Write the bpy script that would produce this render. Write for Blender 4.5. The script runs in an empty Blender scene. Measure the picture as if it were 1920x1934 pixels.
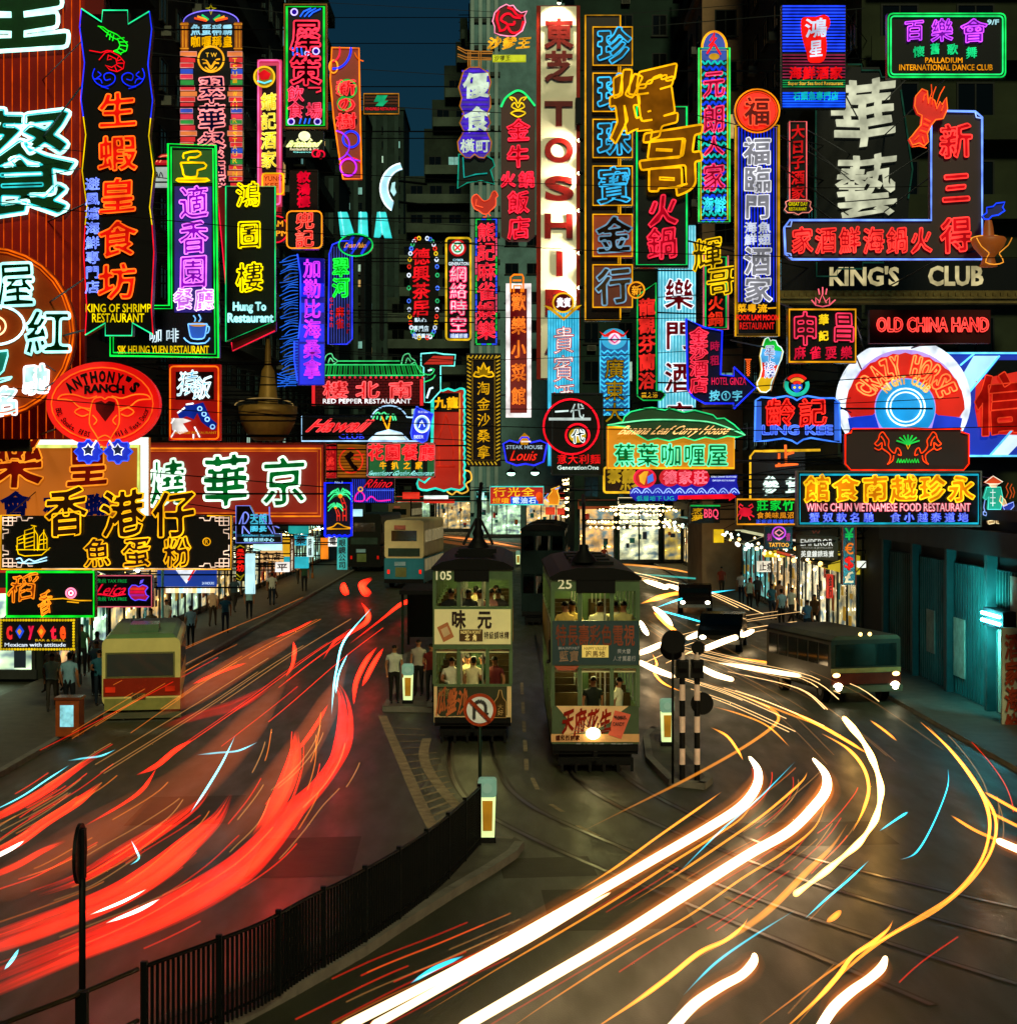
import bpy, math, random
from mathutils import Vector, Matrix
from mathutils.geometry import tessellate_polygon
random.seed(7)
S = bpy.context.scene
COL = S.collection
R = math.radians
# ------------------------------------------------------------------ camera, sky, sun, exposure
CAM_H, FPX, CX, HY = 6.7, 3000.0, 960.0, 910.0      # eye height (m), focal length in photo pixels, vanishing point of the street
cam_d = bpy.data.cameras.new('camera')
cam = bpy.data.objects.new('camera', cam_d); COL.objects.link(cam)
cam.location = (0, 0, CAM_H); cam.rotation_euler = (R(90), 0, 0)
cam_d.sensor_fit = 'HORIZONTAL'; cam_d.sensor_width = 36; cam_d.lens = FPX / 1920 * 36
cam_d.shift_y = -(967 - HY) / 1920; cam_d.clip_start = .5; cam_d.clip_end = 3000
S.camera = cam
W = bpy.data.worlds.new('World'); S.world = W; W.use_nodes = True
nt = W.node_tree; nt.nodes.clear()
out = nt.nodes.new('ShaderNodeOutputWorld'); bg = nt.nodes.new('ShaderNodeBackground')
sky = nt.nodes.new('ShaderNodeTexSky'); sky.sky_type = 'NISHITA'; sky.sun_disc = False
sky.sun_elevation = R(35); sky.sun_rotation = R(180); sky.air_density = 1.6; sky.dust_density = .5
mx = nt.nodes.new('ShaderNodeMix'); mx.data_type = 'RGBA'; mx.blend_type = 'MULTIPLY'; mx.inputs[0].default_value = 1
mx.inputs[7].default_value = (.16, .7, 1.08, 1)
nt.links.new(sky.outputs[0], mx.inputs[6]); nt.links.new(mx.outputs[2], bg.inputs[0]); nt.links.new(bg.outputs[0], out.inputs[0])
bg.inputs[1].default_value = .0062
sun_d = bpy.data.lights.new('sun', 'SUN'); sun_d.energy = 1.7; sun_d.angle = R(8); sun_d.color = (.96, .92, .5)
sun = bpy.data.objects.new('sun', sun_d); COL.objects.link(sun)
sun.rotation_euler = (R(55), 0, R(4))
vs = S.view_settings; vs.view_transform = 'Standard'; vs.look = 'None'; vs.exposure = 0; vs.gamma = 1; vs.use_curve_mapping = False
S.render.engine = 'CYCLES'
S.cycles.max_bounces = 5; S.cycles.diffuse_bounces = 2; S.cycles.glossy_bounces = 2; S.cycles.transmission_bounces = 4
S.cycles.volume_bounces = 0; S.cycles.transparent_max_bounces = 96; S.cycles.use_denoising = True
S.cycles.caustics_reflective = False; S.cycles.caustics_refractive = False; S.cycles.sample_clamp_indirect = 3

# ------------------------------------------------------------------ helpers
def P(px, py, Y):
    s = FPX / Y; return Vector(((px - CX) / s, Y, CAM_H - (py - HY) / s))
def G(px, py, z=0.0):
    s = (py - HY) / (CAM_H - z); return Vector(((px - CX) / s, FPX / s, z))
def lin(h):
    if not isinstance(h, str): return h
    return tuple((c / 12.92 if c <= .04045 else ((c + .055) / 1.055) ** 2.4) for c in (int(h[i:i + 2], 16) / 255 for i in (0, 2, 4)))
_m = {}
def em(h, k=1.5):
    key = ('e', h, k)
    if key in _m: return _m[key]
    m = bpy.data.materials.new('glow_' + str(h)); m.use_nodes = True; n = m.node_tree; n.nodes.clear()
    o = n.nodes.new('ShaderNodeOutputMaterial'); e = n.nodes.new('ShaderNodeEmission')
    e.inputs[0].default_value = (*lin(h), 1); e.inputs[1].default_value = k
    if k < 3:      # gas tubes burn unevenly along their length
        tc = n.nodes.new('ShaderNodeTexCoord'); nz = n.nodes.new('ShaderNodeTexNoise'); nz.inputs['Scale'].default_value = 1.7; mr = n.nodes.new('ShaderNodeMapRange')
        for i_, v_ in ((1, .34), (2, .66), (3, k * .62), (4, k * 1.35)): mr.inputs[i_].default_value = v_
        n.links.new(tc.outputs['Object'], nz.inputs['Vector']); n.links.new(nz.outputs[0], mr.inputs[0]); n.links.new(mr.outputs[0], e.inputs[1])
    n.links.new(e.outputs[0], o.inputs[0]); _m[key] = m; return m
def box_light(h, k, var=.35, scale=.6):
    """unevenly bright emissive face: lit sign sheets, small goods, and tube glow put into dark panels"""
    key = ('b', h, k, var, scale)
    if key in _m: return _m[key]
    m = bpy.data.materials.new('lit_face_' + str(h)); m.use_nodes = True; n = m.node_tree
    b = n.nodes['Principled BSDF']; tc = n.nodes.new('ShaderNodeTexCoord'); nz = n.nodes.new('ShaderNodeTexNoise')
    nz.inputs['Scale'].default_value = scale; nz.inputs['Detail'].default_value = 3
    mr = n.nodes.new('ShaderNodeMapRange'); mr.inputs[1].default_value = .3; mr.inputs[2].default_value = .7
    mr.inputs[3].default_value = k * (1 - var); mr.inputs[4].default_value = k * (1 + var)
    n.links.new(tc.outputs['Object'], nz.inputs['Vector']); n.links.new(nz.outputs[0], mr.inputs[0])
    b.inputs['Base Color'].default_value = (*[c * .5 for c in lin(h)], 1); b.inputs['Roughness'].default_value = .5
    b.inputs['Emission Color'].default_value = (*lin(h), 1); n.links.new(mr.outputs[0], b.inputs['Emission Strength'])
    _m[key] = m; return m
def pt(h, rough=.55, metal=0., var=.35, scale=1.5, bump=0., spec=.12):
    """painted / weathered surface: base colour with noise grime"""
    if rough in (.45, .5) and not metal and var == .35 and scale == 1.5: rough, spec = .27, .45     # gloss enamelled sign metal
    key = ('p', h, rough, metal, var, scale, bump)
    if key in _m: return _m[key]
    m = bpy.data.materials.new('paint_' + str(h)); m.use_nodes = True; n = m.node_tree
    b = n.nodes['Principled BSDF']; tc = n.nodes.new('ShaderNodeTexCoord'); nz = n.nodes.new('ShaderNodeTexNoise')
    nz.inputs['Scale'].default_value = scale; nz.inputs['Detail'].default_value = 6; nz.inputs['Roughness'].default_value = .65
    cr = n.nodes.new('ShaderNodeValToRGB'); c = lin(h)
    cr.color_ramp.elements[0].position = .3; cr.color_ramp.elements[1].position = .7
    cr.color_ramp.elements[0].color = (*[x * (1 - var) for x in c], 1); cr.color_ramp.elements[1].color = (*[min(1, x * (1 + var * .6)) for x in c], 1)
    n.links.new(tc.outputs['Object'], nz.inputs['Vector']); n.links.new(nz.outputs[0], cr.inputs[0]); n.links.new(cr.outputs[0], b.inputs['Base Color'])
    b.inputs['Roughness'].default_value = rough; b.inputs['Metallic'].default_value = metal
    b.inputs['Specular IOR Level'].default_value = spec
    if bump:
        bp = n.nodes.new('ShaderNodeBump'); bp.inputs['Strength'].default_value = bump; bp.inputs['Distance'].default_value = .02
        n.links.new(nz.outputs[0], bp.inputs['Height']); n.links.new(bp.outputs[0], b.inputs['Normal'])
    _m[key] = m; return m
def shop_glow(h, k):
    """lit shop interior behind glass: shelves and stock as bright and dark cells"""
    key = ('s', h, k)
    if key in _m: return _m[key]
    m = bpy.data.materials.new('shop_interior_' + h); m.use_nodes = True; n = m.node_tree; b = n.nodes['Principled BSDF']; L = n.links
    tc = n.nodes.new('ShaderNodeTexCoord'); mp = n.nodes.new('ShaderNodeMapping'); mp.inputs['Scale'].default_value = (1.5, 1, 2.2); vo = n.nodes.new('ShaderNodeTexNoise'); vo.inputs['Scale'].default_value = .8; vo.inputs['Detail'].default_value = 2; vo.inputs['Roughness'].default_value = .5
    cr = n.nodes.new('ShaderNodeValToRGB'); e = cr.color_ramp.elements; e[0].position = 0; e[1].position = 1; c = lin(h)
    e[0].color = (.02, .03, .03, 1); e[1].color = (*c, 1)
    for p_, q in ((.45, (c[0] * .2, c[1] * .17, c[2] * .1)), (.5, (c[0] * .6, c[1] * .55, c[2] * .4)), (.56, c)): x = e.new(p_); x.color = (*q, 1)
    L.new(tc.outputs['Object'], mp.inputs[0]); L.new(mp.outputs[0], vo.inputs['Vector']); L.new(vo.outputs[0], cr.inputs[0]); e[0].position = .36; e[1].position = .66
    nz = n.nodes.new('ShaderNodeTexNoise'); nz.inputs['Scale'].default_value = .8; mr = n.nodes.new('ShaderNodeMapRange'); mr.inputs[1].default_value = .35; mr.inputs[2].default_value = .65; mr.inputs[3].default_value = k * .4; mr.inputs[4].default_value = k * 1.5; L.new(tc.outputs['Object'], nz.inputs['Vector']); L.new(nz.outputs[0], mr.inputs[0])
    b.inputs['Base Color'].default_value = (.02, .02, .02, 1); b.inputs['Roughness'].default_value = .15; L.new(cr.outputs[0], b.inputs['Emission Color']); L.new(mr.outputs[0], b.inputs['Emission Strength']); _m[key] = m; return m
def vol(h, eps):  # emissive volume for lamp trails, their bloom and light haze
    key = ('v', h, eps)
    if key in _m: return _m[key]
    m = bpy.data.materials.new('light_trail_' + str(h)); m.use_nodes = True; n = m.node_tree; n.nodes.clear()
    o = n.nodes.new('ShaderNodeOutputMaterial'); e = n.nodes.new('ShaderNodeEmission')
    e.inputs[0].default_value = (*lin(h), 1); e.inputs[1].default_value = eps
    n.links.new(e.outputs[0], o.inputs['Volume']); _m[key] = m; return m
def glass(tint='0a1412'):
    return pt(tint, .12, 0, .2, .5, 0, .5)

class MB:
    """collects faces with materials into ONE mesh"""
    def __init__(s): s.v = []; s.f = []; s.m = []; s.mats = []; s.smooth = []
    def mi(s, m):
        if m not in s.mats: s.mats.append(m)
        return s.mats.index(m)
    def add(s, vs, fs, m, smooth=False):
        o = len(s.v); s.v.extend([tuple(p) for p in vs]); k = s.mi(m)
        for f in fs: s.f.append([i + o for i in f]); s.m.append(k); s.smooth.append(smooth)
        return s
    def box(s, x0, x1, y0, y1, z0, z1, m):
        if x0 > x1: x0, x1 = x1, x0
        if y0 > y1: y0, y1 = y1, y0
        if z0 > z1: z0, z1 = z1, z0
        vs = [(x, y, z) for z in (z0, z1) for y in (y0, y1) for x in (x0, x1)]
        return s.add(vs, [(0, 2, 3, 1), (4, 5, 7, 6), (0, 1, 5, 4), (2, 6, 7, 3), (0, 4, 6, 2), (1, 3, 7, 5)], m)
    def bar(s, a, b, r, m, n=4):
        return s.tube([a, b], r, m, n=n)
    def prism(s, pts, y0, y1, m, side=None):
        """polygon in x,z extruded from y0 (front) to y1 (back)"""
        n = len(pts)
        ar = sum(pts[i][0] * pts[(i + 1) % n][1] - pts[(i + 1) % n][0] * pts[i][1] for i in range(n))
        if ar < 0: pts = pts[::-1]
        tr = tessellate_polygon([[Vector((p[0], p[1], 0)) for p in pts]])
        fr = []
        for t in tr:
            a, b, c = [Vector(pts[i]) for i in t]
            cr = (b - a).x * (c - a).y - (b - a).y * (c - a).x
            fr.append(tuple(t) if cr > 0 else tuple(reversed(t)))
        s.add([(p[0], y0, p[1]) for p in pts], fr, m)
        s.add([(p[0], y1, p[1]) for p in pts], [tuple(reversed(t)) for t in fr], side or m)
        vs = [(p[0], y0, p[1]) for p in pts] + [(p[0], y1, p[1]) for p in pts]
        return s.add(vs, [(i, i + n, (i + 1) % n + n, (i + 1) % n) for i in range(n)], side or m)
    def tube(s, pts, r, m, n=6, closed=False, caps=True):
        pts = [Vector(p) for p in pts]; k = len(pts)
        if k < 2: return s
        rs = r if isinstance(r, (list, tuple)) else [r] * k
        vs = []; up = None
        for i in range(k):
            a = pts[i - 1] if (i or closed) else pts[i]; b = pts[(i + 1) % k] if (i < k - 1 or closed) else pts[i]
            t = (b - a)
            if t.length < 1e-9: t = Vector((1, 0, 0))
            t.normalize()
            if up is None:
                up = Vector((0, 1, 0)) if abs(t.y) < .9 else Vector((0, 0, 1))
            u = up - t * up.dot(t)
            if u.length < 1e-4: u = t.orthogonal()
            u.normalize(); up = u; w = t.cross(u)
            for j in range(n):
                an = 2 * math.pi * j / n; vs.append(pts[i] + (u * math.cos(an) + w * math.sin(an)) * rs[i])
        fs = []
        for i in range(k if closed else k - 1):
            for j in range(n):
                a = i * n + j; b = i * n + (j + 1) % n; c = ((i + 1) % k) * n + (j + 1) % n; d = ((i + 1) % k) * n + j
                fs.append((a, b, c, d))
        if caps and not closed: fs += [tuple(reversed(range(n))), tuple(range((k - 1) * n, k * n))]
        return s.add(vs, fs, m, n > 5)
    def disc(s, c, rx, rz, y0, y1, m, n=32, side=None):
        return s.prism([(c[0] + rx * math.cos(2 * math.pi * i / n), c[1] + rz * math.sin(2 * math.pi * i / n)) for i in range(n)], y0, y1, m, side)
    def ball(s, c, r, m, nu=10, nv=6, sc=(1, 1, 1)):
        vs = [(c[0], c[1], c[2] + r * sc[2])]
        for i in range(1, nv):
            for j in range(nu):
                a = math.pi * i / nv; b = 2 * math.pi * j / nu
                vs.append((c[0] + r * sc[0] * math.sin(a) * math.cos(b), c[1] + r * sc[1] * math.sin(a) * math.sin(b), c[2] + r * sc[2] * math.cos(a)))
        vs.append((c[0], c[1], c[2] - r * sc[2])); l = len(vs) - 1
        fs = [(0, 1 + j, 1 + (j + 1) % nu) for j in range(nu)]
        for i in range(nv - 2):
            for j in range(nu):
                a = 1 + i * nu; fs.append((a + j, a + nu + j, a + nu + (j + 1) % nu, a + (j + 1) % nu))
        a = 1 + (nv - 2) * nu; fs += [(l, a + (j + 1) % nu, a + j) for j in range(nu)]
        return s.add(vs, fs, m, True)
    def lathe(s, prof, m, n=20, c=(0, 0)):
        """profile of (radius, z) turned round the vertical axis at c (x, y)"""
        vs = [(c[0] + r * math.cos(2 * math.pi * j / n), c[1] + r * math.sin(2 * math.pi * j / n), z) for r, z in prof for j in range(n)]
        fs = [(i * n + j, i * n + (j + 1) % n, (i + 1) * n + (j + 1) % n, (i + 1) * n + j) for i in range(len(prof) - 1) for j in range(n)]
        return s.add(vs, fs, m, True)
    def mesh(s, name):
        me = bpy.data.meshes.new(name); me.from_pydata(s.v, [], s.f)
        for m in s.mats: me.materials.append(m)
        me.polygons.foreach_set('material_index', s.m); me.polygons.foreach_set('use_smooth', s.smooth); me.update(); return me
    def build(s, name, parent=None, loc=None, rz=0):
        return put(name, s.mesh(name), parent, loc, rz)
def put(name, me, parent=None, loc=None, rz=0):
    o = bpy.data.objects.new(name, me); COL.objects.link(o)
    if parent: o.parent = parent
    if loc is not None: o.location = loc
    if rz: o.rotation_euler = (0, 0, rz)
    return o
def tag(o, label=None, cat=None, group=None, kind=None):
    if label: o['label'] = label
    if cat: o['category'] = cat
    if group: o['group'] = group
    if kind: o['kind'] = kind
    return o
def thing(name, label, cat, loc=(0, 0, 0), rz=0, group=None):
    o = bpy.data.objects.new(name, None); COL.objects.link(o); o.location = loc; o.rotation_euler = (0, 0, rz); o.empty_display_size = .2
    return tag(o, label, cat, group)
def copy_tree(o, parent=None):
    c = o.copy(); COL.objects.link(c)
    if parent: c.parent = parent
    for ch in list(o.children): copy_tree(ch, c)
    return c
def spline(pts, n=6, closed=False):
    """Catmull-Rom through the points"""
    pts = [Vector(p) for p in pts]; k = len(pts); o = []
    if k < 3 and not closed: return pts
    for i in range(k if closed else k - 1):
        g = (lambda j: pts[j % k]) if closed else (lambda j: pts[max(0, min(k - 1, j))])
        a, b, c, d = g(i - 1), g(i), g(i + 1), g(i + 2)
        for j in range(n):
            t = j / n; o.append(.5 * (2 * b + (c - a) * t + (2 * a - 5 * b + 4 * c - d) * t * t + (3 * b - a - 3 * c + d) * t ** 3))
    if not closed: o.append(pts[-1])
    return o

# ------------------------------------------------------------------ glyphs
_g = {}
def glyph(txt, bold=0., res=2):
    """filled faces and outline loops of a character, its strokes thickened by moving every outline point outwards"""
    key = (txt, bold, res)
    if key in _g: return _g[key]
    c = bpy.data.curves.new('glyph', 'FONT'); c.body = txt; c.resolution_u = res
    o = bpy.data.objects.new('glyph', c); me = o.to_mesh()
    vs = [Vector((v.co.x, v.co.y)) for v in me.vertices]; fs = [tuple(p.vertices) for p in me.polygons]
    o.to_mesh_clear(); bpy.data.objects.remove(o); bpy.data.curves.remove(c)
    es = {(f[i], f[(i + 1) % len(f)]) for f in fs for i in range(len(f))}
    nx = {}
    for a, b in es:
        if (b, a) not in es: nx.setdefault(a, []).append(b)
    loops = []
    while nx:
        a = next(iter(nx)); lp = [a]; q = nx[a].pop()
        if not nx[a]: del nx[a]
        while q != a and q in nx:
            lp.append(q); r = nx[q].pop()
            if not nx[q]: del nx[q]
            q = r
        if len(lp) > 2: loops.append(lp)
    if bold:
        mv = {}
        for lp in loops:
            n = len(lp)
            for i, v in enumerate(lp):
                t1 = (vs[v] - vs[lp[i - 1]]); t2 = (vs[lp[(i + 1) % n]] - vs[v])
                if t1.length < 1e-6 or t2.length < 1e-6: continue
                t1.normalize(); t2.normalize(); n1 = Vector((t1.y, -t1.x)); n2 = Vector((t2.y, -t2.x)); m = n1 + n2
                if m.length < .2: m = n1
                else: m = m / max(.35, m.length_squared / 2) 
                mv.setdefault(v, []).append(m)
        for v, l in mv.items(): vs[v] = vs[v] + sum(l, Vector((0, 0))) / len(l) * bold
    xs = [v[0] for v in vs] or [0]; ys = [v[1] for v in vs] or [0]
    _g[key] = ([tuple(v) for v in vs], fs, loops, (min(xs), min(ys), max(xs), max(ys))); return _g[key]

NEUT = pt('08090a', .6)
STEEL = pt('15181a', .5, .6)
def side_of(X): return -15.45 if X < 1.5 else 13.95

class Sign:
    def __init__(s, name, label, cx, cy, Y, group=None, cat='sign'):
        s.cx, s.cy, s.Y, s.k = cx, cy, Y, Y / FPX
        s.root = thing(name, label, cat, P(cx, cy, Y), 0, group or 'neon signs hung over the street')
        s.seed = random.random() * 9
    def q(s, px, py, d=0.): return ((px - s.cx) * s.k, -d, -(py - s.cy) * s.k)
    def q2(s, p): return ((p[0] - s.cx) * s.k, -(p[1] - s.cy) * s.k)
    def poly(s, pts, m, d=0., th=.25, name='panel', side=None):
        mb = MB(); mb.prism([s.q2(p) for p in pts], -d, -d + th, m, side); return mb.build(name, s.root)
    def rect(s, x0, y0, x1, y1, m, d=0., th=.25, name='panel', side=None):
        return s.poly([(x0, y0), (x1, y0), (x1, y1), (x0, y1)], m, d, th, name, side)
    def oval(s, cx, cy, rx, ry, m, d=0., th=.25, name='panel', side=None, n=40):
        return s.poly([(cx + rx * math.cos(2 * math.pi * i / n), cy + ry * math.sin(2 * math.pi * i / n)) for i in range(n)], m, d, th, name, side)
    def line(s, pts, h, k=1.8, r=1.3, d=.07, closed=False, name='neon_tube', smooth=0, n=5):
        ps = [s.q(p[0], p[1], d) for p in pts]
        if smooth: ps = [tuple(p) for p in spline(ps, smooth, closed)]
        mb = MB(); mb.tube(ps, r * 1.15 * s.k, em(h, k), n=n, closed=closed); return mb.build(name, s.root)
    def lines(s, pls, h, k=1.8, r=1.3, d=.07, name='neon_tube', smooth=0, n=4, closed=False):
        mb = MB()
        for pts in pls:
            ps = [s.q(p[0], p[1], d) for p in pts]
            if smooth: ps = [tuple(p) for p in spline(ps, smooth, closed)]
            mb.tube(ps, r * 1.1 * s.k, em(h, k), n=n, closed=closed)
        return mb.build(name, s.root)
    def edge(s, x0, y0, x1, y1, h, k=1.8, r=1.5, inset=0, d=.07, rad=0, name='border_tube'):
        x0 += inset; y0 += inset; x1 -= inset; y1 -= inset
        if rad:
            pts = []
            for (ax, ay, st) in ((x1 - rad, y0 + rad, -90), (x1 - rad, y1 - rad, 0), (x0 + rad, y1 - rad, 90), (x0 + rad, y0 + rad, 180)):
                pts += [(ax + rad * math.cos(R(st + t)), ay + rad * math.sin(R(st + t))) for t in (0, 30, 60, 90)]
        else: pts = [(x0, y0), (x1, y0), (x1, y1), (x0, y1)]
        return s.line(pts, h, k, r, d, True, name)
    def ring(s, cx, cy, rx, ry, h, k=1.8, r=1.5, d=.07, a0=0, a1=360, name='neon_ring', n=28):
        cl = a1 - a0 >= 360; m = n if cl else n + 1
        return s.line([(cx + rx * math.cos(R(a0 + (a1 - a0) * i / n)), cy + ry * math.sin(R(a0 + (a1 - a0) * i / n))) for i in range(m)], h, k, r, d, cl, name)
    def frame(s, x0, y0, x1, y1, m, w=4, d=.1, name='frame'):
        mb = MB(); k = s.k
        for a, b, c, e in ((x0, y0, x1, y0 + w), (x0, y1 - w, x1, y1), (x0, y0 + w, x0 + w, y1 - w), (x1 - w, y0 + w, x1, y1 - w)):
            A = s.q(a, b); B = s.q(c, e); mb.box(A[0], B[0], -d, .2, A[2], B[2], m)
        return mb.build(name, s.root)
    def _glyph(s, txt, mapf, fill, ol, r, d, bold, fmb, omb, ex=.03, res=2):
        vs, fs, loops, bb = glyph(txt, bold, res)
        pv = [mapf(v) for v in vs]
        if fill:
            n = len(pv)
            fmb.add([(p[0], -d, p[1]) for p in pv], fs, fill)
            if ex:
                for lp in loops:
                    m = len(lp)
                    fmb.add([(pv[i][0], -d, pv[i][1]) for i in lp] + [(pv[i][0], -d + ex, pv[i][1]) for i in lp],
                            [(i, (i + 1) % m, (i + 1) % m + m, i + m) for i in range(m)], fill)
        if ol:
            rr = r * 1.2 * s.k
            for lp in loops:
                ps = [Vector(pv[i]) for i in lp]; cl = [ps[0]]
                for p in ps[1:]:
                    if (p - cl[-1]).length > rr * .5: cl.append(p)
                if len(cl) < 3: continue
                m = len(cl); c2 = []
                for i in range(m):      # tubes are bent round at every corner
                    p, a, b = cl[i], cl[i - 1], cl[(i + 1) % m]; la, lb = (a - p).length, (b - p).length; cut = min(rr * 2.2, la * .35, lb * .35)
                    if la < rr * 2.5 or lb < rr * 2.5: c2.append(p)
                    else: u, w = p + (a - p) * cut / la, p + (b - p) * cut / lb; c2 += [u, (u + w + p * 2) / 4, w]
                cl = c2; m = len(cl); vv = []
                for i in range(m):
                    t1 = (cl[i] - cl[i - 1]).normalized(); t2 = (cl[(i + 1) % m] - cl[i]).normalized(); t = t1 + t2
                    if t.length < .3: t = t1
                    t.normalize(); nn = Vector((-t.y, t.x)); p = cl[i]
                    vv += [(p.x + nn.x * rr, -d - .03, p.y + nn.y * rr), (p.x, -d - .03 - rr, p.y), (p.x - nn.x * rr, -d - .03, p.y - nn.y * rr), (p.x, -d - .03 + rr, p.y)]
                omb.add(vv, [(i * 4 + j, i * 4 + (j + 1) % 4, ((i + 1) % m) * 4 + (j + 1) % 4, ((i + 1) % m) * 4 + j) for i in range(m) for j in range(4)], ol)
    def cj(s, txt, x0, y0, x1, y1, f=None, fk=0., o=None, ok=1.8, r=1.1, b=.012, up=.07, sh=0., d=.06, wob=.012, gap=0.06, vert=None, split=True, name='character', ex=.03, res=2):
        """Chinese characters one per cell along the longer side of the box"""
        n = len(txt); vert = (y1 - y0 > x1 - x0) if vert is None else vert
        fm = None if f is None else (em(f, fk) if fk > 0 else pt(f, .5)); om = em(o, ok) if o else None
        F, O = MB(), MB(); outp = None
        for i, ch in enumerate(txt):
            if vert: a0, a1 = x0, x1; b0 = y0 + (y1 - y0) * i / n; b1 = y0 + (y1 - y0) * (i + 1) / n; g = (b1 - b0) * gap / 2; b0 += g; b1 -= g
            else: b0, b1 = y0, y1; a0 = x0 + (x1 - x0) * i / n; a1 = x0 + (x1 - x0) * (i + 1) / n; g = (a1 - a0) * gap / 2; a0 += g; a1 -= g
            if ch in ' \u3000': continue
            sd = s.seed + i * 2.3
            def mp(v, a0=a0, a1=a1, b0=b0, b1=b1, sd=sd):
                x, y = v; u = x + wob * math.sin(9 * y + sd); w = y + wob * math.sin(8 * x + sd) + up * (x - .5)
                w = (w + .09) / .95; u += sh * (w - .5)
                px = a0 + (a1 - a0) * u; py = b1 - (b1 - b0) * w
                return s.q2((px, py))
            if split: F, O = MB(), MB()
            s._glyph(ch, mp, fm, om, r, d, b, F, O, ex, res)
            if split:
                if fm: outp = F.build(name, s.root)
                if om: O.build('neon_outline', outp if fm else s.root)
        if not split:
            if fm: outp = F.build('lettering', s.root)
            if om: O.build('neon_outline', outp if fm else s.root)
    def la(s, txt, x0, y0, x1, y1, f=None, fk=0., o=None, ok=1.8, r=.8, b=.0, sh=0., d=.06, ex=.02, name='lettering', bend=0., res=2):
        """a word of Latin letters fitted to the box"""
        fm = None if f is None else (em(f, fk) if fk > 0 else pt(f, .5)); om = em(o, ok) if o else None
        vs, fs, loops, bb = glyph(txt, b, res); w = bb[2] - bb[0]; h = bb[3] - bb[1]
        def mp(v):
            u = (v[0] - bb[0]) / w; t = (v[1] - bb[1]) / h; u2 = u + sh * (t - .5)
            px = x0 + (x1 - x0) * u2; py = y1 - (y1 - y0) * t - bend * (1 - (2 * u - 1) ** 2)
            return s.q2((px, py))
        F, O = MB(), MB(); s._glyph(txt, mp, fm, om, r, d, b, F, O, ex, res); o1 = None
        if fm: o1 = F.build(name, s.root)
        if om: O.build('neon_outline', o1 if fm else s.root)
    def arc(s, txt, cx, cy, rad, a0, a1, hpx, f=None, fk=0., o=None, ok=1.8, r=.8, b=.01, d=.06, ry=None, wpx=None, inward=False):
        """letters set round an arc, angles in degrees clockwise from the top"""
        fm = None if f is None else (em(f, fk) if fk > 0 else pt(f, .5)); om = em(o, ok) if o else None
        n = len(txt); F, O = MB(), MB(); ry = ry or rad
        for i, ch in enumerate(txt):
            if ch == ' ': continue
            a = R(a0 + (a1 - a0) * (i + .5) / n); vs, fs, loops, bb = glyph(ch, b)
            w = wpx or hpx * .8
            def mp(v, a=a, bb=bb):
                u = ((v[0] - bb[0]) / max(.25, bb[2] - bb[0]) - .5) * w; t = (v[1] / .69 - .5) * hpx
                if inward: u, t = -u, -t
                return s.q2((cx + rad * math.sin(a) + u * math.cos(a) + t * math.sin(a), cy - ry * math.cos(a) + u * math.sin(a) - t * math.cos(a)))
            s._glyph(ch, mp, fm, om, r, d, b, F, O, .02)
        o1 = F.build('lettering', s.root) if fm else None
        if om: O.build('neon_outline', o1 or s.root)
    def hang(s, x0, y0, x1, y1, side=None, r=.03):
        """steel arms from the sign back to the house front at its side (or behind it, near the corner blocks), and stay wires"""
        mb = MB(); X = (.5 * (x0 + x1) - CX) * s.k; o = s.root.location; w = .16
        end = (-15.7 if X < 1.5 else 14.2); sx = (side_of(X) if side is None else side) - o.x; by = w + .1
        if side is None and X < 1.5 and o.y < 52.8: sx = min(-15.7, o.x + s.q(x0, 0)[0] * .5) - o.x; by = 53 - o.y
        if side is None and X > 4 and o.y < 62.8: sx = max(14.2, o.x) - o.x; by = 63 - o.y
        e = s.q(x1 if sx > 0 else x0, 0)[0]; i = s.q(x0 if sx > 0 else x1, 0)[0]
        if by > .5: e = max(min(sx, s.q(x1, 0)[0]), s.q(x0, 0)[0]); i = e
        for f in (.15, .85):
            z = s.q(0, y0 + (y1 - y0) * f)[2]; mb.bar((i * .6 + e * .4, w + .1, z), (sx, by, z), r, STEEL)
        z0 = s.q(0, y0)[2]; mb.bar((e, w + .1, z0), (sx, by, z0 + .8), .02, STEEL, 3)
        return mb.build('bracket', s.root)
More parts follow.
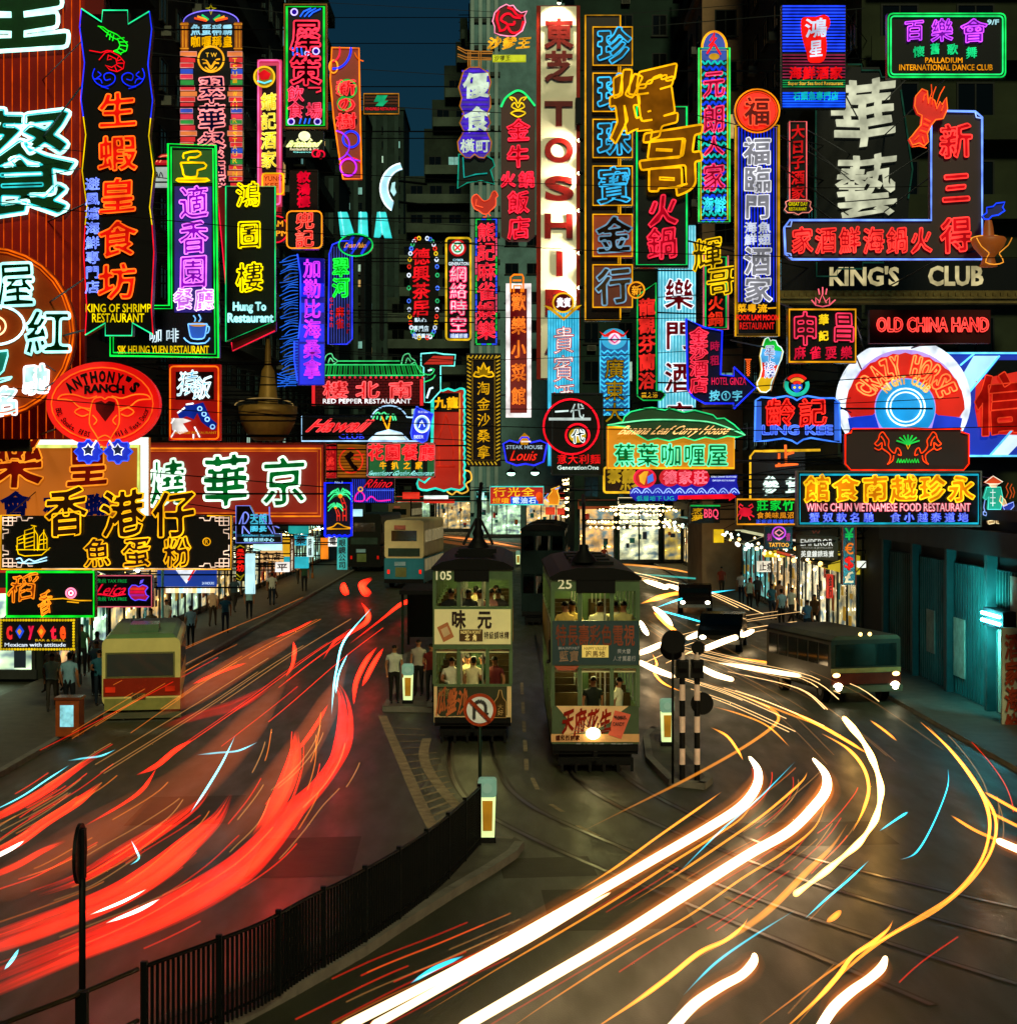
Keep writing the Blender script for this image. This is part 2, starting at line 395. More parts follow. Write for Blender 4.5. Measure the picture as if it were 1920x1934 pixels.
# ------------------------------------------------------------------ GROUND
def road_mat():
    m = bpy.data.materials.new('asphalt'); m.use_nodes = True; n = m.node_tree; b = n.nodes['Principled BSDF']
    tc = n.nodes.new('ShaderNodeTexCoord'); big = n.nodes.new('ShaderNodeTexNoise'); big.inputs['Scale'].default_value = .35; big.inputs['Detail'].default_value = 8; big.inputs['Roughness'].default_value = .7
    fine = n.nodes.new('ShaderNodeTexNoise'); fine.inputs['Scale'].default_value = 38; fine.inputs['Detail'].default_value = 3
    mp = n.nodes.new('ShaderNodeMapping'); mp.inputs['Scale'].default_value = (1, .25, 1); mp.inputs['Rotation'].default_value = (0, 0, .4)
    st = n.nodes.new('ShaderNodeTexNoise'); st.inputs['Scale'].default_value = 2.2; st.inputs['Detail'].default_value = 5
    cr = n.nodes.new('ShaderNodeValToRGB'); cr.color_ramp.elements[0].position = .25; cr.color_ramp.elements[1].position = .8
    cr.color_ramp.elements[0].color = (.011, .0125, .005, 1); cr.color_ramp.elements[1].color = (.034, .037, .014, 1)
    ml = n.nodes.new('ShaderNodeMix'); ml.data_type = 'FLOAT'; ml.inputs[0].default_value = .5
    L = n.links; L.new(tc.outputs['Object'], big.inputs['Vector']); L.new(tc.outputs['Object'], fine.inputs['Vector']); L.new(tc.outputs['Object'], mp.inputs['Vector']); L.new(mp.outputs[0], st.inputs['Vector'])
    L.new(big.outputs[0], ml.inputs[2]); L.new(st.outputs[0], ml.inputs[3]); L.new(ml.outputs[0], cr.inputs[0]); L.new(cr.outputs[0], b.inputs['Base Color'])
    mr = n.nodes.new('ShaderNodeMapRange'); mr.inputs[1].default_value = .3; mr.inputs[2].default_value = .7; mr.inputs[3].default_value = .42; mr.inputs[4].default_value = .6; L.new(st.outputs[0], mr.inputs[0]); L.new(mr.outputs[0], b.inputs['Roughness'])
    bp = n.nodes.new('ShaderNodeBump'); bp.inputs['Strength'].default_value = .35; bp.inputs['Distance'].default_value = .01; L.new(fine.outputs[0], bp.inputs['Height']); L.new(bp.outputs[0], b.inputs['Normal'])
    return m
ASPH = road_mat()
mb = MB(); mb.add([(-900, -60, 0), (900, -60, 0), (900, 2200, 0), (-900, 2200, 0)], [(0, 1, 2, 3)], ASPH); tag(mb.build('road'), kind='structure')
PAVE = pt('4a463c', .6, 0, .35, 2.5, .3); KERB = pt('6a665c', .6, 0, .3, 3, .2)
def slab(pts, h, m, name, kerb=True):
    """raised pavement or island from ground points (x, y)"""
    a = sum(pts[i][0] * pts[(i + 1) % len(pts)][1] - pts[(i + 1) % len(pts)][0] * pts[i][1] for i in range(len(pts)))
    if a < 0: pts = pts[::-1]
    tr = tessellate_polygon([[Vector((x, y, 0)) for x, y in pts]]); n = len(pts); mb = MB()
    def up(t):
        A, B, C = [Vector(pts[i]) for i in t]; return t if (B - A).x * (C - A).y - (B - A).y * (C - A).x > 0 else t[::-1]
    mb.add([(x, y, h) for x, y in pts], [up(tuple(t)) for t in tr], m)
    mb.add([(x, y, -.05) for x, y in pts] + [(x, y, h) for x, y in pts], [(i, (i + 1) % n, (i + 1) % n + n, i + n) for i in range(n)], KERB)
    o = mb.build(name); tag(o, kind='structure')
    if kerb:
        i_ = 0
        for j in range(n):
            A = Vector(pts[j]); B = Vector(pts[(j + 1) % n]); L = (B - A).length
            if L < .5 or A.y > 130 or B.y > 130 and A.y > 130: continue
            k = max(1, int(L / 1.0)); d = (B - A) / k; nn = Vector((-d.y, d.x)).normalized() * .16
            for q in range(k):
                if i_ >= 140: break
                i_ += 1
                p0 = A + d * q + d.normalized() * .01; p1 = A + d * (q + 1) - d.normalized() * .01; z = h + .006
                v = [(*p0, z), (*p1, z), (*(p1 + nn), z), (*(p0 + nn), z)]; e = Vector((d.y, -d.x)).normalized() * .012
                v += [(p0.x + e.x, p0.y + e.y, 0), (p1.x + e.x, p1.y + e.y, 0), (p0.x + e.x, p0.y + e.y, z), (p1.x + e.x, p1.y + e.y, z)]
                kb = MB(); kb.add(v, [(0, 1, 2, 3), (4, 5, 7, 6), (6, 7, 1, 0)], KERB); kb.build('kerb_stone', o)
    return o
lp = slab([(-15.6, 20), (-11.5, 20), (-11.5, 135), (-15.6, 135)], .13, PAVE, 'pavement')
rp_ = slab([(11.7, 30), (14.1, 30), (14.1, 128), (11.7, 128)], .13, PAVE, 'pavement')
def strip(pls, w, m, name, z=.004):
    mb = MB()
    for pl in pls:
        ps = [G(x, y) for x, y in pl]
        if len(ps) > 2: ps = spline(ps, 6)
        vs = []
        for i, p in enumerate(ps):
            t = (ps[min(i + 1, len(ps) - 1)] - ps[max(i - 1, 0)]).normalized(); nn = Vector((-t.y, t.x, 0)) * w / 2
            vs += [(p.x - nn.x, p.y - nn.y, z), (p.x + nn.x, p.y + nn.y, z)]
        mb.add(vs, [(2 * i, 2 * i + 2, 2 * i + 3, 2 * i + 1) for i in range(len(ps) - 1)], m)
    return tag(mb.build(name), kind='structure')
WLINE = pt('8a7a5e', .6, 0, .5, 3); RAILM = pt('1c1a18', .3, .8, .3, 2)
strip([[(722, 1352), (760, 1440), (800, 1530), (828, 1580)], [(806, 1395), (800, 1425), (812, 1460), (850, 1510), (878, 1534)]], .24, WLINE, 'road_markings')
strip([[(738 + i * 5.2, 1375 + i * 13.2), (806 + i * 4.6 - (8 if i < 4 else 0), 1378 + i * 11)] for i in range(15)], .1, WLINE, 'hatch_markings', .008)
strip([[(985 + i * 2, 1290 + i * 36), (986 + i * 2, 1312 + i * 36)] for i in range(5)] + [[(1005, 1470), (1015, 1492)], [(1040, 1520), (1062, 1534)], [(1090, 1560), (1130, 1580)], [(1170, 1600), (1215, 1622)], [(1260, 1645), (1310, 1668)], [(1370, 1695), (1420, 1716)]], .1, WLINE, 'lane_markings', .008)
rails = [[(872, 1290), (858, 1350), (848, 1420), (852, 1460), (872, 1500), (905, 1530), (960, 1562), (1060, 1610), (1190, 1665), (1340, 1725), (1500, 1790), (1760, 1900)],
         [(908, 1290), (918, 1350), (930, 1420), (940, 1450), (962, 1490), (1010, 1528), (1080, 1562), (1190, 1608), (1330, 1662), (1500, 1724), (1700, 1790), (1920, 1860)],
         [(1010, 1200), (1030, 1300), (1068, 1440), (1100, 1482), (1160, 1520), (1250, 1562), (1370, 1610), (1520, 1664), (1720, 1724), (1930, 1780)],
         [(1040, 1200), (1090, 1320), (1150, 1430), (1180, 1468), (1240, 1506), (1330, 1550), (1450, 1598), (1600, 1640), (1780, 1684), (1930, 1718)]]
strip(rails, .09, RAILM, 'tram_rails', .012)
strip([[(x + 1.5, y) for x, y in r_] for r_ in rails], .2, pt('3a352c', .5, 0, .3, 3), 'rail_bedding', .006)
isl = [G(x, y) for x, y in ((905, 1592), (972, 1596), (988, 1604), (975, 1622), (930, 1652), (860, 1694), (770, 1752), (690, 1806), (560, 1880), (430, 1950), (200, 2080), (60, 2050), (200, 1985), (400, 1900), (560, 1815), (720, 1720), (840, 1640))]
slab([(p.x, p.y) for p in isl], .14, PAVE, 'traffic_island')
isl = [G(x, y) for x, y in ((722, 1344), (744, 1310), (762, 1240), (826, 1240), (816, 1346))]; slab([(p.x, p.y) for p in isl], .14, PAVE, 'tram_island')
isl = [G(x, y) for x, y in ((1214, 1398), (1230, 1382), (1272, 1392), (1345, 1480), (1330, 1492), (1262, 1484), (1220, 1440))]; slab([(p.x, p.y) for p in isl], .14, PAVE, 'refuge_island')

# ------------------------------------------------------------------ BUILDINGS
WF = pt('1e2220', .5, .2); PD = pt('050807', .12, 0, .2, 1, 0, .4)
def win_mesh(w, h):
    f = MB(); t = .07
    f.box(-w / 2, w / 2, -.07, .02, -h / 2, -h / 2 + t, WF); f.box(-w / 2, w / 2, -.07, .02, h / 2 - t, h / 2, WF)
    f.box(-w / 2, -w / 2 + t, -.07, .02, -h / 2 + t, h / 2 - t, WF); f.box(w / 2 - t, w / 2, -.07, .02, -h / 2 + t, h / 2 - t, WF)
    f.box(-.03, .03, -.06, .02, -h / 2 + t, h / 2 - t, WF); f.box(-w / 2 - .1, w / 2 + .1, -.16, .02, -h / 2 - .09, -h / 2 - .003, WF)
    return f.mesh('window')
def pane_mesh(w, h, m):
    p = MB(); p.box(-w / 2 + .07, w / 2 - .07, -.03, .01, -h / 2 + .07, h / 2 - .07, m); return p.mesh('pane')
_wm = {}
def window_at(par, loc, rz, w, h, pm):
    if (w, h) not in _wm: _wm[(w, h)] = win_mesh(w, h)
    key = (w, h, pm.name)
    if key not in _wm: _wm[key] = pane_mesh(w, h, pm)
    o = put('window', _wm[(w, h)], par, loc, rz); put('pane', _wm[key], o); return o
LITP = [box_light('c8f0d8', .55, .4, 2), box_light('f0c070', .6, .4, 2), box_light('90d8d0', .4, .4, 2)]
def ac_unit(par, loc, rz):
    if 'ac' not in _wm:
        m = MB(); c = pt('5a5c54', .6); m.box(-.35, .35, -.45, 0, -.22, .22, c)
        for i in range(4): m.box(-.3, .3, -.47, -.451, -.16 + i * .09, -.11 + i * .09, pt('24261f', .6))
        _wm['ac'] = m.mesh('air_conditioner')
    return put('air_conditioner', _wm['ac'], par, loc, rz)
def building(name, label, x0, x1, y0, y1, h, col, faces, bay=2.9, fl=3.1, base=4.6, lit=.06, balcony=0, ww=1.5, wh=1.5, top=None, colr=.5, group=None):
    t = thing(name, label, 'building', ((x0 + x1) / 2, y0, 0), 0, group); ox, oy = (x0 + x1) / 2, y0
    wm_ = pt(col, .75, 0, .45, .35, .15); mb = MB(); mb.box(x0 - ox, x1 - ox, 0, y1 - y0, 0, h, wm_); mb.build('wall', t)
    rf = MB(); rf.box(x0 - ox - .25, x1 - ox + .25, -.25, y1 - y0 + .25, h, h + .5, wm_); rf.build('parapet', t)
    for fc in faces:
        if fc == 'front': n = int((x1 - x0) / bay); L = x1 - x0
        else: n = int((y1 - y0) / bay); L = y1 - y0
        nf = int((h - base) / fl)
        for r_ in range(nf):
            z = base + fl * (r_ + .55); maxz = CAM_H + (y1 + 2) / FPX * 910
            if z > maxz + 1: break
            for c_ in range(n):
                u = (c_ + .5) * L / n; pm = random.choice(LITP) if random.random() < lit else PD
                if fc == 'front': loc = (x0 - ox + u, -.003, z); rz = 0
                elif fc == 'right': loc = (x1 - ox + .003, u, z); rz = R(90)
                else: loc = (x0 - ox - .003, u, z); rz = R(-90)
                window_at(t, loc, rz, ww, wh, pm)
                if random.random() < .25:
                    l2 = Vector(loc); l2.z -= wh / 2 + .4; ac_unit(t, l2, rz)
            if balcony and r_ % 1 == 0:
                bm = MB(); z0 = base + fl * r_; d = balcony
                if fc == 'front': B = (x0 - ox + .2, x1 - ox - .2, -d, -.002)
                elif fc == 'right': B = (x1 - ox + .002, x1 - ox + d, .2, y1 - y0 - .2)
                else: B = (x0 - ox - d, x0 - ox - .002, .2, y1 - y0 - .2)
                bm.box(*B, z0, z0 + .16, wm_)
                if fc == 'front': bm.box(B[0], B[1], -d, -d + .1, z0 + .161, z0 + .95, wm_)
                elif fc == 'right': bm.box(x1 - ox + d - .1, x1 - ox + d, B[2], B[3], z0 + .161, z0 + .95, wm_)
                else: bm.box(x0 - ox - d, x0 - ox - d + .1, B[2], B[3], z0 + .161, z0 + .95, wm_)
                bm.build('balcony', t)
    return t
GL = 'tenement blocks along the left pavement'; GR = 'tenement blocks along the right pavement'
for (a, b, c, hh, bal, lab) in ((53, 66, '22261e', 44, .9, 'dark balconied tenement between the shrimp sign and the rainbow striped tower'), (66, 80, '262219', 50, 0, 'dark tenement behind the rainbow striped tower sign'), (80, 96, '1c221e', 50, .9, 'black balconied tenement above the green framed navy sign'), (96, 114, '1a1c18', 52, 0, 'dark tenement nearest the strip of dusk sky'), (114, 134, '10140f', 48, .9, 'far dark tenement with ragged balconies at the sky edge')):
    building('tenement_block', lab, -30, -15.5, a, b, hh, c, ['right', 'front'] if a == 53 else ['right'], balcony=bal, lit=.04, group=GL)
for (a, b, c, hh, bal, lab) in ((63, 78, '28301f', 46, .9, 'dark balconied tenement behind the black board with huge cream characters'), (78, 95, '342e20', 46, 0, 'brown black tenement behind the red seal tower sign'), (103, 127, '121612', 48, .9, 'far dark tenement beside the beige block')):
    building('tenement_block', lab, 14, 32, a, b, hh, c, ['left', 'front'] if a == 63 else ['left'], balcony=bal, lit=.05, group=GR)
building('tenement_block', 'pale beige block stepping forward, seen beside the wave patterned sign', 11.6, 20, 95.2, 102.9, 36, '8a6e50', ['front', 'left'], bay=2.8, lit=.05, ww=1.3, wh=1.6)
building('tenement_block', 'dark green block facing down the street above the bright bulb lit shops', 5.3, 30, 128, 150, 52, '1a2e26', ['front'], bay=2.5, lit=.03, ww=1.2, wh=1.7)
# pale slab with vertical fins, top centre
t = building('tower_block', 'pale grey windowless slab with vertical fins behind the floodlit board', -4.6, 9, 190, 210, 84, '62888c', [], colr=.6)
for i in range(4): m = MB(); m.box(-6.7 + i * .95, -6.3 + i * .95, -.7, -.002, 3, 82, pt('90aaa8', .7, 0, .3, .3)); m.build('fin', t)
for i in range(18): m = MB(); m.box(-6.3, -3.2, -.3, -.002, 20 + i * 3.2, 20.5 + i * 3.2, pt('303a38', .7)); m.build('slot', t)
for i in range(5):
    for j in range(3): window_at(t, (-1.8 + j * 2.6, -.003, 42 + i * 3.4 - 20), 0, 1.6, 1.3, PD)
# stepped balcony block
t = thing('tower_block', 'dark stepped block with deep balconies narrowing towards an aerial', 'building', (-7.5, 214, 0)); wmt = pt('28342c', .8, 0, .6, .3, .2); wm2 = pt('46544a', .8, 0, .4, .4, .2)
s_ = FPX / 214
steps = [(730, 905, 1003, 560), (752, 905, 560, 440), (765, 905, 440, 330), (800, 905, 330, 240), (815, 905, 240, 185), (838, 902, 185, 120), (860, 898, 120, 75), (868, 882, 75, 30)]
for i, (xa, xb, ya, yb) in enumerate(steps):
    X0, X1, Z0, Z1 = (xa - 960) / s_ + 7.5, (xb - 960) / s_ + 7.5, max(0, 6.7 - (ya - 910) / s_), 6.7 - (yb - 910) / s_
    m = MB(); m.box(X0, X1, .8 + i * .01, 14, Z0 + .01, Z1, wmt); m.build('wall', t)
    n = max(1, int((Z1 - Z0) / 3.3))
    for j in range(n):
        z = Z0 + (Z1 - Z0) * j / n; m = MB(); m.box(X0 + .2, X1 - .3, -.6, .79, z + .02, z + .22, wm2); m.box(X0 + .2, X1 - .3, -.6, -.48, z + .221, z + 1.25, wm2); m.build('balcony', t)
        for q in range(int((X1 - X0) / 2.6)):
            window_at(t, (X0 + 1.5 + q * 2.6, .79 + i * .01, z + 1.9), 0, 1.7, 1.5, random.choice(LITP) if random.random() < .05 else PD)
m = MB(); m.bar((2.1, 6, 66), (2.1, 6, 73), .12, STEEL); 
for z in (68, 69.2, 70.4, 71.4): m.bar((.6, 6, z), (3.6, 6, z), .06, STEEL)
m.build('aerial', t)
for (xa, xb, yt, Y, c, lab) in ((598, 690, 214, 330, '1a2a28', 'far teal grey tower rising left of the crescent neon'), (690, 762, 208, 345, '223430', 'far teal grey tower with lit windows behind the crescent neon'), (560, 640, 330, 300, '14201e', 'lower far tower behind the orange curved sign')):
    q_ = FPX / Y; b = building('distant_tower', lab, (xa - 960) / q_, (xb - 960) / q_, Y, Y + 20, 6.7 + (910 - yt) / q_, c, ['front'], bay=2.4, fl=3.2, lit=.13, ww=1.3, wh=1.6, group='far towers at the end of the street')
    for i in range(3): m = MB(); w_ = (xb - xa) / q_; m.box(-w_ / 2 + w_ * (i + .6) / 3.4, -w_ / 2 + w_ * (i + .6) / 3.4 + .9, -.5, -.002, 4, 6 + (910 - yt) / q_, pt('2c403c', .7, 0, .3, .3)); m.build('pier', b)

# shop fronts
def shop(label, side, a, b, z1, col, k, board, fasc=None, plane=None):
    """lit shop front: side -1 left row, 1 right row, 0 facing the camera at depth plane"""
    t = thing('shop', label, 'shop', ((a + b) / 2, plane, 0) if side == 0 else ((-15.48 if side < 0 else 13.98), (a + b) / 2, 0), 0 if side == 0 else (R(90) if side < 0 else R(-90)), 'lit shop fronts at street level')
    w = b - a; m = MB(); m.box(-w / 2 + .15, w / 2 - .15, -.06, -.02, .45, z1, shop_glow(col, k * 5.2)); m.build('shop_window', t)
    m = MB(); fm = pt('2a2c28', .5)
    nw = max(1, int(w / 1.6))
    for i in range(nw + 1): x = -w / 2 + .1 + i * (w - .2) / nw; m.box(x - .06, x + .06, -.14, 0, 0.13, z1, fm)
    m.box(-w / 2, w / 2, -.12, 0, .13, .44, fm); m.build('frame', t)
    m = MB(); m.box(-w / 2, w / 2, -.5, 0, z1 + .01, z1 + .75, box_light(board, .9, .3, 1.2)); m.build('fascia', t)
    m = MB()
    for i in range(int(w * 1.6)):
        x = -w / 2 + .4 + random.random() * (w - .8); z = .5 + random.random() * (z1 - 1.2); m.box(x - .12 - random.random() * .2, x + .12, -.1, -.065, z, z + .2 + random.random() * .5, box_light(random.choice(['b03018', '202820', 'd0a030', '186050', '102030', '804010']), .35, .3, 2))
    tag(m.build('goods_on_display', t), kind='stuff')
    m = MB(); m.add([(-w / 2, -.52, z1 + .7), (w / 2, -.52, z1 + .7), (w / 2, -1.3, z1 + .4), (-w / 2, -1.3, z1 + .4)], [(0, 1, 2, 3)], pt('20302a', .6)); m.box(-w / 2, w / 2, -1.3, -1.27, z1 + .25, z1 + .4, pt('20302a', .6)); m.build('canopy', t)
    return t
for i, (a, b, z, c, k, bd, lab) in enumerate(((53.1, 56, 3., 'f0b878', 1.8, '20a0a0', 'shop with warm window behind the beaded sign'), (56.2, 61, 3., 'b8fcf8', 2.2, 'e0e0d0', 'shop with bluish window behind the bitten apple sign'), (61.2, 66, 3.1, 'ffe8b0', 1.3, '1850a8', 'shop glowing under the triangle advert'), (66.2, 72, 3., 'ffd080', 1.1, 'e8e8e0', 'cream fascia shop past the triangle advert'), (72.2, 79, 3.1, 'c0f0f0', 1.3, 'd88018', 'orange fascia shop below the crossed blue tubes sign'), (79.2, 88, 3.2, 'ffe0a0', 1.2, '20a8b0', 'teal fascia shop below the terracotta billboard'), (88.2, 98, 3.2, 'f0f0d0', 1.1, 'c03018', 'red fascia shop below the terracotta billboard'), (98.2, 112, 3.2, 'ffb060', 1.1, 'e0c040', 'yellow fascia shop left of the palm sign'), (112.2, 130, 3.4, 'b0f0e8', 1., '40a090', 'last shop of the left row below the palm sign'))):
    shop(lab, -1, a, b, z, c, k, bd)
for a, b, z, c, k, bd, lab in ((63.2, 69, 3., 'f0e8c0', .9, 'c8b020', 'yellow fascia shop behind the currency sign'), (69.2, 76, 3.2, 'fff8e8', 1.5, 'fff0d8', 'brightest white shop behind the grey capitals panel'), (76.2, 84, 3.1, 'ffd8a0', 1.1, 'c03020', 'red fascia shop under the small purple sign'), (84.2, 94.5, 3.1, '60c8e8', 1., 'd0d0a0', 'blue lit shop under the crab sign'), (103.5, 126, 3.2, 'ffe0a0', 1., '408078', 'long shop row below the pink lettered sign')):
    shop(lab, 1, a, b, z, c, k, bd)
for a, b, z, c, k, bd, lab, pl_ in ((-19.5, -15.7, 3., 'd0fff4', 2.4, 'c02818', 'corner shop at the left edge with white lit window', 52.97), (5.6, 8.6, 4.5, 'ffc870', 1.2, '803818', 'amber shop at the left end of the bulb canopy', 127.95), (8.8, 12.2, 4.7, 'f0fff0', 1.6, 'ffe8b0', 'dazzling white shop in the middle of the bulb canopy', 127.95), (12.4, 14., 4.5, 'e8d060', 1., '205048', 'yellowish shop at the right end of the bulb canopy', 127.95), (-3.8, 1.6, 4.8, 'c0fff8', 1.5, '50b0a8', 'wide pale cyan shop behind the left tram pole', 189.9), (2., 7.6, 4.6, 'ffd890', 1.4, 'c03018', 'warm shop at the far end of the street above the third tram', 189.9), (-15, -10.4, 4., 'c0fff0', 1., 'd83020', 'far shop with red fascia behind the bus queue', 213), (-10, -4.6, 4., 'ffe0a0', 1., '208070', 'far shop with green fascia left of the wide cyan one', 213)):
    shop(lab, 0, a, b, z, c, k, bd, plane=pl_)
# canopy of bulbs over the end shops and the stack of lamp rows
def bulb_rows(label, rows, Y, cat='canopy lights'):
    t = thing('bulb_canopy', label, cat, P(rows[0][0][0], rows[0][0][1], Y)); o = t.location; m = MB(); b = em('ffdc90', 9)
    f = MB(); k = Y / FPX
    for (x0, y), (x1, _), n in rows:
        A = P(x0, y - 4, Y) - o; B = P(x1, y - 1, Y) - o; f.box(A.x - .1, B.x + .1, .02, .5, B.z, A.z, STEEL)
        for i in range(n):
            p = P(x0 + (x1 - x0) * (i + .5) / n + random.uniform(-1, 1), y + random.uniform(-1.5, 1.5), Y) - o; m.ball((p.x, -.05, p.z), random.uniform(.06, .13), b, 6, 4)
    f.build('canopy_frame', t); tag(m.build('bulb', t), kind='stuff')
    if Y < 130: A = P(rows[0][0][0], 960, Y) - o; f = MB(); f.bar((.3, .5, 0), (.3, 1.5, .6), .05, STEEL); f.build('stay', t)
bulb_rows('string of warm bulbs along the canopy above the end shops', [((1150, 956), (1268, 0), 26), ((1130, 964), (1280, 0), 24), ((1160, 972), (1250, 0), 14), ((1100, 985), (1300, 0), 30), ((1110, 996), (1280, 0), 16)], 127)
bulb_rows('tower of warm bulb rows left of the end shops', [((1062, 906), (1084, 0), 7), ((1062, 914), (1088, 0), 8), ((1064, 926), (1092, 0), 8), ((1066, 940), (1095, 0), 9), ((1066, 948), (1096, 0), 9), ((1064, 962), (1096, 0), 9), ((1060, 975), (1094, 0), 9)], 140)
for sd, X, y0, y1, lab in ((-1, -14.1, 53.5, 131, 'added row of small warm bulbs along the left shop canopies'), (1, 12.6, 63.5, 126, 'added row of small warm bulbs along the right shop canopies')):
    t = thing('added_bulb_string', lab, 'string lights', (X, y0, 3.35)); m = MB(); n = int((y1 - y0) / .75)  # bulb strings added to brighten the dark street level
    for i in range(n): m.ball((random.uniform(-.5, .1) * sd, i * (y1 - y0) / n, random.uniform(-.25, .5)), random.uniform(.04, .11), em(random.choice(('ffdc90', 'ffc060', 'd8fff0', 'fff0d0')), 6), 6, 4)
    tag(m.build('bulb', t), kind='stuff'); m = MB(); m.tube([(0, 0, -.02), (0, y1 - y0, -.02)], .02, STEEL, 4)
    for i in range(9): m.bar((0, i * (y1 - y0) / 8, 0), (sd * 1.3, i * (y1 - y0) / 8, .3), .02, STEEL)
    m.build('cable', t)
for i, (x, y, lab) in enumerate(((965, 893, 'pale green street lamp hung left over the far road'), (1010, 892, 'brighter pale green street lamp hung right over the far road'))):
    t = thing('hanging_lamp', lab, 'street lamp', P(x, y, 120)); m = MB(); m.lathe([(.05, .35), (.16, .25), (.4, .05), (.42, 0)], STEEL, 14); m.build('lamp_shade', t); m = MB(); m.ball((0, 0, -.05), .3, em('c0ffe0', 5), 10, 6, (1, 1, .6)); m.build('bulb', t); m = MB(); m.tube([(0, 0, .34), (0, 0, 1.4)], .03, STEEL, 4); m.tube([(-15 - t.location.x, 0, 3.2), (-5, 0, 1.6), (0, 0, 1.4), (6, 0, 1.9), (13.9 - t.location.x, 0, 3.2)], .02, STEEL, 4); m.build('cable', t)
t = thing('podium', 'low dark flat roofed shop podium at the right edge', 'building', (14, 38, 0)); m = MB(); m.box(.06, 16, 0, 24.9, 0, 5.6, pt('141c1a', .7, 0, .4, .4)); m.build('wall', t); m = MB(); m.box(-.3, 16, -.1, 24.9, 5.61, 5.9, pt('1a2422', .7)); m.build('roof_edge', t)
# shutters and cyan tube at the right edge
t = thing('shutter_wall', 'tall teal ribbed shutters at the right edge under a cyan tube', 'shutters', (13.96, 50, 0)); TE = pt('1c4a44', .6, 0, .7, .5)
for j in range(4):
    y0, y1 = -8.5 + j * 4.2, -4.6 + j * 4.2; m = MB(); m.box(-.03, .03, y0, y1, .13, 4.2, TE)
    for i in range(14): y = y0 + .12 + i * (y1 - y0 - .2) / 14; m.box(-.1, -.031, y, y + .1, .15, 4.18, TE)
    m.build('shutter', t); m = MB(); m.box(-.28, .02, y1 + .02, y1 + .28, .13, 4.6, pt('1c3a36', .6)); m.build('pilaster', t)
for y, z, w, h, c in ((-5.6, 1.5, .5, 1.3, '9a9a80'), (-4.2, 1.9, .35, .6, '8a4a30'), (-1.2, 1.6, .6, .9, 'a0a890'), (2.1, 1.8, .5, .7, '707868'), (-6.6, 2.6, .4, 1.5, 'b0a890')): m = MB(); m.box(-.13, -.105, y - w, y + w, z - h, z + h, pt(c, .7, 0, .4, 3)); m.build('poster', t)
m = MB(); m.box(-.35, 0, -8.6, 8.4, 4.61, 5.3, pt('182422', .6)); m.build('beam', t)
t = thing('tube_lamp', 'bright cyan tube lamp box fixed to the wall at the right edge', 'lamp', (13.55, 44.2, 2.9)); m = MB(); m.box(-.08, .3, -.9, .9, -.25, .25, STEEL); m.build('housing', t)
for z in (-.1, .1): m = MB(); m.tube([(-.14, -.8, z), (-.14, .8, z)], .05, em('50f0ff', 45), 8); m.build('tube', t)
ld = bpy.data.lights.new('tube_lamp_light', 'AREA'); ld.energy = 420; ld.color = (.12, .9, 1); ld.shape = 'RECTANGLE'; ld.size = 1.6; ld.size_y = .3; lo = bpy.data.objects.new('tube_lamp_light', ld); COL.objects.link(lo); lo.location = (12.9, 44.6, 2.9); lo.rotation_euler = (R(90), 0, R(-50))
s = Sign('banner_sign', 'tall pale banner with rust characters at the right edge below the cyan lamp', 1908, 1300, 43); s.rect(1892, 1186, 1932, 1404, pt('a0a088', .6, 0, .3, 2), 0, .1); s.cj('酒家海鮮', 1896, 1194, 1926, 1396, '8a3018', 0, b=.03); mb = MB(); a = s.q(1912, 1404); mb.bar((a[0], .05, a[2]), (a[0], .05, -s.root.location.z + .13), .05, STEEL); mb.build('post', s.root)
mb = MB()
for px, py, w, l in ((1180, 1760, 1.1, 2.6), (560, 1660, .9, 3.2), (1560, 1600, 1.4, 2.2), (330, 1560, 1., 3.), (1040, 1660, .8, 1.6)): g = G(px, py); mb.add([(g.x - w, g.y, .003), (g.x + w, g.y + .2, .003), (g.x + w - .1, g.y + l, .003), (g.x - w - .1, g.y + l - .2, .003)], [(0, 1, 2, 3)], pt('28271a', .5, 0, .5, 2, .3))
tag(mb.build('road_patches'), kind='structure')
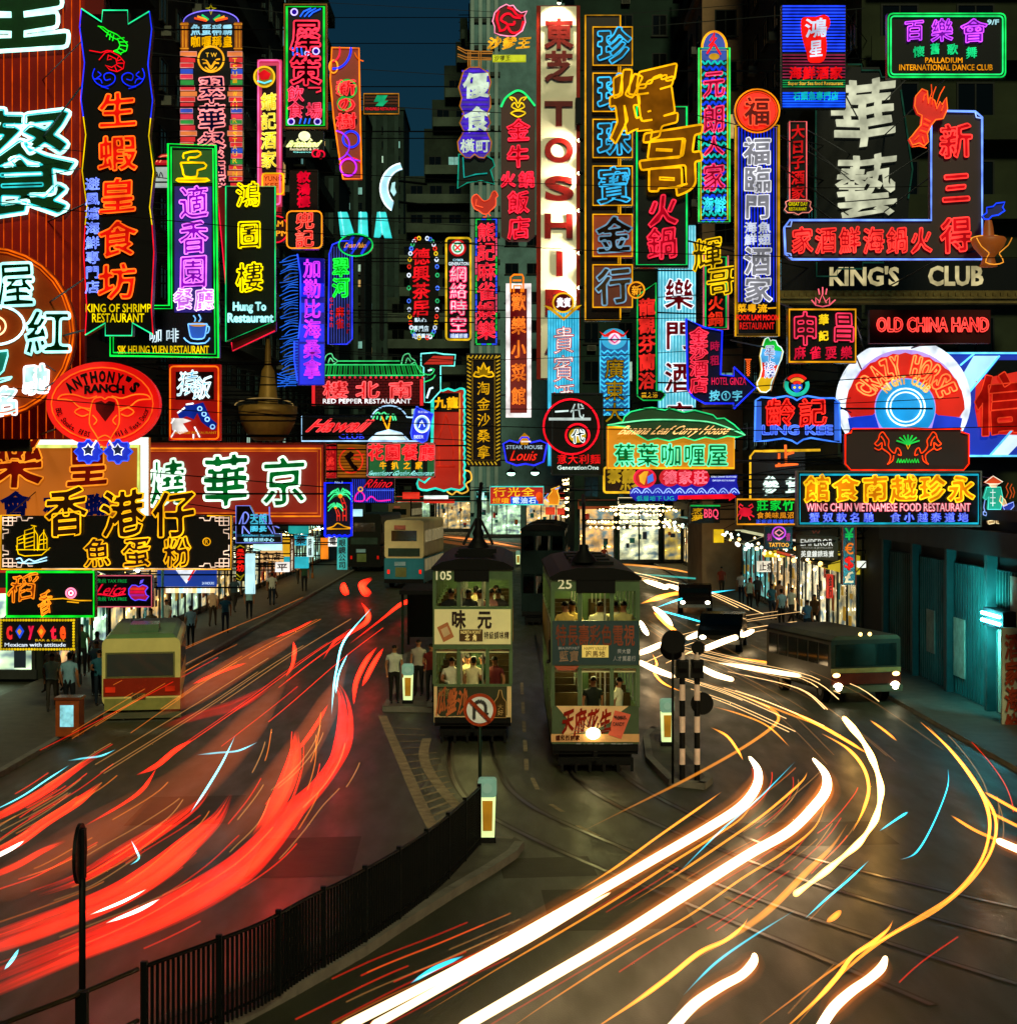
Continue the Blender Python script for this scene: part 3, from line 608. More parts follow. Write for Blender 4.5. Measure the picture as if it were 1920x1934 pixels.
# small shop signs of the street
smalls = [(545, 972, 582, 1008, 80, '18908c', 'square teal shop board highest of the small ones under the terracotta billboard', ''), (556, 1010, 580, 1030, 76, '28a8c0', 'pale blue square shop board left of a white upright one', '藥'), (536, 1052, 582, 1073, 72, '28b0c0', 'cyan oblong shop board low over the pavement', ''), (492, 1040, 533, 1060, 76, 'e0b070', 'cream and orange shop board with pale panels', '食店'), (520, 1062, 546, 1080, 70, 'f8f0e8', 'small white shop board with red marks', '平'), (533, 1016, 546, 1064, 82, 'd8a018', 'upright amber shop board', ''), (548, 1016, 555, 1080, 71, '40200c', 'slim dark upright shop board with pale marks', '大酒樓'), (580, 1014, 591, 1052, 74, 'd0f4f0', 'upright white shop board with two dark spots', '時鐘'), (606, 1014, 619, 1056, 88, 'e88018', 'upright orange shop board with fruit like lights', ''), (620, 1012, 637, 1032, 86, 'f0f0e8', 'small white square shop board beside the palm sign', '電'), (637, 1016, 655, 1076, 84, '38a098', 'tall teal upright shop board under the palm sign', '眼鏡公司'), (464, 1046, 480, 1122, 58, 'c0f0f8', 'tall pale blue lit post board left of the crossed tubes sign', ''), (478, 1027, 532, 1040, 78, 'c8fff8', 'bright white long shop board under the crossed tubes sign', ''), (760, 930, 792, 942, 140, 'd02818', 'far red shop board with white edge', ''), (800, 936, 846, 942, 130, 'e8f8f0', 'far slim white lit board under the scalloped red sign', ''), (800, 944, 858, 950, 128, 'c82818', 'far slim red lit board under the scalloped red sign', ''), (664, 962, 684, 975, 110, 'b0e8f8', 'far pale blue lit board right of the palm sign', ''), (1324, 1008, 1342, 1036, 98, '40b8e0', 'small pale blue upright board under the pink lettered sign', ''), (1348, 1000, 1366, 1025, 92, 'd8b010', 'small yellow board under the crab sign', ''), (1430, 1060, 1464, 1080, 84, 'e8e0c8', 'cream board with red words near the small purple sign', '止痛'), (1444, 1040, 1500, 1052, 80, 'd0b818', 'long yellow board under the small purple sign', ''), (1620, 1060, 1634, 1072, 62, 'f8fff0', 'small white lit box beside the currency sign', ''), (1562, 1085, 1572, 1130, 68, 'c03020', 'slim red upright board behind the currency sign', '金行'), (903, 930, 914, 944, 150, 'c0f8f0', 'tiny pale far board above the left tram pole', ''), (1030, 958, 1048, 972, 130, 'd03818', 'round far red lantern board', ''), (1052, 960, 1066, 972, 132, 'c83018', 'second far red board by the bulb rows', '')]
for x0, y0, x1, y1, Y, c, lab, tx in smalls:
    s = Sign('shop_sign', lab, (x0 + x1) / 2, (y0 + y1) / 2, Y, group='small shop boards at street level')
    s.rect(x0, y0, x1, y1, box_light(c, .95, .3, 1.5), 0, .25); s.edge(x0, y0, x1, y1, c, 1.1, .8, .5)
    if tx: s.cj(tx, x0 + 2, y0 + 2, x1 - 2, y1 - 2, '402018' if c != '40200c' else 'f0e0c0', 0 if c != '40200c' else 1, split=False, b=.02)
    if Y < 125: s.hang(x0, y0, x1, y1)
    else:
        m = MB(); a = s.q((x0 + x1) / 2, y1); m.bar((a[0], .12, a[2]), (a[0], .12, -s.root.location.z), .06, STEEL); m.build('post', s.root)
# ------------------------------------------------------------------ SIGNS, left side of the street
RED, ORG, YEL, GRN, CYN, BLU, PUR, PNK, WHT, GLD = 'ff1810', 'ff6a08', 'ffd400', '08e048', '60f0ff', '1a34ff', 'b428ff', 'ff4878', 'f4fff8', 'ffb000'
BLACK = pt('0b0a0c', .45); DARKG = pt('0c1410', .5); GREY = pt('55585a', .5)
def rip(a, b, n, amp):   # wavy edge from a to b
    a, b = Vector(a), Vector(b); d = (b - a); p = Vector((-d.y, d.x)).normalized()
    return [tuple(a + d * (i / (n * 4)) + p * amp * math.sin(i * math.pi / 2)) for i in range(n * 4 + 1)]

# giant red board with vertical tubes
s = Sign('billboard', 'huge red board of vertical orange tubes with giant pale outlined green characters', 60, 395, 52)
s.rect(-120, -60, 160, 830, pt('8a1206', .5, 0, .25, .4))
s.rect(160, -60, 196, 26, pt('6a0c05', .5, 0, .25, .4), 0)
s.lines([[(x, -58), (x, 828)] for x in range(-104, 158, 16)], 'ff5a0a', .75, .8, .05, 'vertical_tube')
s.cj('皇', -70, -140, 138, 108, '0a3a12', 0, 'b8fff0', 2.2, 3.4, .03, .05, d=.16, ex=.1)
s.cj('餐', -62, 200, 148, 418, '0a3a12', 0, 'b8fff0', 2.2, 3.4, .025, .05, d=.16, ex=.1)
s.cj('餐', -62, 200, 148, 418, None, 0, '30d0d0', 1.2, 1.2, .012, .05, d=.2)
s.hang(-120, 0, 160, 830)
# disc of the same house
s = Sign('round_sign', 'round orange brown disc sign with pale outlined green characters and a cup', -20, 628, 50.6)
s.oval(-20, 628, 163, 163, pt('a23c08', .5, 0, .3, .4)); s.ring(-20, 628, 160, 160, ORG, 1.1, 1.5); s.ring(-20, 628, 154, 154, ORG, .9, 1.1)
s.cj('屋', -6, 490, 68, 580, '0a5a20', .15, 'a8fff0', 2., 2.2, .03, .03); s.cj('紅', 46, 585, 138, 668, '0a5a20', .15, 'a8fff0', 2., 2.2, .03, .03)
s.ring(-8, 614, 55, 37, 'c0ffff', 2.2, 2.2); s.ring(-8, 616, 20, 18, 'ffe0a0', 1.8, 1.6); s.ring(-8, 620, 9, 9, 'ffe0a0', 1.8, 1.4)
s.lines([[(-40, 668), (16, 662), (16, 672), (8, 700), (-4, 712), (-40, 714)], [(-40, 722), (24, 712), (20, 716), (-6, 724)]], '90fff0', 2., 1.6)
s.poly([(-40, 668), (14, 664), (8, 698), (-4, 710), (-40, 712)], pt('209a98', .5), .03, .03, 'cup')
s.cj('馳', 44, 690, 96, 742, 'c8fff8', 1.3, 'ffffff', 2.2, 1.6, .05); s.cj('名', -12, 730, 38, 784, 'c8fff8', 1.3, 'ffffff', 2.2, 1.6, .05)
s.hang(-150, 520, 140, 760)

# shrimp sign
s = Sign('neon_sign', 'tall wavy black sign with orange characters under a green and red shrimp', 222, 330, 44)
L1 = rip((155, 17), (162, 425), 3, 4); Rt = rip((283, 22), (288, 425), 3, -4)
L2 = rip((162, 425), (162, 633), 1, 3); R2 = rip((288, 425), (290, 632), 1, -3)
top = [(155, 17), (193, 42), (195, 20), (242, 20), (243, 46), (283, 22)]; bot = [(290, 632), (251, 610), (250, 634), (200, 634), (200, 610), (162, 633)]
s.poly(top + Rt[1:] + R2[1:] + bot[1:-1] + L2[::-1][:-1] + L1[::-1][:-1], pt('090706', .4), 0, .3)
s.line(top, '20e890', 1.7, 1.1); s.line(bot, '20e890', 1.7, 1.1)
for e in (L1, Rt): s.line(e[:7], '1830ff', 1.8, .9); s.line(e[6:], 'e8c400', 1.5, .9)
for e in (L2, R2): s.line(e, 'e01020', 1.6, .9)
s.cj('生蝦皇食坊', 186, 168, 260, 572, 'f01408', 1.0, 'ff6414', 1.8, 1.1, .022, .08, gap=.18)
s.cj('避風塘海鮮專門店', 162, 334, 190, 556, None, 0, '7088ff', 2.2, .55, .0, .05, gap=.14)
s.la('KING OF SHRIMP', 163, 574, 286, 590, 'ffe000', 1.1, b=.005); s.la('RESTAURANT', 175, 592, 273, 609, 'ffe000', 1.1, b=.005)
g = [[(186, 50), (196, 52), (204, 58), (222, 66), (236, 78), (242, 86), (240, 96), (228, 102), (216, 97)], [(190, 52), (202, 62), (214, 72), (224, 76), (228, 86), (224, 94), (216, 97)],
     [(206, 60), (202, 70)], [(210, 64), (208, 76)], [(216, 66), (214, 78)], [(222, 74), (236, 72)], [(226, 80), (242, 80)], [(228, 86), (242, 88)], [(226, 92), (239, 98)], [(222, 96), (230, 104)]]
s.lines(g, '18f020', 1.7, .9, name='shrimp_outline')
s.poly([(204, 60), (222, 66), (238, 80), (242, 90), (236, 100), (218, 98), (227, 90), (224, 78), (212, 70)], pt('04300a', .5), .02, .02, 'shrimp_body')
g = [[(170, 96), (192, 100), (204, 96), (216, 98)], [(188, 114), (200, 100), (210, 98), (226, 106), (236, 118), (234, 130), (222, 136), (208, 132), (200, 124), (212, 128), (222, 122), (220, 112), (208, 106)],
     [(226, 106), (222, 114)], [(232, 112), (222, 116)], [(236, 120), (222, 120)], [(232, 130), (222, 124)], [(222, 136), (218, 126)], [(206, 104), (204, 114), (212, 112)]]
s.lines(g, 'f00818', 1.5, .8, name='shrimp_outline')
for c, sg in ((204, 1), (246, -1)):
    g = [[(c - sg * 24, 130), (c - sg * 28, 144), (c - sg * 20, 158), (c - sg * 4, 164), (c + sg * 12, 156), (c + sg * 14, 144), (c + sg * 4, 138), (c - sg * 6, 142), (c - sg * 4, 152), (c + sg * 6, 150)],
         [(c - sg * 26, 150), (c - sg * 14, 150), (c - sg * 10, 158)], [(c - sg * 18, 136), (c - sg * 12, 142), (c - sg * 20, 148)], [(c - sg * 12, 164), (c + sg * 2, 168)]]
    s.lines(g, '1028ff', 1.7, .8, name='wave_outline', smooth=3)
s.hang(162, 60, 288, 600)

# arched tower sign
s = Sign('tower_sign', 'ornate tower sign with rainbow stripes, arched fan top and round gold crest', 399, 200, 60)
s.rect(341, 97, 458, 355, BLACK, 0, .3); s.rect(350, 42, 452, 97, pt('2a0d08', .5))
fan = [(399 + 52 * math.cos(R(a)), 42 - 22 * math.sin(R(a))) for a in range(0, 181, 12)]
s.poly(fan, pt('141a60', .5)); s.line(fan, '8070ff', 1.4, .9)
for i, (c, a) in enumerate((('ff5020', 150), ('ffa020', 135), ('20c060', 118), ('ff5020', 30), ('ffa020', 45), ('20c060', 62))):
    s.line([(399 + 10 * math.cos(R(a)), 42 - 5 * math.sin(R(a))), (399 + 36 * math.cos(R(a)), 42 - 15 * math.sin(R(a)))], c, 1.2, 1.8)
s.lines([[(399, 8), (401, 15), (409, 16), (402, 18), (399, 28), (396, 18), (389, 16), (397, 15)]], 'c0b010', 1.2, .7, closed=True, name='star')
s.cj('魚蛋稱霸', 360, 46, 440, 66, 'a0e8ff', .9, b=.02, split=False); s.cj('咖喱稱皇', 360, 68, 440, 89, 'ffb800', 1., b=.02, split=False)
for x in (342, 443): s.rect(x, 42, x + 14, 97, pt('c87010', .5), .05, .12, 'column'); s.lines([[(x - 1, 46), (x + 15, 46)], [(x - 1, 92), (x + 15, 92)], [(x + 4, 50), (x + 4, 90)], [(x + 10, 50), (x + 10, 90)]], 'e09020', .9, 1)
cols = ['ff8a40', 'f01830', 'f01830', '2050e0', 'ff2858', '10a040', 'f01838']
for side in (0, 1):
    x0, x1 = (341, 372) if side == 0 else (430, 458)
    for i in range(24):
        y = 98 + i * 10.7; w = (x1 - x0) * (1 - .25 * abs(math.sin(math.pi * (i % 7) / 7)))
        a, b = (x0, x0 + w) if side == 0 else (x1 - w, x1)
        s.rect(a, y, b, y + 8.6, box_light(cols[i % 7], .55, .3, 2), .04, .05, 'colour_bar')
        if i % 2 == 0: s.edge(a, y, b, y + 8.6, 'ffb0a0', .8, .6, 0, .07)
s.oval(399, 112, 25, 25, pt('0a0805', .5), .05, .1, 'crest'); s.ring(399, 112, 24, 24, 'ffb020', 1.2, 1.6)
s.la('T W', 389, 100, 410, 108, 'ffc030', 1.2)
s.lines([[(382, 112), (390, 114), (399, 126), (408, 114), (416, 112)], [(384, 120), (392, 120), (399, 130), (406, 120), (414, 120)], [(388, 127), (399, 134), (410, 127)]], 'ffb020', 1.2, 1.3, smooth=3)
s.cj('翠華餐廳', 374, 143, 427, 354, '20184a', .3, 'ff8a8a', 1.5, 1.0, .03, .06, gap=.05)
for i, ch in enumerate('TSUI WAH RESTAURANT'):
    if ch != ' ': s.la(ch, 440, 110 + i * 12.6, 448, 119 + i * 12.6, 'ffc820', 1.0)
s.hang(341, 60, 458, 340)

# L-shaped cafe sign
s = Sign('neon_sign', 'L shaped green edged sign with cup icons and magenta outlined characters', 352, 474, 46)
pl = [(318, 272), (408, 275), (413, 675), (209, 672), (209, 577), (320, 577)]
s.poly(pl, pt('0b0b1c', .5), 0, .3); s.line(pl, '08e840', 1.7, 1.7, closed=True); s.line([(324, 278), (403, 281), (407, 669), (215, 666), (215, 583), (325, 583)], '08e840', 1.3, 1.2, closed=True)
s.rect(327, 284, 402, 345, box_light('104a0c', .8, .4, 1.2), .03, .03, 'icon_panel'); s.rect(330, 352, 400, 590, box_light('1c0a78', .7, .4, .8), .03, .03, 'inner_panel')
s.lines([[(348, 300), (348, 290), (374, 286), (380, 292), (370, 298), (358, 298), (356, 304)], [(342, 308), (386, 308), (388, 318), (374, 322), (372, 334), (350, 334), (346, 322), (342, 308)], [(336, 338), (392, 338), (388, 343), (338, 343), (336, 338)]], 'ffc400', 1.6, 1.7, name='cup_icon', smooth=2)
s.cj('適香園', 339, 350, 394, 545, 'a010d8', .7, 'f070ff', 1.8, 1., .02, .06); s.cj('餐廳', 328, 545, 406, 585, 'e070ff', 1.2, 'ffd0ff', 2., .8, .03, .06)
s.cj('咖啡', 278, 620, 342, 647, 'd8f4ff', 1.2, b=.0, split=False, gap=.2)
s.la('SIK HEUNG YUEN RESTAURANT', 223, 653, 395, 668, 'ffd800', 1.1, b=.01)
s.lines([[(356, 612), (360, 634), (366, 640), (382, 640), (388, 634), (392, 612)], [(356, 612), (392, 612)], [(391, 616), (396, 618), (394, 628), (389, 630)], [(348, 638), (360, 648), (388, 648), (397, 638)], [(366, 596), (370, 602), (368, 608)], [(376, 594), (380, 602), (376, 608)]], '70b8ff', 1.9, 1.1, name='cup_outline', smooth=2)
s.poly([(357, 613), (391, 613), (386, 634), (380, 639), (367, 639), (361, 634)], box_light('1a58c8', .7), .03, .03, 'cup'); s.oval(374, 613, 16, 4, em('ffb050', .7), .06, .03, 'coffee')
s.hang(215, 300, 410, 660)

# dark yellow sign with slanted green edge, red triangle behind
s = Sign('neon_sign', 'dark hanging board with yellow characters, pale gothic words and slanted green lower edge', 474, 490, 50)
pl = [(427, 352), (520, 352), (520, 606), (427, 645)]
s.poly([(408, 352), (430, 352), (430, 560), (426, 545)], pt('7a0a10', .5), -.2, .1, 'rear_board'); s.poly([(436, 640), (520, 606), (520, 624), (438, 662)], pt('5a0a0c', .5), -.2, .1, 'rear_board')
s.line([(408, 352), (426, 545)], 'ff1838', 1.4, 1, -.1); s.line([(436, 646), (438, 662), (518, 624)], 'ff1838', 1.4, 1, -.1)
s.poly(pl, pt('10160f', .5), 0, .2); s.line(pl, '10c868', 1.5, 1, closed=True)
s.cj('鴻', 446, 343, 492, 392, '2a2400', 0, 'ffe000', 1.6, 1.2, .02, .06); s.cj('圖', 448, 416, 494, 470, '2a2400', 0, 'ffe000', 1.6, 1.2, .02, .03); s.cj('樓', 446, 495, 498, 552, '2a2400', 0, 'ffe000', 1.6, 1.2, .02, .06)
s.la('Hung To', 441, 571, 503, 592, 'd0fff8', 1., 'a0ffff', 1.6, .5, .015); s.la('Restaurant', 431, 592, 517, 609, 'd0fff8', 1., 'a0ffff', 1.6, .5, .015)
s.hang(427, 360, 520, 600)

s = Sign('fascia_sign', 'small pale square plate with a black brush scribble between two tall neon boards', 301, 333, 62)
s.rect(285, 315, 317, 352, box_light('b8c8c8', .55, .3, 2)); s.lines([[(288, 334), (291, 325), (297, 326), (295, 334), (290, 336)], [(297, 326), (300, 336), (304, 325), (308, 334)]], '101010', 0, .8, .04, 'brush_mark', 3); s.hang(285, 315, 317, 352)
s = Sign('neon_sign', 'small red arched plate with gold lines above a pale square plate', 305, 300, 62.5)
s.poly([(292, 309), (296, 298), (305, 291), (318, 290), (318, 309)], box_light('c01020', .7)); s.lines([[(296, 306), (300, 299), (307, 295), (317, 294)], [(302, 307), (306, 301), (317, 299)]], 'ff9060', 1.2, .8); s.hang(292, 290, 318, 309)

# pink vertical
s = Sign('neon_sign', 'narrow pink edged vertical sign with yellow characters and a round goose emblem', 508, 250, 56)
s.rect(486, 112, 531, 388, box_light('c83058', .75, .3, 1)); s.rect(495, 124, 522, 326, pt('1e040c', .5), .03, .05, 'inner_panel'); s.edge(486, 112, 531, 388, 'ff60a0', 1.4, 1.5, 2, .06, 5)
s.oval(500, 146, 20, 20, pt('c8a010', .5), .08, .06, 'emblem'); s.ring(500, 146, 19, 19, 'e8b820', 1.3, 1.6, .12); s.poly([(488, 140), (500, 132), (512, 140), (508, 150), (494, 152)], em('f01820', .8), .1, .04, 'emblem_goose'); s.line([(487, 154), (500, 158), (514, 153)], '60e0f0', 1.4, 1.4, .12)
s.cj('鏞記酒家', 493, 174, 523, 320, 'ffd000', 1.2, 'ffe860', 1.5, .5, .012, .06, gap=.1)
s.rect(495, 327, 537, 368, box_light('f06818', .9, .2, 2), .06, .12, 'plaque'); s.edge(495, 327, 537, 368, 'ffc010', 1.3, 1.4, 1, .1, 6); s.la('YUNG', 499, 333, 533, 342, 'c81808', .6, d=.08); s.la('KEE', 501, 346, 526, 354, 'c81808', .6, d=.08)
s.hang(486, 120, 531, 380)
s = Sign('fascia_sign', 'small red lettered board peeping out behind a pink edged sign', 500, 382, 57.5)
s.rect(470, 352, 530, 402, box_light('98101c', .6, .4, 1)); s.cj('食家', 474, 356, 488, 384, 'ff6030', 1, split=False); s.la('RESTAURANT', 473, 390, 526, 399, 'ff5a50', .9); s.hang(470, 355, 530, 400)

# tall green framed red characters
s = Sign('neon_sign', 'tall navy sign framed in green with pink red characters and purple dots', 576, 125, 58)
s.rect(537, 8, 617, 242, pt('0a0c18', .5)); s.frame(536, 7, 618, 243, pt('a06a10', .5), 2.5, .05); s.edge(537, 8, 617, 242, '10c030', 1.6, 1.8, 5)
s.cj('犀策', 549, 34, 607, 164, '50060c', .2, 'ff3048', 1.7, 1.3, .03, .0, gap=.1, wob=0)
s.cj('飲食', 543, 162, 574, 224, 'e01830', .9, 'ff4868', 1.5, .7, .02, .04); s.cj('場', 577, 194, 610, 224, 'e01830', .9, 'ff4868', 1.5, .7, .02, .04); s.lines([[(582, 166), (606, 166), (606, 172), (597, 175)]], 'ff3048', 1.6, 1.3)
for x, y, r in ((556, 23, 6), (597, 97, 6), (580, 101, 4), (550, 230, 6), (600, 230, 6)): s.oval(x, y, r, r, em('3010a0', .8), .05, .04, 'dot', n=18); s.ring(x, y, r, r, 'c8b8ff', 1.6, 1.1, n=18)
s.lines([[(567, 32), (574, 22), (588, 16)], [(575, 32), (583, 23), (597, 16)], [(583, 32), (591, 24), (606, 17)], [(553, 90), (554, 105)], [(561, 90), (562, 105)], [(569, 90), (571, 105)], [(569, 224), (566, 234)], [(578, 224), (575, 234)], [(586, 224), (583, 234)]], '2060ff', 1.8, 1.2)
s.hang(537, 20, 617, 230)
# curved orange sign
s = Sign('neon_sign', 'curved tapering orange sign with blue and purple loops and red characters', 655, 214, 62)
pl = [(627, 90), (678, 91), (680, 200), (683, 338), (648, 338), (640, 290), (630, 220), (624, 150)]
s.poly(pl, box_light('902810', .55, .3, 1)); s.line(pl, 'ff7a14', 1.6, 1.3, closed=True)
s.ring(628, 96, 14, 20, 'ff2040', 1.6, 1.3, .07, -20, 90); s.ring(631, 90, 32, 40, '1430ff', 1.9, 1.8, .07, 0, 95); s.ring(630, 126, 8, 12, 'ffa020', 1.5, 1.2)
s.ring(663, 263, 15, 15, '1834ff', 1.9, 1.8); s.ring(630, 275, 30, 28, 'a028ff', 1.7, 1.2, .09, -80, 70); s.ring(658, 316, 15, 16, 'c828ff', 1.8, 1.5); s.ring(662, 318, 22, 20, 'ff2050', 1.5, 1.2, .06, 200, 330); s.line([(654, 288), (668, 302), (680, 304)], '6030ff', 1.6, 1.1); s.ring(690, 96, 20, 20, ORG, 1.2, 1, .07, 100, 170)
s.oval(653, 168, 17, 17, pt('0c3014', .5), .03, .03, 'roundel'); s.ring(656, 168, 17, 17, '20b040', 1.1, 1.6); s.ring(650, 196, 12, 12, '20b040', 1.1, 1.6); s.oval(654, 229, 21, 17, pt('140404', .5), .03, .03, 'roundel')
s.cj('新の樹', 635, 150, 673, 245, 'e01018', 1.1, 'ff4040', 1.5, .8, .03, .05, gap=.08); s.hang(627, 100, 680, 330)

s = Sign('neon_sign', 'dark sign with glowing cream palm and script words above a dark red board', 575, 272, 66)
s.rect(540, 247, 611, 297, pt('08100f', .5)); s.oval(575, 257, 11, 9, em('ffffc0', 1.4), .05, .04, 'palm_crown'); s.lines([[(564, 262), (560, 266)], [(586, 262), (590, 266)], [(575, 262), (575, 268)]], 'ffffb0', 1.5, 1.2)
s.la('Brittoland', 545, 266, 604, 278, 'ffffd8', 1.4, 'f0ff90', 1.5, .6, .02, .15); s.la('Restaurant & Bar', 548, 279, 602, 284, 'fff0c0', 1.2); s.la('Causeway', 554, 286, 592, 289, '90fff0', 1.3); s.ring(597, 290, 7, 7, 'e01030', 1.4, 1.4); s.ring(606, 292, 7, 7, 'e01030', 1.4, 1.4); s.hang(540, 250, 611, 295)
s = Sign('neon_sign', 'dark maroon board with three crimson characters above a black square sign', 573, 356, 70)
s.rect(547, 320, 600, 396, pt('1a0405', .5)); s.cj('敘鴻樓', 561, 322, 586, 392, 'f0082c', .9, b=.04, gap=.08); s.hang(547, 325, 600, 390)
s = Sign('neon_sign', 'black square sign with rounded orange edge and two coral brush characters', 575, 434, 52)
s.poly([(541 + 8, 398), (601, 398), (609, 406), (609, 462), (601, 470), (549, 470), (541, 462), (541, 406)], pt('060505', .5)); s.edge(541, 398, 609, 470, 'ff9018', 1.5, 1.2, 1, .07, 9)
s.cj('兜記', 558, 400, 594, 468, 'f02018', .9, 'ff5848', 1.5, .7, .02, .09); s.hang(541, 400, 609, 468)
s = Sign('round_sign', 'small round red ringed sign half hidden by a black square sign', 522, 433, 55)
s.oval(522, 433, 25, 27, pt('3a0606', .5)); s.ring(522, 433, 23, 25, 'f01830', 1.5, 1.3); s.ring(525, 432, 17, 18, 'ff9020', 1.2, .8, .07, 120, 230); s.la('AM', 513, 417, 535, 428, 'ffa020', 1.2, b=.02); s.la('PM', 521, 435, 545, 446, 'ffa020', 1.2, b=.02); s.hang(500, 415, 545, 450)
# sauna blue fringe
s = Sign('neon_sign', 'blue zigzag vertical sign with purple characters and long fringe of blue tubes', 575, 606, 54)
s.poly([(562, 486), (612, 488), (612, 727), (562, 727), (556, 690), (555, 645), (566, 640), (570, 560), (562, 500)], box_light('0a12a8', .5, .5, .8)); s.lines([[(562, 480), (568, 520), (568, 600), (564, 640)], [(556, 645), (556, 680), (562, 720)]], '2848ff', 1.7, 1.2)
for y0, y1 in ((535, 560), (572, 590), (612, 645), (650, 726)): s.rect(566, y0, 612, y1, box_light('1a2cf0', .8, .3, 1), .02, .03, 'blue_band')
s.cj('加勒比海桑拿', 573, 488, 607, 716, '38084a', .2, 'c030e8', 1.7, 1., .0, .0, gap=.06, wob=0)
fr = []
for i in range(44):
    y = 482 + i * 5.6; fr.append([(563, y), (548, y + 2 + 3 * math.sin(i)), (533 - 5 * math.sin(i * 1.7), y + 9 + 2 * math.cos(i * 2))])
for i in range(5): fr.append([(560, 712 + i * 4), (544, 712 + i * 4), (524, 706 + i * 6)])
s.lines(fr, '2060d8', 1.2, .7, .04, 'fringe_tube', 3); s.hang(556, 500, 612, 720)
# green river
s = Sign('neon_sign', 'blue pinstriped sign with two green characters under a striped blue oval', 645, 548, 64)
pl = [(622, 480), (628, 462), (645, 455), (665, 455), (665, 640), (655, 650), (620, 650)]
s.poly(pl, pt('0c1040', .5)); s.lines([[(x, 466), (x, 648)] for x in range(626, 664, 5)], '4050c0', .9, .6, .04); s.line(pl, '2838ff', 1.6, 1.2, closed=True)
s.cj('翠河', 628, 486, 660, 562, '08c018', 1.1, '20ff40', 1.5, .7, .03, .04); s.cj('麻雀', 634, 578, 650, 622, 'e01808', .9, b=.02, gap=.1)
for i, ch in enumerate('Green'): s.la(ch, 623, 562 + i * 12, 629, 570 + i * 12, 'e02018', 1)
for i, ch in enumerate('River'): s.la(ch, 655, 574 + i * 12, 661, 582 + i * 12, 'a01838', 1)
s.oval(672, 463, 33, 22, pt('0a1440', .5), .05, .2, 'oval_panel'); s.ring(672, 463, 32, 21, '10c050', 1.4, 1.2, .1)
s.lines([[(650, 474), (668, 446)], [(664, 480), (684, 448)], [(682, 480), (698, 456)]], '1c38d8', 1.1, 2.4, .08); s.la('Dream Palace', 652, 459, 694, 468, 'f0a028', 1.2, sh=.1, d=.12); s.poly([(660, 472), (684, 472), (679, 484), (665, 484)], BLACK, .1, .03, 'notch'); s.hang(622, 470, 665, 640)
s = Sign('fascia_sign', 'small brown banded sign with green zigzag emblem hung against the dusk sky', 720, 196, 80)
s.rect(686, 176, 754, 216, pt('140c06', .5)); s.edge(686, 176, 754, 216, 'b07018', 1.2, 1, 1)
for y in (181, 187, 193): s.rect(689, y, 751, y + 3.6, pt('6a3010', .5), .03, .03, 'band')
s.poly([(712, 180), (732, 180), (726, 190), (733, 190), (722, 201), (708, 201), (716, 192), (706, 192)], em('18b070', .9), .06, .04, 'emblem'); s.la('KINGSFIELD RESTAURANT', 690, 203, 750, 208, 'f01828', 1.1); s.rect(689, 209, 751, 213, pt('0a3020', .5), .03, .03, 'band'); s.hang(686, 180, 754, 212)

# far rooftop neons
s = Sign('rooftop_sign', 'large cyan block letters standing on a distant rooftop frame', 688, 424, 226)
for pl in ([(638, 400), (655, 400), (669, 445), (643, 445)], [(677, 400), (692, 400), (694, 446), (676, 446)], [(712, 400), (728, 400), (739, 447), (725, 447), (720, 432), (717, 447), (706, 447)]):
    s.poly(pl, box_light('30d8d8', .95, .25, .6), 0, 1.2, 'letter'); s.lines([[(a[0] * .7 + b[0] * .3, a[1]), (a[0] * .7 + b[0] * .3 + (pl[2][0] - pl[1][0]) * .5, 444)] for a, b in ((pl[0], pl[1]),)], '90ffff', 1.2, 1, .2)
mb = MB()
for x in (645, 684, 720): a = s.q(x, 446); mb.box(a[0] - .3, a[0] + .3, .5, 1.1, a[2], s.q(x, 640)[2], STEEL)
mb.build('support_frame', s.root)
s = Sign('rooftop_sign', 'white and pale blue crescent arc neon high on a dark tower side', 740, 358, 186)
arc = [(762 - 44 * math.sin(R(a)), 356 - 48 * math.cos(R(a))) for a in range(8, 150, 10)]; arci = [(764 - 32 * math.sin(R(a)), 354 - 36 * math.cos(R(a))) for a in range(8, 140, 10)]
s.poly(arc + arci[::-1], box_light('a8e0f8', .9, .2, .5), 0, .6); s.line(arc, 'f4ffff', 1.6, 1.3, .1); s.line(arci, 'f4ffff', 1.4, 1.1, .1)
s.poly([(740, 345), (746, 343), (745, 352), (748, 362), (743, 369), (737, 360)], box_light('b0e8f0', .9), 0, .5, 'emblem')
mb = MB(); a = s.q(752, 340); b = s.q(752, 380); mb.bar((a[0], .4, a[2]), (a[0] + 3.2, 2.5, a[2]), .15, STEEL); mb.bar((a[0], .4, b[2]), (a[0] + 3.2, 2.5, b[2]), .15, STEEL); mb.build('bracket', s.root)

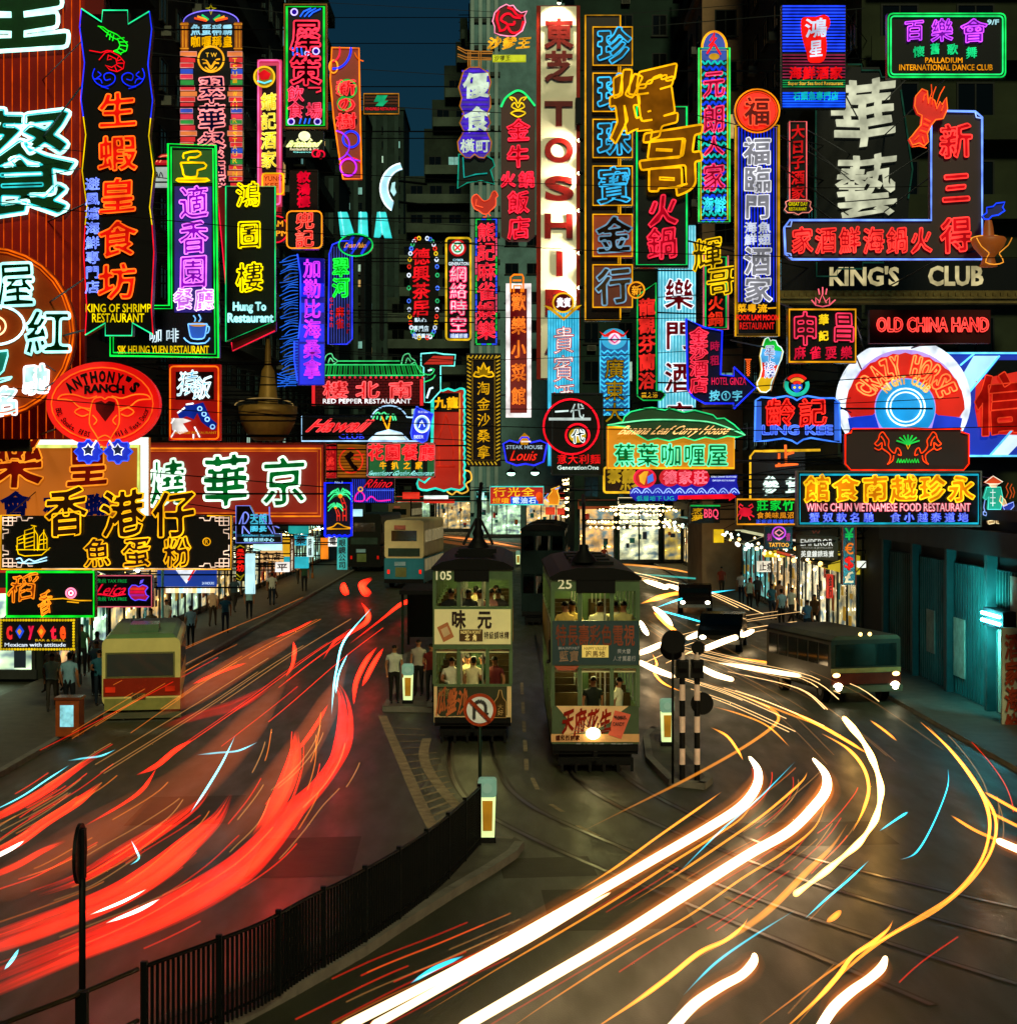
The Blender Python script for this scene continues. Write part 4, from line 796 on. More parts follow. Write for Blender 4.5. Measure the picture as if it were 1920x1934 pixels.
# --- second tier, left
s = Sign('oval_sign', 'big red oval sign with bull head outline and black western letters', 194, 763, 47)
s.oval(194, 763, 107, 80, box_light('e80c08', .85, .25, .5), 0, .35); s.ring(194, 763, 96, 69, 'ff6014', 1.3, 1)
s.arc("ANTHONY'S", 194, 812, 101, -42, 42, 19, '120303', 0, b=.06, wpx=13); s.la('RANCH', 160, 728, 236, 745, '120303', 0, b=.06, bend=3)
s.arc('BBQ. Steaks. RIBS', 194, 763, 84, 262, 196, 10, '160303', 0, ry=60, wpx=5, inward=True); s.arc('Wild West Decor', 194, 763, 84, 164, 98, 10, '160303', 0, ry=60, wpx=5, inward=True)
bl = [[(110, 754), (118, 746), (140, 745), (165, 752), (178, 750), (184, 748)], [(110, 754), (135, 756), (150, 768), (172, 772)], [(286, 754), (278, 746), (256, 745), (232, 752), (220, 750), (212, 748)], [(286, 754), (262, 756), (246, 768), (226, 772)],
      [(172, 772), (178, 754), (192, 750), (199, 754), (206, 750), (220, 754), (226, 772)], [(172, 772), (170, 800), (180, 818), (186, 828)], [(226, 772), (226, 800), (216, 818), (210, 828)], [(186, 828), (186, 836), (199, 844), (211, 836), (210, 828), (199, 822), (186, 828)],
      [(170, 776), (155, 770), (142, 778), (156, 786), (168, 782)], [(228, 776), (242, 770), (254, 778), (242, 786), (230, 782)], [(176, 784), (184, 794), (178, 802)], [(222, 784), (214, 794), (220, 802)]]
s.lines(bl, 'ff7018', 1.3, 1., name='bull_outline', smooth=3)
s.poly([(180, 760), (192, 757), (199, 762), (206, 757), (218, 760), (216, 774), (199, 796), (182, 774)], pt('7a0606', .5), .02, .03, 'bull_forehead')
s.poly([(188, 822), (210, 822), (212, 836), (199, 844), (187, 836)], box_light('e01010', .9), .02, .1, 'bull_muzzle')
for c in (168, 224):
    fl = [(c + (24 + 3 * math.cos(R(a * 8))) * math.cos(R(a)), 853 + (21 + 3 * math.cos(R(a * 8))) * math.sin(R(a))) for a in range(0, 360, 12)]
    s.poly(fl, box_light('0c28c8', .8, .3, 1), .03, .12, 'flower'); s.line(fl, '3058ff', 1.7, 1, .08, True)
    st = [(c + (12 if i % 2 else 7) * math.cos(R(i * 36 + 18)), 850 + (12 if i % 2 else 7) * math.sin(R(i * 36 + 18))) for i in range(10)]
    s.poly(st, pt('303868', .5), .06, .04, 'flower_heart'); s.line(st, 'f0f4ff', 1.8, .9, .1, True)
s.lines([[(184, 832), (176, 845)], [(208, 832), (216, 845)]], 'fff8f0', 1.8, 1.8, .12); s.hang(100, 700, 290, 830)
# red warrior sign
s = Sign('neon_sign', 'red upright sign with glowing pale blue script over a masked rider picture', 367, 760, 52)
s.rect(319, 688, 416, 832, box_light('b01206', .6, .3, .7)); s.rect(332, 702, 404, 755, pt('180404', .5), .02, .03, 'inner_panel')
s.edge(322, 692, 413, 829, 'ff6a10', 1.6, 1.3, 0, .07, 6)
s.cj('猿', 336, 698, 374, 748, '60c8ff', 1.2, 'e0faff', 1.8, .7, .0, .1, sh=.2); s.cj('飯', 366, 708, 400, 756, '40a8f0', 1.2, 'e0faff', 1.8, .7, .0, .1, sh=.2)
s.poly([(336, 782), (350, 766), (368, 764), (374, 778), (366, 792), (352, 786), (340, 792)], em('10288c', .8), .04, .04, 'rider_hat'); s.poly([(324, 790), (346, 790), (366, 796), (362, 812), (340, 820), (326, 812)], em('f0e8e0', .9), .05, .04, 'rider_coat'); s.poly([(346, 800), (370, 792), (374, 808), (360, 820)], em('c82818', .8), .06, .03, 'rider_sleeve')
s.poly([(366, 764), (384, 760), (398, 790), (410, 800), (406, 812), (392, 806), (380, 796)], em('0e2a9c', .7), .04, .04, 'blue_cloud'); s.lines([[(332, 812), (324, 826)], [(330, 790), (324, 800)], [(368, 806), (378, 826)], [(366, 820), (366, 830)], [(352, 764), (366, 762)], [(336, 780), (350, 770)]], 'f8ffff', 1.6, 1.3)
for x, y in ((378, 772), (386, 782), (392, 792), (402, 806)): s.ring(x, y, 4, 4, '90c8ff', 1.7, 1, n=10)
s.la('JAPANESE RESTAURANT', 327, 815, 410, 821, 'd88810', .9, d=.1); s.hang(319, 700, 416, 820)
# hot pot (unlit gold)
s = Sign('pot_sign', 'giant brown hot pot chimney figure hanging behind the club sign', 506, 735, 64, cat='sign')
mb = MB(); k = s.k; BR = pt('8a6a30', .5, .2, .35, 1.2)
prof = [(0, 640), (3, 640), (5, 655), (6, 690), (12, 700), (20, 770), (22, 775)]
mb.lathe([(r * k, -(y - 735) * k) for r, y in prof], BR, 24); mb.build('chimney', s.root)
mb = MB(); mb.lathe([(x * k, -(y - 735) * k) for x, y in ((22, 768), (46, 765), (55, 768), (55, 780), (50, 800), (38, 822), (26, 832), (0, 832))], BR, 32); mb.build('bowl', s.root)
s.ring(506, 768, 54, 14, 'd0a860', .5, 1.0, 1.05, 180, 360, 'bowl_rim'); s.hang(480, 700, 530, 820)
# orange lit board
s = Sign('billboard', 'orange brown billboard with white glowing edge, red outlined and dark blue characters', 130, 900, 52.5)
s.rect(-60, 826, 280, 980, box_light('b05a10', .75, .35, .35), 0, .35)
s.rect(66, 826, 280, 840, box_light('f0fff0', 1.3, .1, 1), .05, .1, 'lamp_strip'); s.rect(266, 840, 280, 980, box_light('e8fff8', 1.2, .1, 1), .05, .1, 'lamp_strip')
s.line([(70, 843), (262, 843), (262, 978)], 'd8e870', 1.2, 3, .06); 
s.cj('樂', -28, 808, 86, 920, 'a01a08', .35, 'ff9020', 1.2, 1.2, .03, .05); s.cj('皇', 122, 834, 210, 918, 'a01a08', .35, 'ff9020', 1.2, 1.2, .03, .05)
s.cj('會', 0, 928, 60, 982, '0a1a70', .25, b=.03); s.cj('夜', 82, 932, 130, 982, '0a1a70', .25, b=.03); s.cj('聯', 158, 930, 208, 982, '0a1a70', .25, b=.03); s.hang(-60, 840, 280, 960)
# red board with green white-outlined characters
s = Sign('billboard', 'wide terracotta red billboard with double orange edge and white outlined green characters', 446, 912, 60)
s.rect(281, 838, 613, 986, box_light('a02818', .5, .15, .3), 0, .4); s.frame(279, 836, 615, 990, pt('a83014', .5), 4, .1)
s.line([(283, 847), (606, 847), (606, 975), (283, 975)], 'ff8a18', 1.1, 1.4); s.line([(283, 852), (600, 852), (600, 969), (283, 969)], 'e87018', .9, .9)
s.cj('燒', 283, 866, 352, 956, '0c8a34', .5, 'd8ffe0', 2., 1.8, .03, .06, d=.14, ex=.08); s.cj('華', 383, 856, 472, 958, '0c8a34', .5, 'd8ffe0', 2., 1.8, .03, .06, d=.14, ex=.08); s.cj('京', 494, 860, 580, 955, '0c8a34', .5, 'd8ffe0', 2., 1.8, .03, .06, d=.14, ex=.08)
s.hang(281, 850, 613, 975)
# black fish-ball board
s = Sign('neon_sign', 'wide black board with gold junk boat and gold characters rising over its top edge', 220, 1022, 46)
s.rect(3, 974, 437, 1073, pt('0d0503', .45), 0, .3); s.line([(40, 973), (3, 973), (3, 1075), (437, 1075), (437, 974), (392, 974)], 'ffb010', 1.4, 1.1); s.line([(80, 1074), (380, 1074)], 'ffc890', 1.1, .9)
for fx, fy in ((1, 1), (-1, 1), (1, -1), (-1, -1)):
    X = (lambda x: 3 + x if fx > 0 else 437 - x); Y_ = (lambda y: 974 + y if fy > 0 else 1073 - y)
    s.lines([[(X(a), Y_(b)) for a, b in pl] for pl in ([(60, 4), (52, 4), (50, 9), (40, 9), (38, 2), (30, 2), (30, 10), (4, 10)], [(4, 2), (4, 18), (14, 18), (14, 2), (22, 2), (22, 18), (10, 18)], [(4, 4), (30, 4)], [(4, 22), (4, 26), (14, 26), (14, 32), (4, 34), (4, 44)])], 'ffd8b8', 1.3, .9, name='fret_corner')
for ch, a in (('香', (88, 918, 168, 1014)), ('港', (190, 926, 277, 1013)), ('仔', (288, 928, 374, 1012))): s.cj(ch, *a, '4a2608', .35, 'ffb010', 1.6, 1.2, .03, .09, d=.12, ex=.1, wob=.02)
for ch, a in (('魚', (160, 1014, 210, 1071)), ('蛋', (232, 1014, 286, 1072)), ('粉', (308, 1014, 364, 1070))): s.cj(ch, *a, '3a1606', .0, 'ffb010', 1.6, 1.1, .03, .08, wob=.02)
s.ring(391, 1023, 7, 7, 'ffb010', 1.3, .9, n=16); s.la('R', 388, 1019, 394, 1027, 'ffb010', 1.2)
s.lines([[(32, 1030), (36, 1046), (48, 1050), (80, 1048), (96, 1034)], [(32, 1038), (94, 1038)], [(34, 1034), (34, 1016), (46, 1010), (48, 1036)], [(48, 1036), (48, 1002), (62, 998), (66, 992), (66, 1040)], [(60, 992), (70, 994)], [(66, 1000), (72, 1010), (72, 1040)], [(74, 1038), (76, 1014), (84, 1004), (90, 1016), (90, 1036)], [(84, 1000), (84, 1038)], [(36, 1020), (46, 1017)], [(36, 1027), (46, 1024)], [(49, 1010), (66, 1005)], [(49, 1018), (66, 1013)], [(49, 1026), (66, 1021)], [(49, 1033), (66, 1029)], [(76, 1020), (90, 1018)], [(76, 1028), (90, 1025)]], 'ffc800', 1.3, .8, name='junk_outline')
s.lines([[(32, 1056), (40, 1054), (46, 1062), (56, 1056), (66, 1060), (78, 1056), (90, 1052)], [(34, 1062), (60, 1064), (90, 1058)]], 'b0e8ff', 1.6, 1.1, name='wave_outline', smooth=3); s.hang(3, 980, 437, 1070)
# green bordered scribble
s = Sign('neon_sign', 'black sign glowing green at its edge with orange brush strokes and pink swirl', 96, 1122, 45)
s.rect(12, 1078, 180, 1166, pt('060a06', .5)); s.edge(12, 1078, 180, 1166, '08c820', 1.7, 2.2, 2)
s.cj('稻', 18, 1080, 72, 1136, 'c04808', .6, 'ff8a18', 1.5, .9, .0, .12, sh=.2, wob=.05); s.cj('香', 74, 1114, 100, 1162, 'c04808', .6, 'ff8a18', 1.5, .9, .0, .12, wob=.05)
s.lines([[(90, 1132), (120, 1130), (150, 1134), (174, 1134)], [(128, 1136), (150, 1138)]], 'e8a010', 1.3, 1); s.oval(135, 1120, 9, 9, em('ff3060', 1.2), .05, .04, 'swirl'); s.ring(135, 1120, 9, 9, 'ff80a0', 1.8, 1.5); s.ring(135, 1120, 4, 4, 'ffe0e8', 1.8, 1.2, n=12); s.hang(12, 1085, 180, 1160)
s = Sign('neon_sign', 'purple sign with red script word and rainbow bitten apple emblem', 234, 1117, 50)
s.rect(180, 1086, 288, 1147, pt('14061c', .5)); s.edge(180, 1086, 288, 1147, 'e06070', 1.0, 1, 1)
s.la('免稅 TAX FREE', 185, 1093, 240, 1101, '10a040', .9); s.la('免稅 TAX FREE', 185, 1127, 240, 1135, '10a040', .9); s.la('Leica', 186, 1103, 240, 1124, 'f01030', 1.2, sh=.25, b=.01); s.line([(188, 1122), (214, 1126), (238, 1122)], 'f01030', 1.3, .9)
ap = [(263, 1108), (270, 1104), (278, 1107), (280, 1110), (275, 1116), (277, 1123), (282, 1126), (276, 1134), (269, 1133), (263, 1132), (256, 1134), (249, 1130), (244, 1122), (244, 1112), (250, 1105), (257, 1105)]
s.poly(ap, box_light('b01838', .8, .3, 2), .03, .04, 'emblem'); s.line(ap, '5048ff', 1.4, .8, .07, True); s.poly([(264, 1103), (266, 1096), (272, 1094), (269, 1101)], em('7060ff', 1), .05, .03, 'emblem_leaf')
for y, c in ((1112, 'e03818'), (1118, 'e01040'), (1124, 'a02090')): s.line([(247, y), (273, y)], c, 1, 1.8, .06)
s.hang(180, 1090, 288, 1145)
s = Sign('neon_sign', 'black sign ringed by yellow beads with zigzag coloured letters, lowest at the left', 71, 1198, 44)
s.rect(0, 1168, 143, 1229, pt('0c0c12', .5))
mb = MB()
for i in range(27):
    for y in (1171, 1226): mb.ball(s.q(3 + i * 5.3, y, .06), 2.5 * s.k, em('e8c010', 1.0), 7, 4)
for i in range(11):
    for x in (3, 140): mb.ball(s.q(x, 1171 + i * 5.4, .06), 2.5 * s.k, em('e8c010', 1.0), 7, 4)
tag(mb.build('bead_border', s.root), kind='stuff')
for ch, x, c in (('c', 13, 'f02828'), ('o', 31, '2858ff'), ('y', 54, 'f01848'), ('o', 72, 'ff5a18'), ('t', 96, 'f02038'), ('e', 114, 'ff5018')):
    if ch == 'o': s.poly([(x + 7, 1180), (x + 15, 1192), (x + 7, 1206), (x - 1, 1192)], em(c, 1), .05, .04, 'letter'); s.poly([(x + 7, 1187), (x + 11, 1192), (x + 7, 1199), (x + 3, 1192)], em('ffb020', .9), .08, .04, 'letter_heart')
    else: s.la(ch, x, 1182, x + 11, 1208, c, 1.1, b=.04)
s.la('BAR & GRILL', 68, 1207, 124, 1211, 'd0a010', 1); s.la('Mexican with attitude', 10, 1214, 125, 1221, 'e8f4ff', 1.1); s.hang(0, 1172, 143, 1225)
s = Sign('shop_sign', 'blue and white triangular advert board over a lit shop front', 352, 1096, 66)
s.rect(297, 1074, 408, 1108, box_light('1440a8', .7, .2, .7), 0, .2); s.poly([(330, 1074), (372, 1074), (352, 1102)], em('eef4ff', 1), .03, .03, 'emblem'); s.lines([[(368, 1076), (356, 1096)]], 'e02020', 1, 1.6); s.la('24 HOURS', 382, 1099, 405, 1104, 'd0e8ff', 1)
for i in range(11): s.rect(313 + i * 8.4, 1108, 320 + i * 8.4, 1120, box_light(['fff8e0', 'fff0d0', 'ffd890', 'c0f0ff'][i % 4], 1.1, .2, 2), 0, .2, 'lit_letter_box')
s.hang(297, 1078, 408, 1105)
s = Sign('neon_sign', 'black sign with big pale blue R and crossed blue tubes over street shops', 484, 992, 57)
pl = [(446, 955), (472, 955), (482, 975), (508, 972), (520, 1008), (532, 1008), (532, 1025), (446, 1025)]
s.poly(pl, pt('070809', .5)); s.line(pl, '7080e0', 1.2, .8, closed=True); s.line([(452, 990), (460, 970), (466, 968), (470, 976), (464, 988), (458, 990), (472, 1008)], '8090ff', 1.3, 1.1, smooth=3); s.line([(460, 970), (458, 1008)], '8090ff', 1.3, 1.1)
s.lines([[(509, 957), (510, 990)], [(496, 978), (516, 1008)], [(508, 988), (528, 997)]], '6878d8', 1.2, 1.1); s.cj('天朗', 472, 970, 505, 987, '50d0f0', .9, b=.03, split=False); s.cj('閣宴', 472, 987, 505, 1004, '50d0f0', .9, b=.03, split=False); s.rect(446, 1009, 532, 1014, pt('406080', .5), .03, .03, 'band'); s.la('Kitchen Sports', 458, 1009, 518, 1014, '50c8f0', 1, d=.09); s.cj('餐飲娛樂中心', 460, 1016, 518, 1023, 'a0e8f8', 1.1, split=False, b=.02); s.hang(446, 965, 532, 1020)
s = Sign('neon_sign', 'slim black post sign with red characters between gold scroll ends', 454, 1064, 62)
s.rect(446, 1030, 463, 1098, pt('080605', .5)); s.cj('桑拿坊', 447, 1036, 462, 1080, 'e81810', 1.1, b=.03, gap=.1); s.lines([[(447, 1034), (454, 1030), (462, 1034)], [(447, 1084), (454, 1090), (462, 1084), (454, 1096), (447, 1092)]], 'a09010', 1, 1); s.hang(446, 1032, 463, 1096)
s = Sign('neon_sign', 'deep blue sign with two green neon palms on a gold sandbank', 638, 962, 52)
s.rect(613, 912, 665, 1013, pt('060a30', .5)); s.line(rip((614, 1012), (664, 1012), 5, 1.2) + [(664, 912), (614, 912)], '1020ff', 1.8, 1.8, closed=True); s.la('No.1', 633, 909, 647, 913, 'd0f8ff', 1.2, d=.1)
for cx, cy, sc in ((643, 936, 1.), (634, 958, .62)):
    for a in (-165, -140, -110, -70, -40, -15, 20, 160):
        ex, ey = cx + 24 * sc * math.cos(R(a)), cy + 17 * sc * math.sin(R(a)); mxp = (cx * .5 + ex * .5, cy * .5 + ey * .5 - 5 * sc)
        s.poly([(cx, cy), (mxp[0], mxp[1] - 3 * sc), (ex, ey + 6 * sc), (mxp[0] + 1, mxp[1] + 4 * sc)], box_light('0c8040', .9), .04, .03, 'palm_leaf'); s.line([(cx, cy), mxp, (ex, ey + 6 * sc)], '40f090', 1.4, .8, .08, smooth=3)
    s.oval(cx, cy + 1, 4 * sc, 4 * sc, em('ff9010', 1.2), .1, .04, 'coconut', n=12)
s.lines([[(643, 940), (648, 956), (648, 984)], [(648, 940), (654, 956), (654, 984)], [(634, 962), (637, 972), (637, 984)], [(638, 962), (642, 972), (642, 984)]], 'c03020', 1.2, .9); s.lines([[(646, 950), (653, 950)], [(647, 962), (654, 962)], [(647, 974), (654, 974)], [(636, 974), (642, 974)]], 'e01818', 1.2, 1.3)
s.lines([[(618, 998), (630, 994), (638, 988), (650, 994), (663, 998), (618, 999)]], 'd89010', 1.4, 1, name='sandbank_outline', smooth=3); s.hang(613, 920, 665, 1005)
# ------------------------------------------------------------------ SIGNS, over the middle of the street
s = Sign('neon_sign', 'blue pinstriped sign with red script and magenta figure above the buses', 704, 926, 62)
s.rect(663, 903, 745, 951, pt('0a0a30', .5)); s.lines([[(x, 905), (x, 949)] for x in range(666, 744, 4)], '2838d0', 1.1, .7, .04); s.rect(690, 903, 745, 922, pt('100828', .5), .06, .03, 'word_panel')
s.la('Rhino', 692, 905, 742, 921, 'f01828', 1.2, sh=.25, b=.0, d=.1); s.line([(692, 926), (744, 926)], '3858d0', 1.2, 1); s.lines([[(670, 946), (672, 936), (680, 928), (688, 936), (686, 946), (670, 946)], [(692, 946), (700, 938), (706, 940), (714, 946), (738, 944)]], 'f020a0', 1.3, 1.2, .09, smooth=3); s.ring(681, 924, 4, 4, 'ffb020', 1.3, 1.2, .09, n=10); s.hang(663, 910, 745, 945)
s = Sign('neon_sign', 'green tiled pagoda roof sign over red brick panel with coral characters', 700, 715, 62)
s.rect(590, 714, 800, 766, pt('3a0508', .5, 0, .3, 2)); 
mb = MB(); br = pt('6a0c14', .5)
for r_ in range(9):
    for c_ in range(21):
        x = 593 + c_ * 9.7 + (r_ % 2) * 4.8; a = s.q(x, 716 + r_ * 5.4); b = s.q(min(x + 8.6, 797), 720.4 + r_ * 5.4); mb.box(a[0], b[0], -.03, 0, a[2], b[2], br)
tag(mb.build('brick', s.root), kind='stuff')
for x in (592, 796): s.rect(x - 3, 716, x + 3, 766, box_light('e01020', .9), .05, .1, 'red_post')
s.cj('樓', 608, 720, 660, 752, 'e01c20', 1, 'ff5858', 1.6, .9, .02, .05); s.cj('北', 670, 720, 718, 752, 'e01c20', 1, 'ff5858', 1.6, .9, .02, .05); s.cj('南', 732, 720, 782, 752, 'e01c20', 1, 'ff5858', 1.6, .9, .02, .05)
s.la('RED PEPPER RESTAURANT', 610, 753, 776, 762, 'ffffff', 1.3, b=.01)
s.poly([(600, 688), (784, 688), (800, 708), (812, 700), (806, 712), (594, 712)], pt('061408', .5), -.02, .3, 'roof_panel')
for i in range(19):
    s.lines([[(612 + i * 9.8, 690), (612 + i * 9.8 + (i - 6) * .5, 708)], [(616 + i * 9.8, 690), (616 + i * 9.8 + (i - 6) * .5, 708)]], '108830', 1.2, 1.1, name='roof_tile_tube')
s.lines([[(636, 682), (755, 682)], [(610, 689), (784, 689)], [(606, 709), (802, 709)], [(784, 684), (794, 702), (812, 708), (820, 698), (812, 696)], [(800, 722), (816, 716), (822, 708)]], '30c868', 1.3, 1., smooth=3)
for c in (626, 772): s.lines([[(c - 14, 688), (c - 10, 672), (c, 668), (c + 4, 676), (c + 12, 682), (c + 4, 688)], [(c - 6, 686), (c - 2, 676), (c + 4, 684)]], '60e090', 1.3, .9, name='roof_ornament', smooth=3)
mb = MB()
for i in range(20): mb.ball(s.q(612 + i * 9.8, 713, .08), 2.4 * s.k, em('e02838', 1.1), 8, 5)
tag(mb.build('eave_lamp', s.root), kind='stuff'); s.hang(590, 720, 800, 760)
s = Sign('neon_sign', 'black sign with white edged dome, red script word and orange palm trunks', 682, 806, 58)
dm = [(735 + 36 * math.cos(R(a)), 800 - 34 * math.sin(R(a))) for a in range(20, 161, 10)]
pl = [(570, 784), (700, 784)] + dm[::-1] + [(771, 788), (795, 790), (794, 833), (570, 833)]
s.poly(pl, pt('060606', .45)); s.line(pl, 'a8d8ff', 1.5, 1.1, closed=True); s.la('Hawaii', 590, 791, 697, 816, 'f01820', 1.2, 'ff4848', 1.4, .6, .02, .25); s.la('CLUB', 640, 820, 688, 829, '3848ff', 1.2, b=.01)
s.lines([[(720, 784), (727, 800), (733, 813)], [(738, 786), (735, 800), (733, 813)]], 'ffa010', 1.4, 1.2); s.lines([[(720, 783), (712, 779), (704, 792)], [(720, 783), (714, 784), (712, 792)], [(720, 783), (726, 779), (734, 788)], [(720, 783), (720, 788), (719, 794)], [(738, 785), (732, 783), (730, 792)], [(738, 785), (744, 783), (748, 794)], [(738, 785), (741, 786), (743, 794)]], '50e890', 1.4, 1.2, smooth=3)
s.poly([(700, 831), (712, 818), (735, 813), (756, 818), (768, 831)], em('e8fff8', 1.2), .04, .04, 'wave_top'); s.line([(696, 832), (712, 818), (735, 812), (758, 818), (772, 832)], 'b8e0ff', 1.5, 1.1, .09); s.hang(570, 788, 795, 830)
s = Sign('can_sign', 'tilted blue drinks can neon with white round medallion', 797, 801, 57)
pl = [(786, 768), (818, 782), (815, 792), (806, 832), (798, 836), (778, 828), (776, 818), (783, 776)]
s.poly(pl, box_light('1020d0', .9, .3, 1)); s.line(pl, '3858ff', 1.7, 1.1, closed=True); s.oval(797, 801, 14, 16, em('a8d8ff', 1.1), .05, .03, 'medallion'); s.oval(797, 801, 10, 12, em('2848e0', .9), .08, .03, 'medallion_heart'); s.ring(797, 801, 14, 16, 'f0ffff', 1.6, .9); s.la('BLUE GIRL', 790, 776, 808, 780, 'e8f8ff', 1.2); s.la('BEER', 782, 822, 800, 828, 'e8f8ff', 1.2); s.lines([[(791, 808), (797, 794), (802, 806)], [(793, 798), (801, 800)]], 'e8f8ff', 1.4, .8, .12); s.hang(776, 775, 818, 830)
s = Sign('neon_sign', 'tall red sign with scalloped turquoise border and yellow characters at its top', 847, 830, 70)
sc = []
for i in range(14): sc += [(876 + (2 if k_ == 1 else 0), 735 + i * 13.6 + k_ * 6.8) for k_ in (0, 1)]
pl = [(818, 742), (826, 735), (836, 738), (846, 734), (858, 738), (868, 734)] + sc + [(868, 926), (852, 923), (838, 927), (822, 922), (806, 926), (790, 922), (790, 905), (814, 900)]
s.poly(pl, box_light('b81808', .6, .25, .6)); s.line(pl, '28d0b8', 1.5, 1.8, closed=True, smooth=2); s.line([(815, 900), (815, 745)], '28d0b8', 1.4, 1.6); s.line([(868, 742), (868, 916)], 'f0a030', 1, 1.2)
s.rect(818, 742, 868, 778, pt('140806', .5), .02, .03, 'top_panel'); s.cj('九龍', 819, 750, 866, 772, 'ffb410', 1.2, b=.04); s.lines([[(842, 782), (828, 830), (830, 880)], [(842, 782), (856, 830), (856, 880)], [(826, 840), (858, 840)], [(824, 880), (860, 880)]], 'e03018', .8, .8)
s.line([(878, 888), (888, 892), (890, 906), (880, 914), (884, 926), (872, 932), (862, 928), (854, 934), (844, 928)], 'ffc040', 1.3, 1.3, .1, smooth=3); s.hang(815, 745, 876, 915)
s = Sign('neon_sign', 'turquoise outlined red gun shaped sign on a tall thin post outline', 826, 700, 68)
pl = [(795, 668), (822, 666), (838, 669), (860, 670), (858, 691), (832, 691), (832, 738), (812, 760), (801, 760), (800, 694), (795, 690)]
s.poly(pl, pt('060606', .5)); s.line(pl, '70f8e8', 1.6, 1.1, closed=True); s.poly([(800, 688), (818, 672), (856, 673), (855, 688)], box_light('c01a0c', .8), .03, .03, 'red_panel'); s.lines([[(806, 752), (812, 734), (818, 732)], [(808, 700), (816, 698)]], 'c8f8ff', 1.6, 1.5); s.hang(795, 672, 832, 750)
s = Sign('neon_sign', 'green and black striped sign with red characters and pale script line', 757, 868, 64)
s.rect(693, 836, 822, 902, pt('06120a', .5), 0, .2)
for x0, x1 in ((697, 728), (743, 776), (790, 798), (807, 820)): s.rect(x0, 838, x1, 900, box_light('0c6030', .6, .3, 1), .02, .03, 'green_stripe')
s.edge(693, 836, 822, 902, 'd06060', .9, .8, 1, .06, 4); s.cj('花園餐廳', 694, 839, 822, 869, 'f01820', 1.1, 'ff4040', 1.4, .6, .03, .05); s.cj('牛扒之家', 712, 872, 802, 886, 'ffb010', 1.1, b=.03, gap=.4); s.la('Sweetheart Garden Restaurant', 696, 889, 819, 898, 'a0fff8', 1.2, sh=.08); s.hang(693, 840, 822, 898)
s = Sign('neon_sign', 'amber slatted square sign with red circle and dark dancing figure', 663, 870, 66)
mb = MB()
s.rect(636, 838, 692, 903, pt('5a2a06', .5), 0, .2)
for i in range(11): s.rect(637, 839 + i * 5.8, 691, 843.4 + i * 5.8, box_light('a86010', .6, .2, 2), .02, .03, 'slat')
s.ring(663, 870, 22, 23, 'e83018', 1.1, 1.2); s.poly([(650, 862), (662, 852), (670, 858), (662, 866), (668, 876), (676, 882), (674, 892), (664, 884), (658, 874)], pt('1a0804', .5), .06, .03, 'figure'); s.lines([[(668, 860), (688, 858)], [(668, 866), (680, 868)]], 'e03018', 1, 1.2); s.hang(636, 840, 692, 900)
s = Sign('neon_sign', 'narrow red strip sign with dark curls beside the amber slatted square', 623, 870, 66.4)
s.rect(613, 838, 634, 903, box_light('c01018', .6, .3, 1)); s.cj('小桃園', 616, 842, 631, 900, '300404', 0, 'f03028', 1, .5, .02, gap=.2); s.hang(613, 840, 634, 900)

# --- centre top
s = Sign('neon_sign', 'violet scalloped sign with pale characters hanging under a small torii gate', 897, 210, 90)
pl = [(875, 135), (886, 127), (906, 127), (922, 138), (927, 155), (922, 175), (926, 185), (926, 202), (920, 215), (926, 232), (918, 246), (928, 268), (926, 284), (914, 298), (904, 297), (896, 291), (888, 298), (878, 297), (866, 284), (864, 268), (876, 248), (868, 232), (876, 215), (868, 200), (872, 185), (866, 165)]
s.poly(pl, box_light('3c14b0', .6, .5, .8)); s.line(pl, 'a06018', 1.2, 1.1, closed=True)
s.lines([[(872, y), (922, y)] for y in range(134, 296, 9)], '5028e0', .9, 1.6, .04); s.cj('優', 875, 136, 924, 186, 'd0e4c8', .95, b=.03, d=.1); s.cj('食', 876, 200, 924, 250, 'd0e4c8', .95, b=.03, d=.1); s.cj('橫町', 868, 263, 926, 288, 'd0e4c8', .95, b=.02, d=.1)
s.lines([[(864, 88), (878, 95), (898, 97), (930, 97), (930, 101), (880, 101), (864, 92)], [(864, 102), (880, 108), (928, 110), (928, 113), (878, 112), (864, 106)], [(884, 98), (884, 126)], [(888, 98), (888, 126)], [(904, 98), (904, 126)], [(908, 98), (908, 126)]], 'b07028', .9, .9, name='torii_outline'); s.poly([(864, 88), (880, 95), (930, 97), (928, 112), (878, 110), (872, 100)], pt('180a08', .5), -.02, .2, 'torii_beam')
rb = [(866, 290), (864, 355), (882, 344), (908, 340), (934, 347), (926, 320), (934, 312), (930, 300), (918, 292)]
s.poly(rb, pt('08201c', .5), -.2, .2, 'ribbon_panel'); s.line(rb, '10a080', .9, 1, -.1, True); s.line([(874, 296), (876, 334), (898, 328), (920, 326)], '18b0a0', .9, 1, -.1); s.hang(870, 140, 926, 280)
s = Sign('round_sign', 'round red animal emblem with white outline over gold script characters', 961, 55, 112)
pl = [(956, 8), (962, 11), (969, 10), (975, 18), (984, 24), (995, 21), (990, 30), (992, 42), (986, 58), (972, 68), (958, 68), (944, 66), (934, 62), (934, 50), (930, 40), (934, 24), (944, 14)]
s.poly(pl, pt('50060c', .5)); s.line(pl, 'ff90b0', 1.5, 1, closed=True); s.lines([[(942, 58), (952, 56), (958, 46), (946, 38), (952, 28), (962, 26), (970, 32), (984, 34)], [(958, 46), (970, 46), (971, 40)], [(958, 48), (964, 60), (974, 62), (984, 56), (988, 40)], [(958, 14), (968, 18), (976, 28), (988, 30)], [(942, 20), (938, 36), (944, 56)]], 'f01428', 1.3, 2, smooth=3)
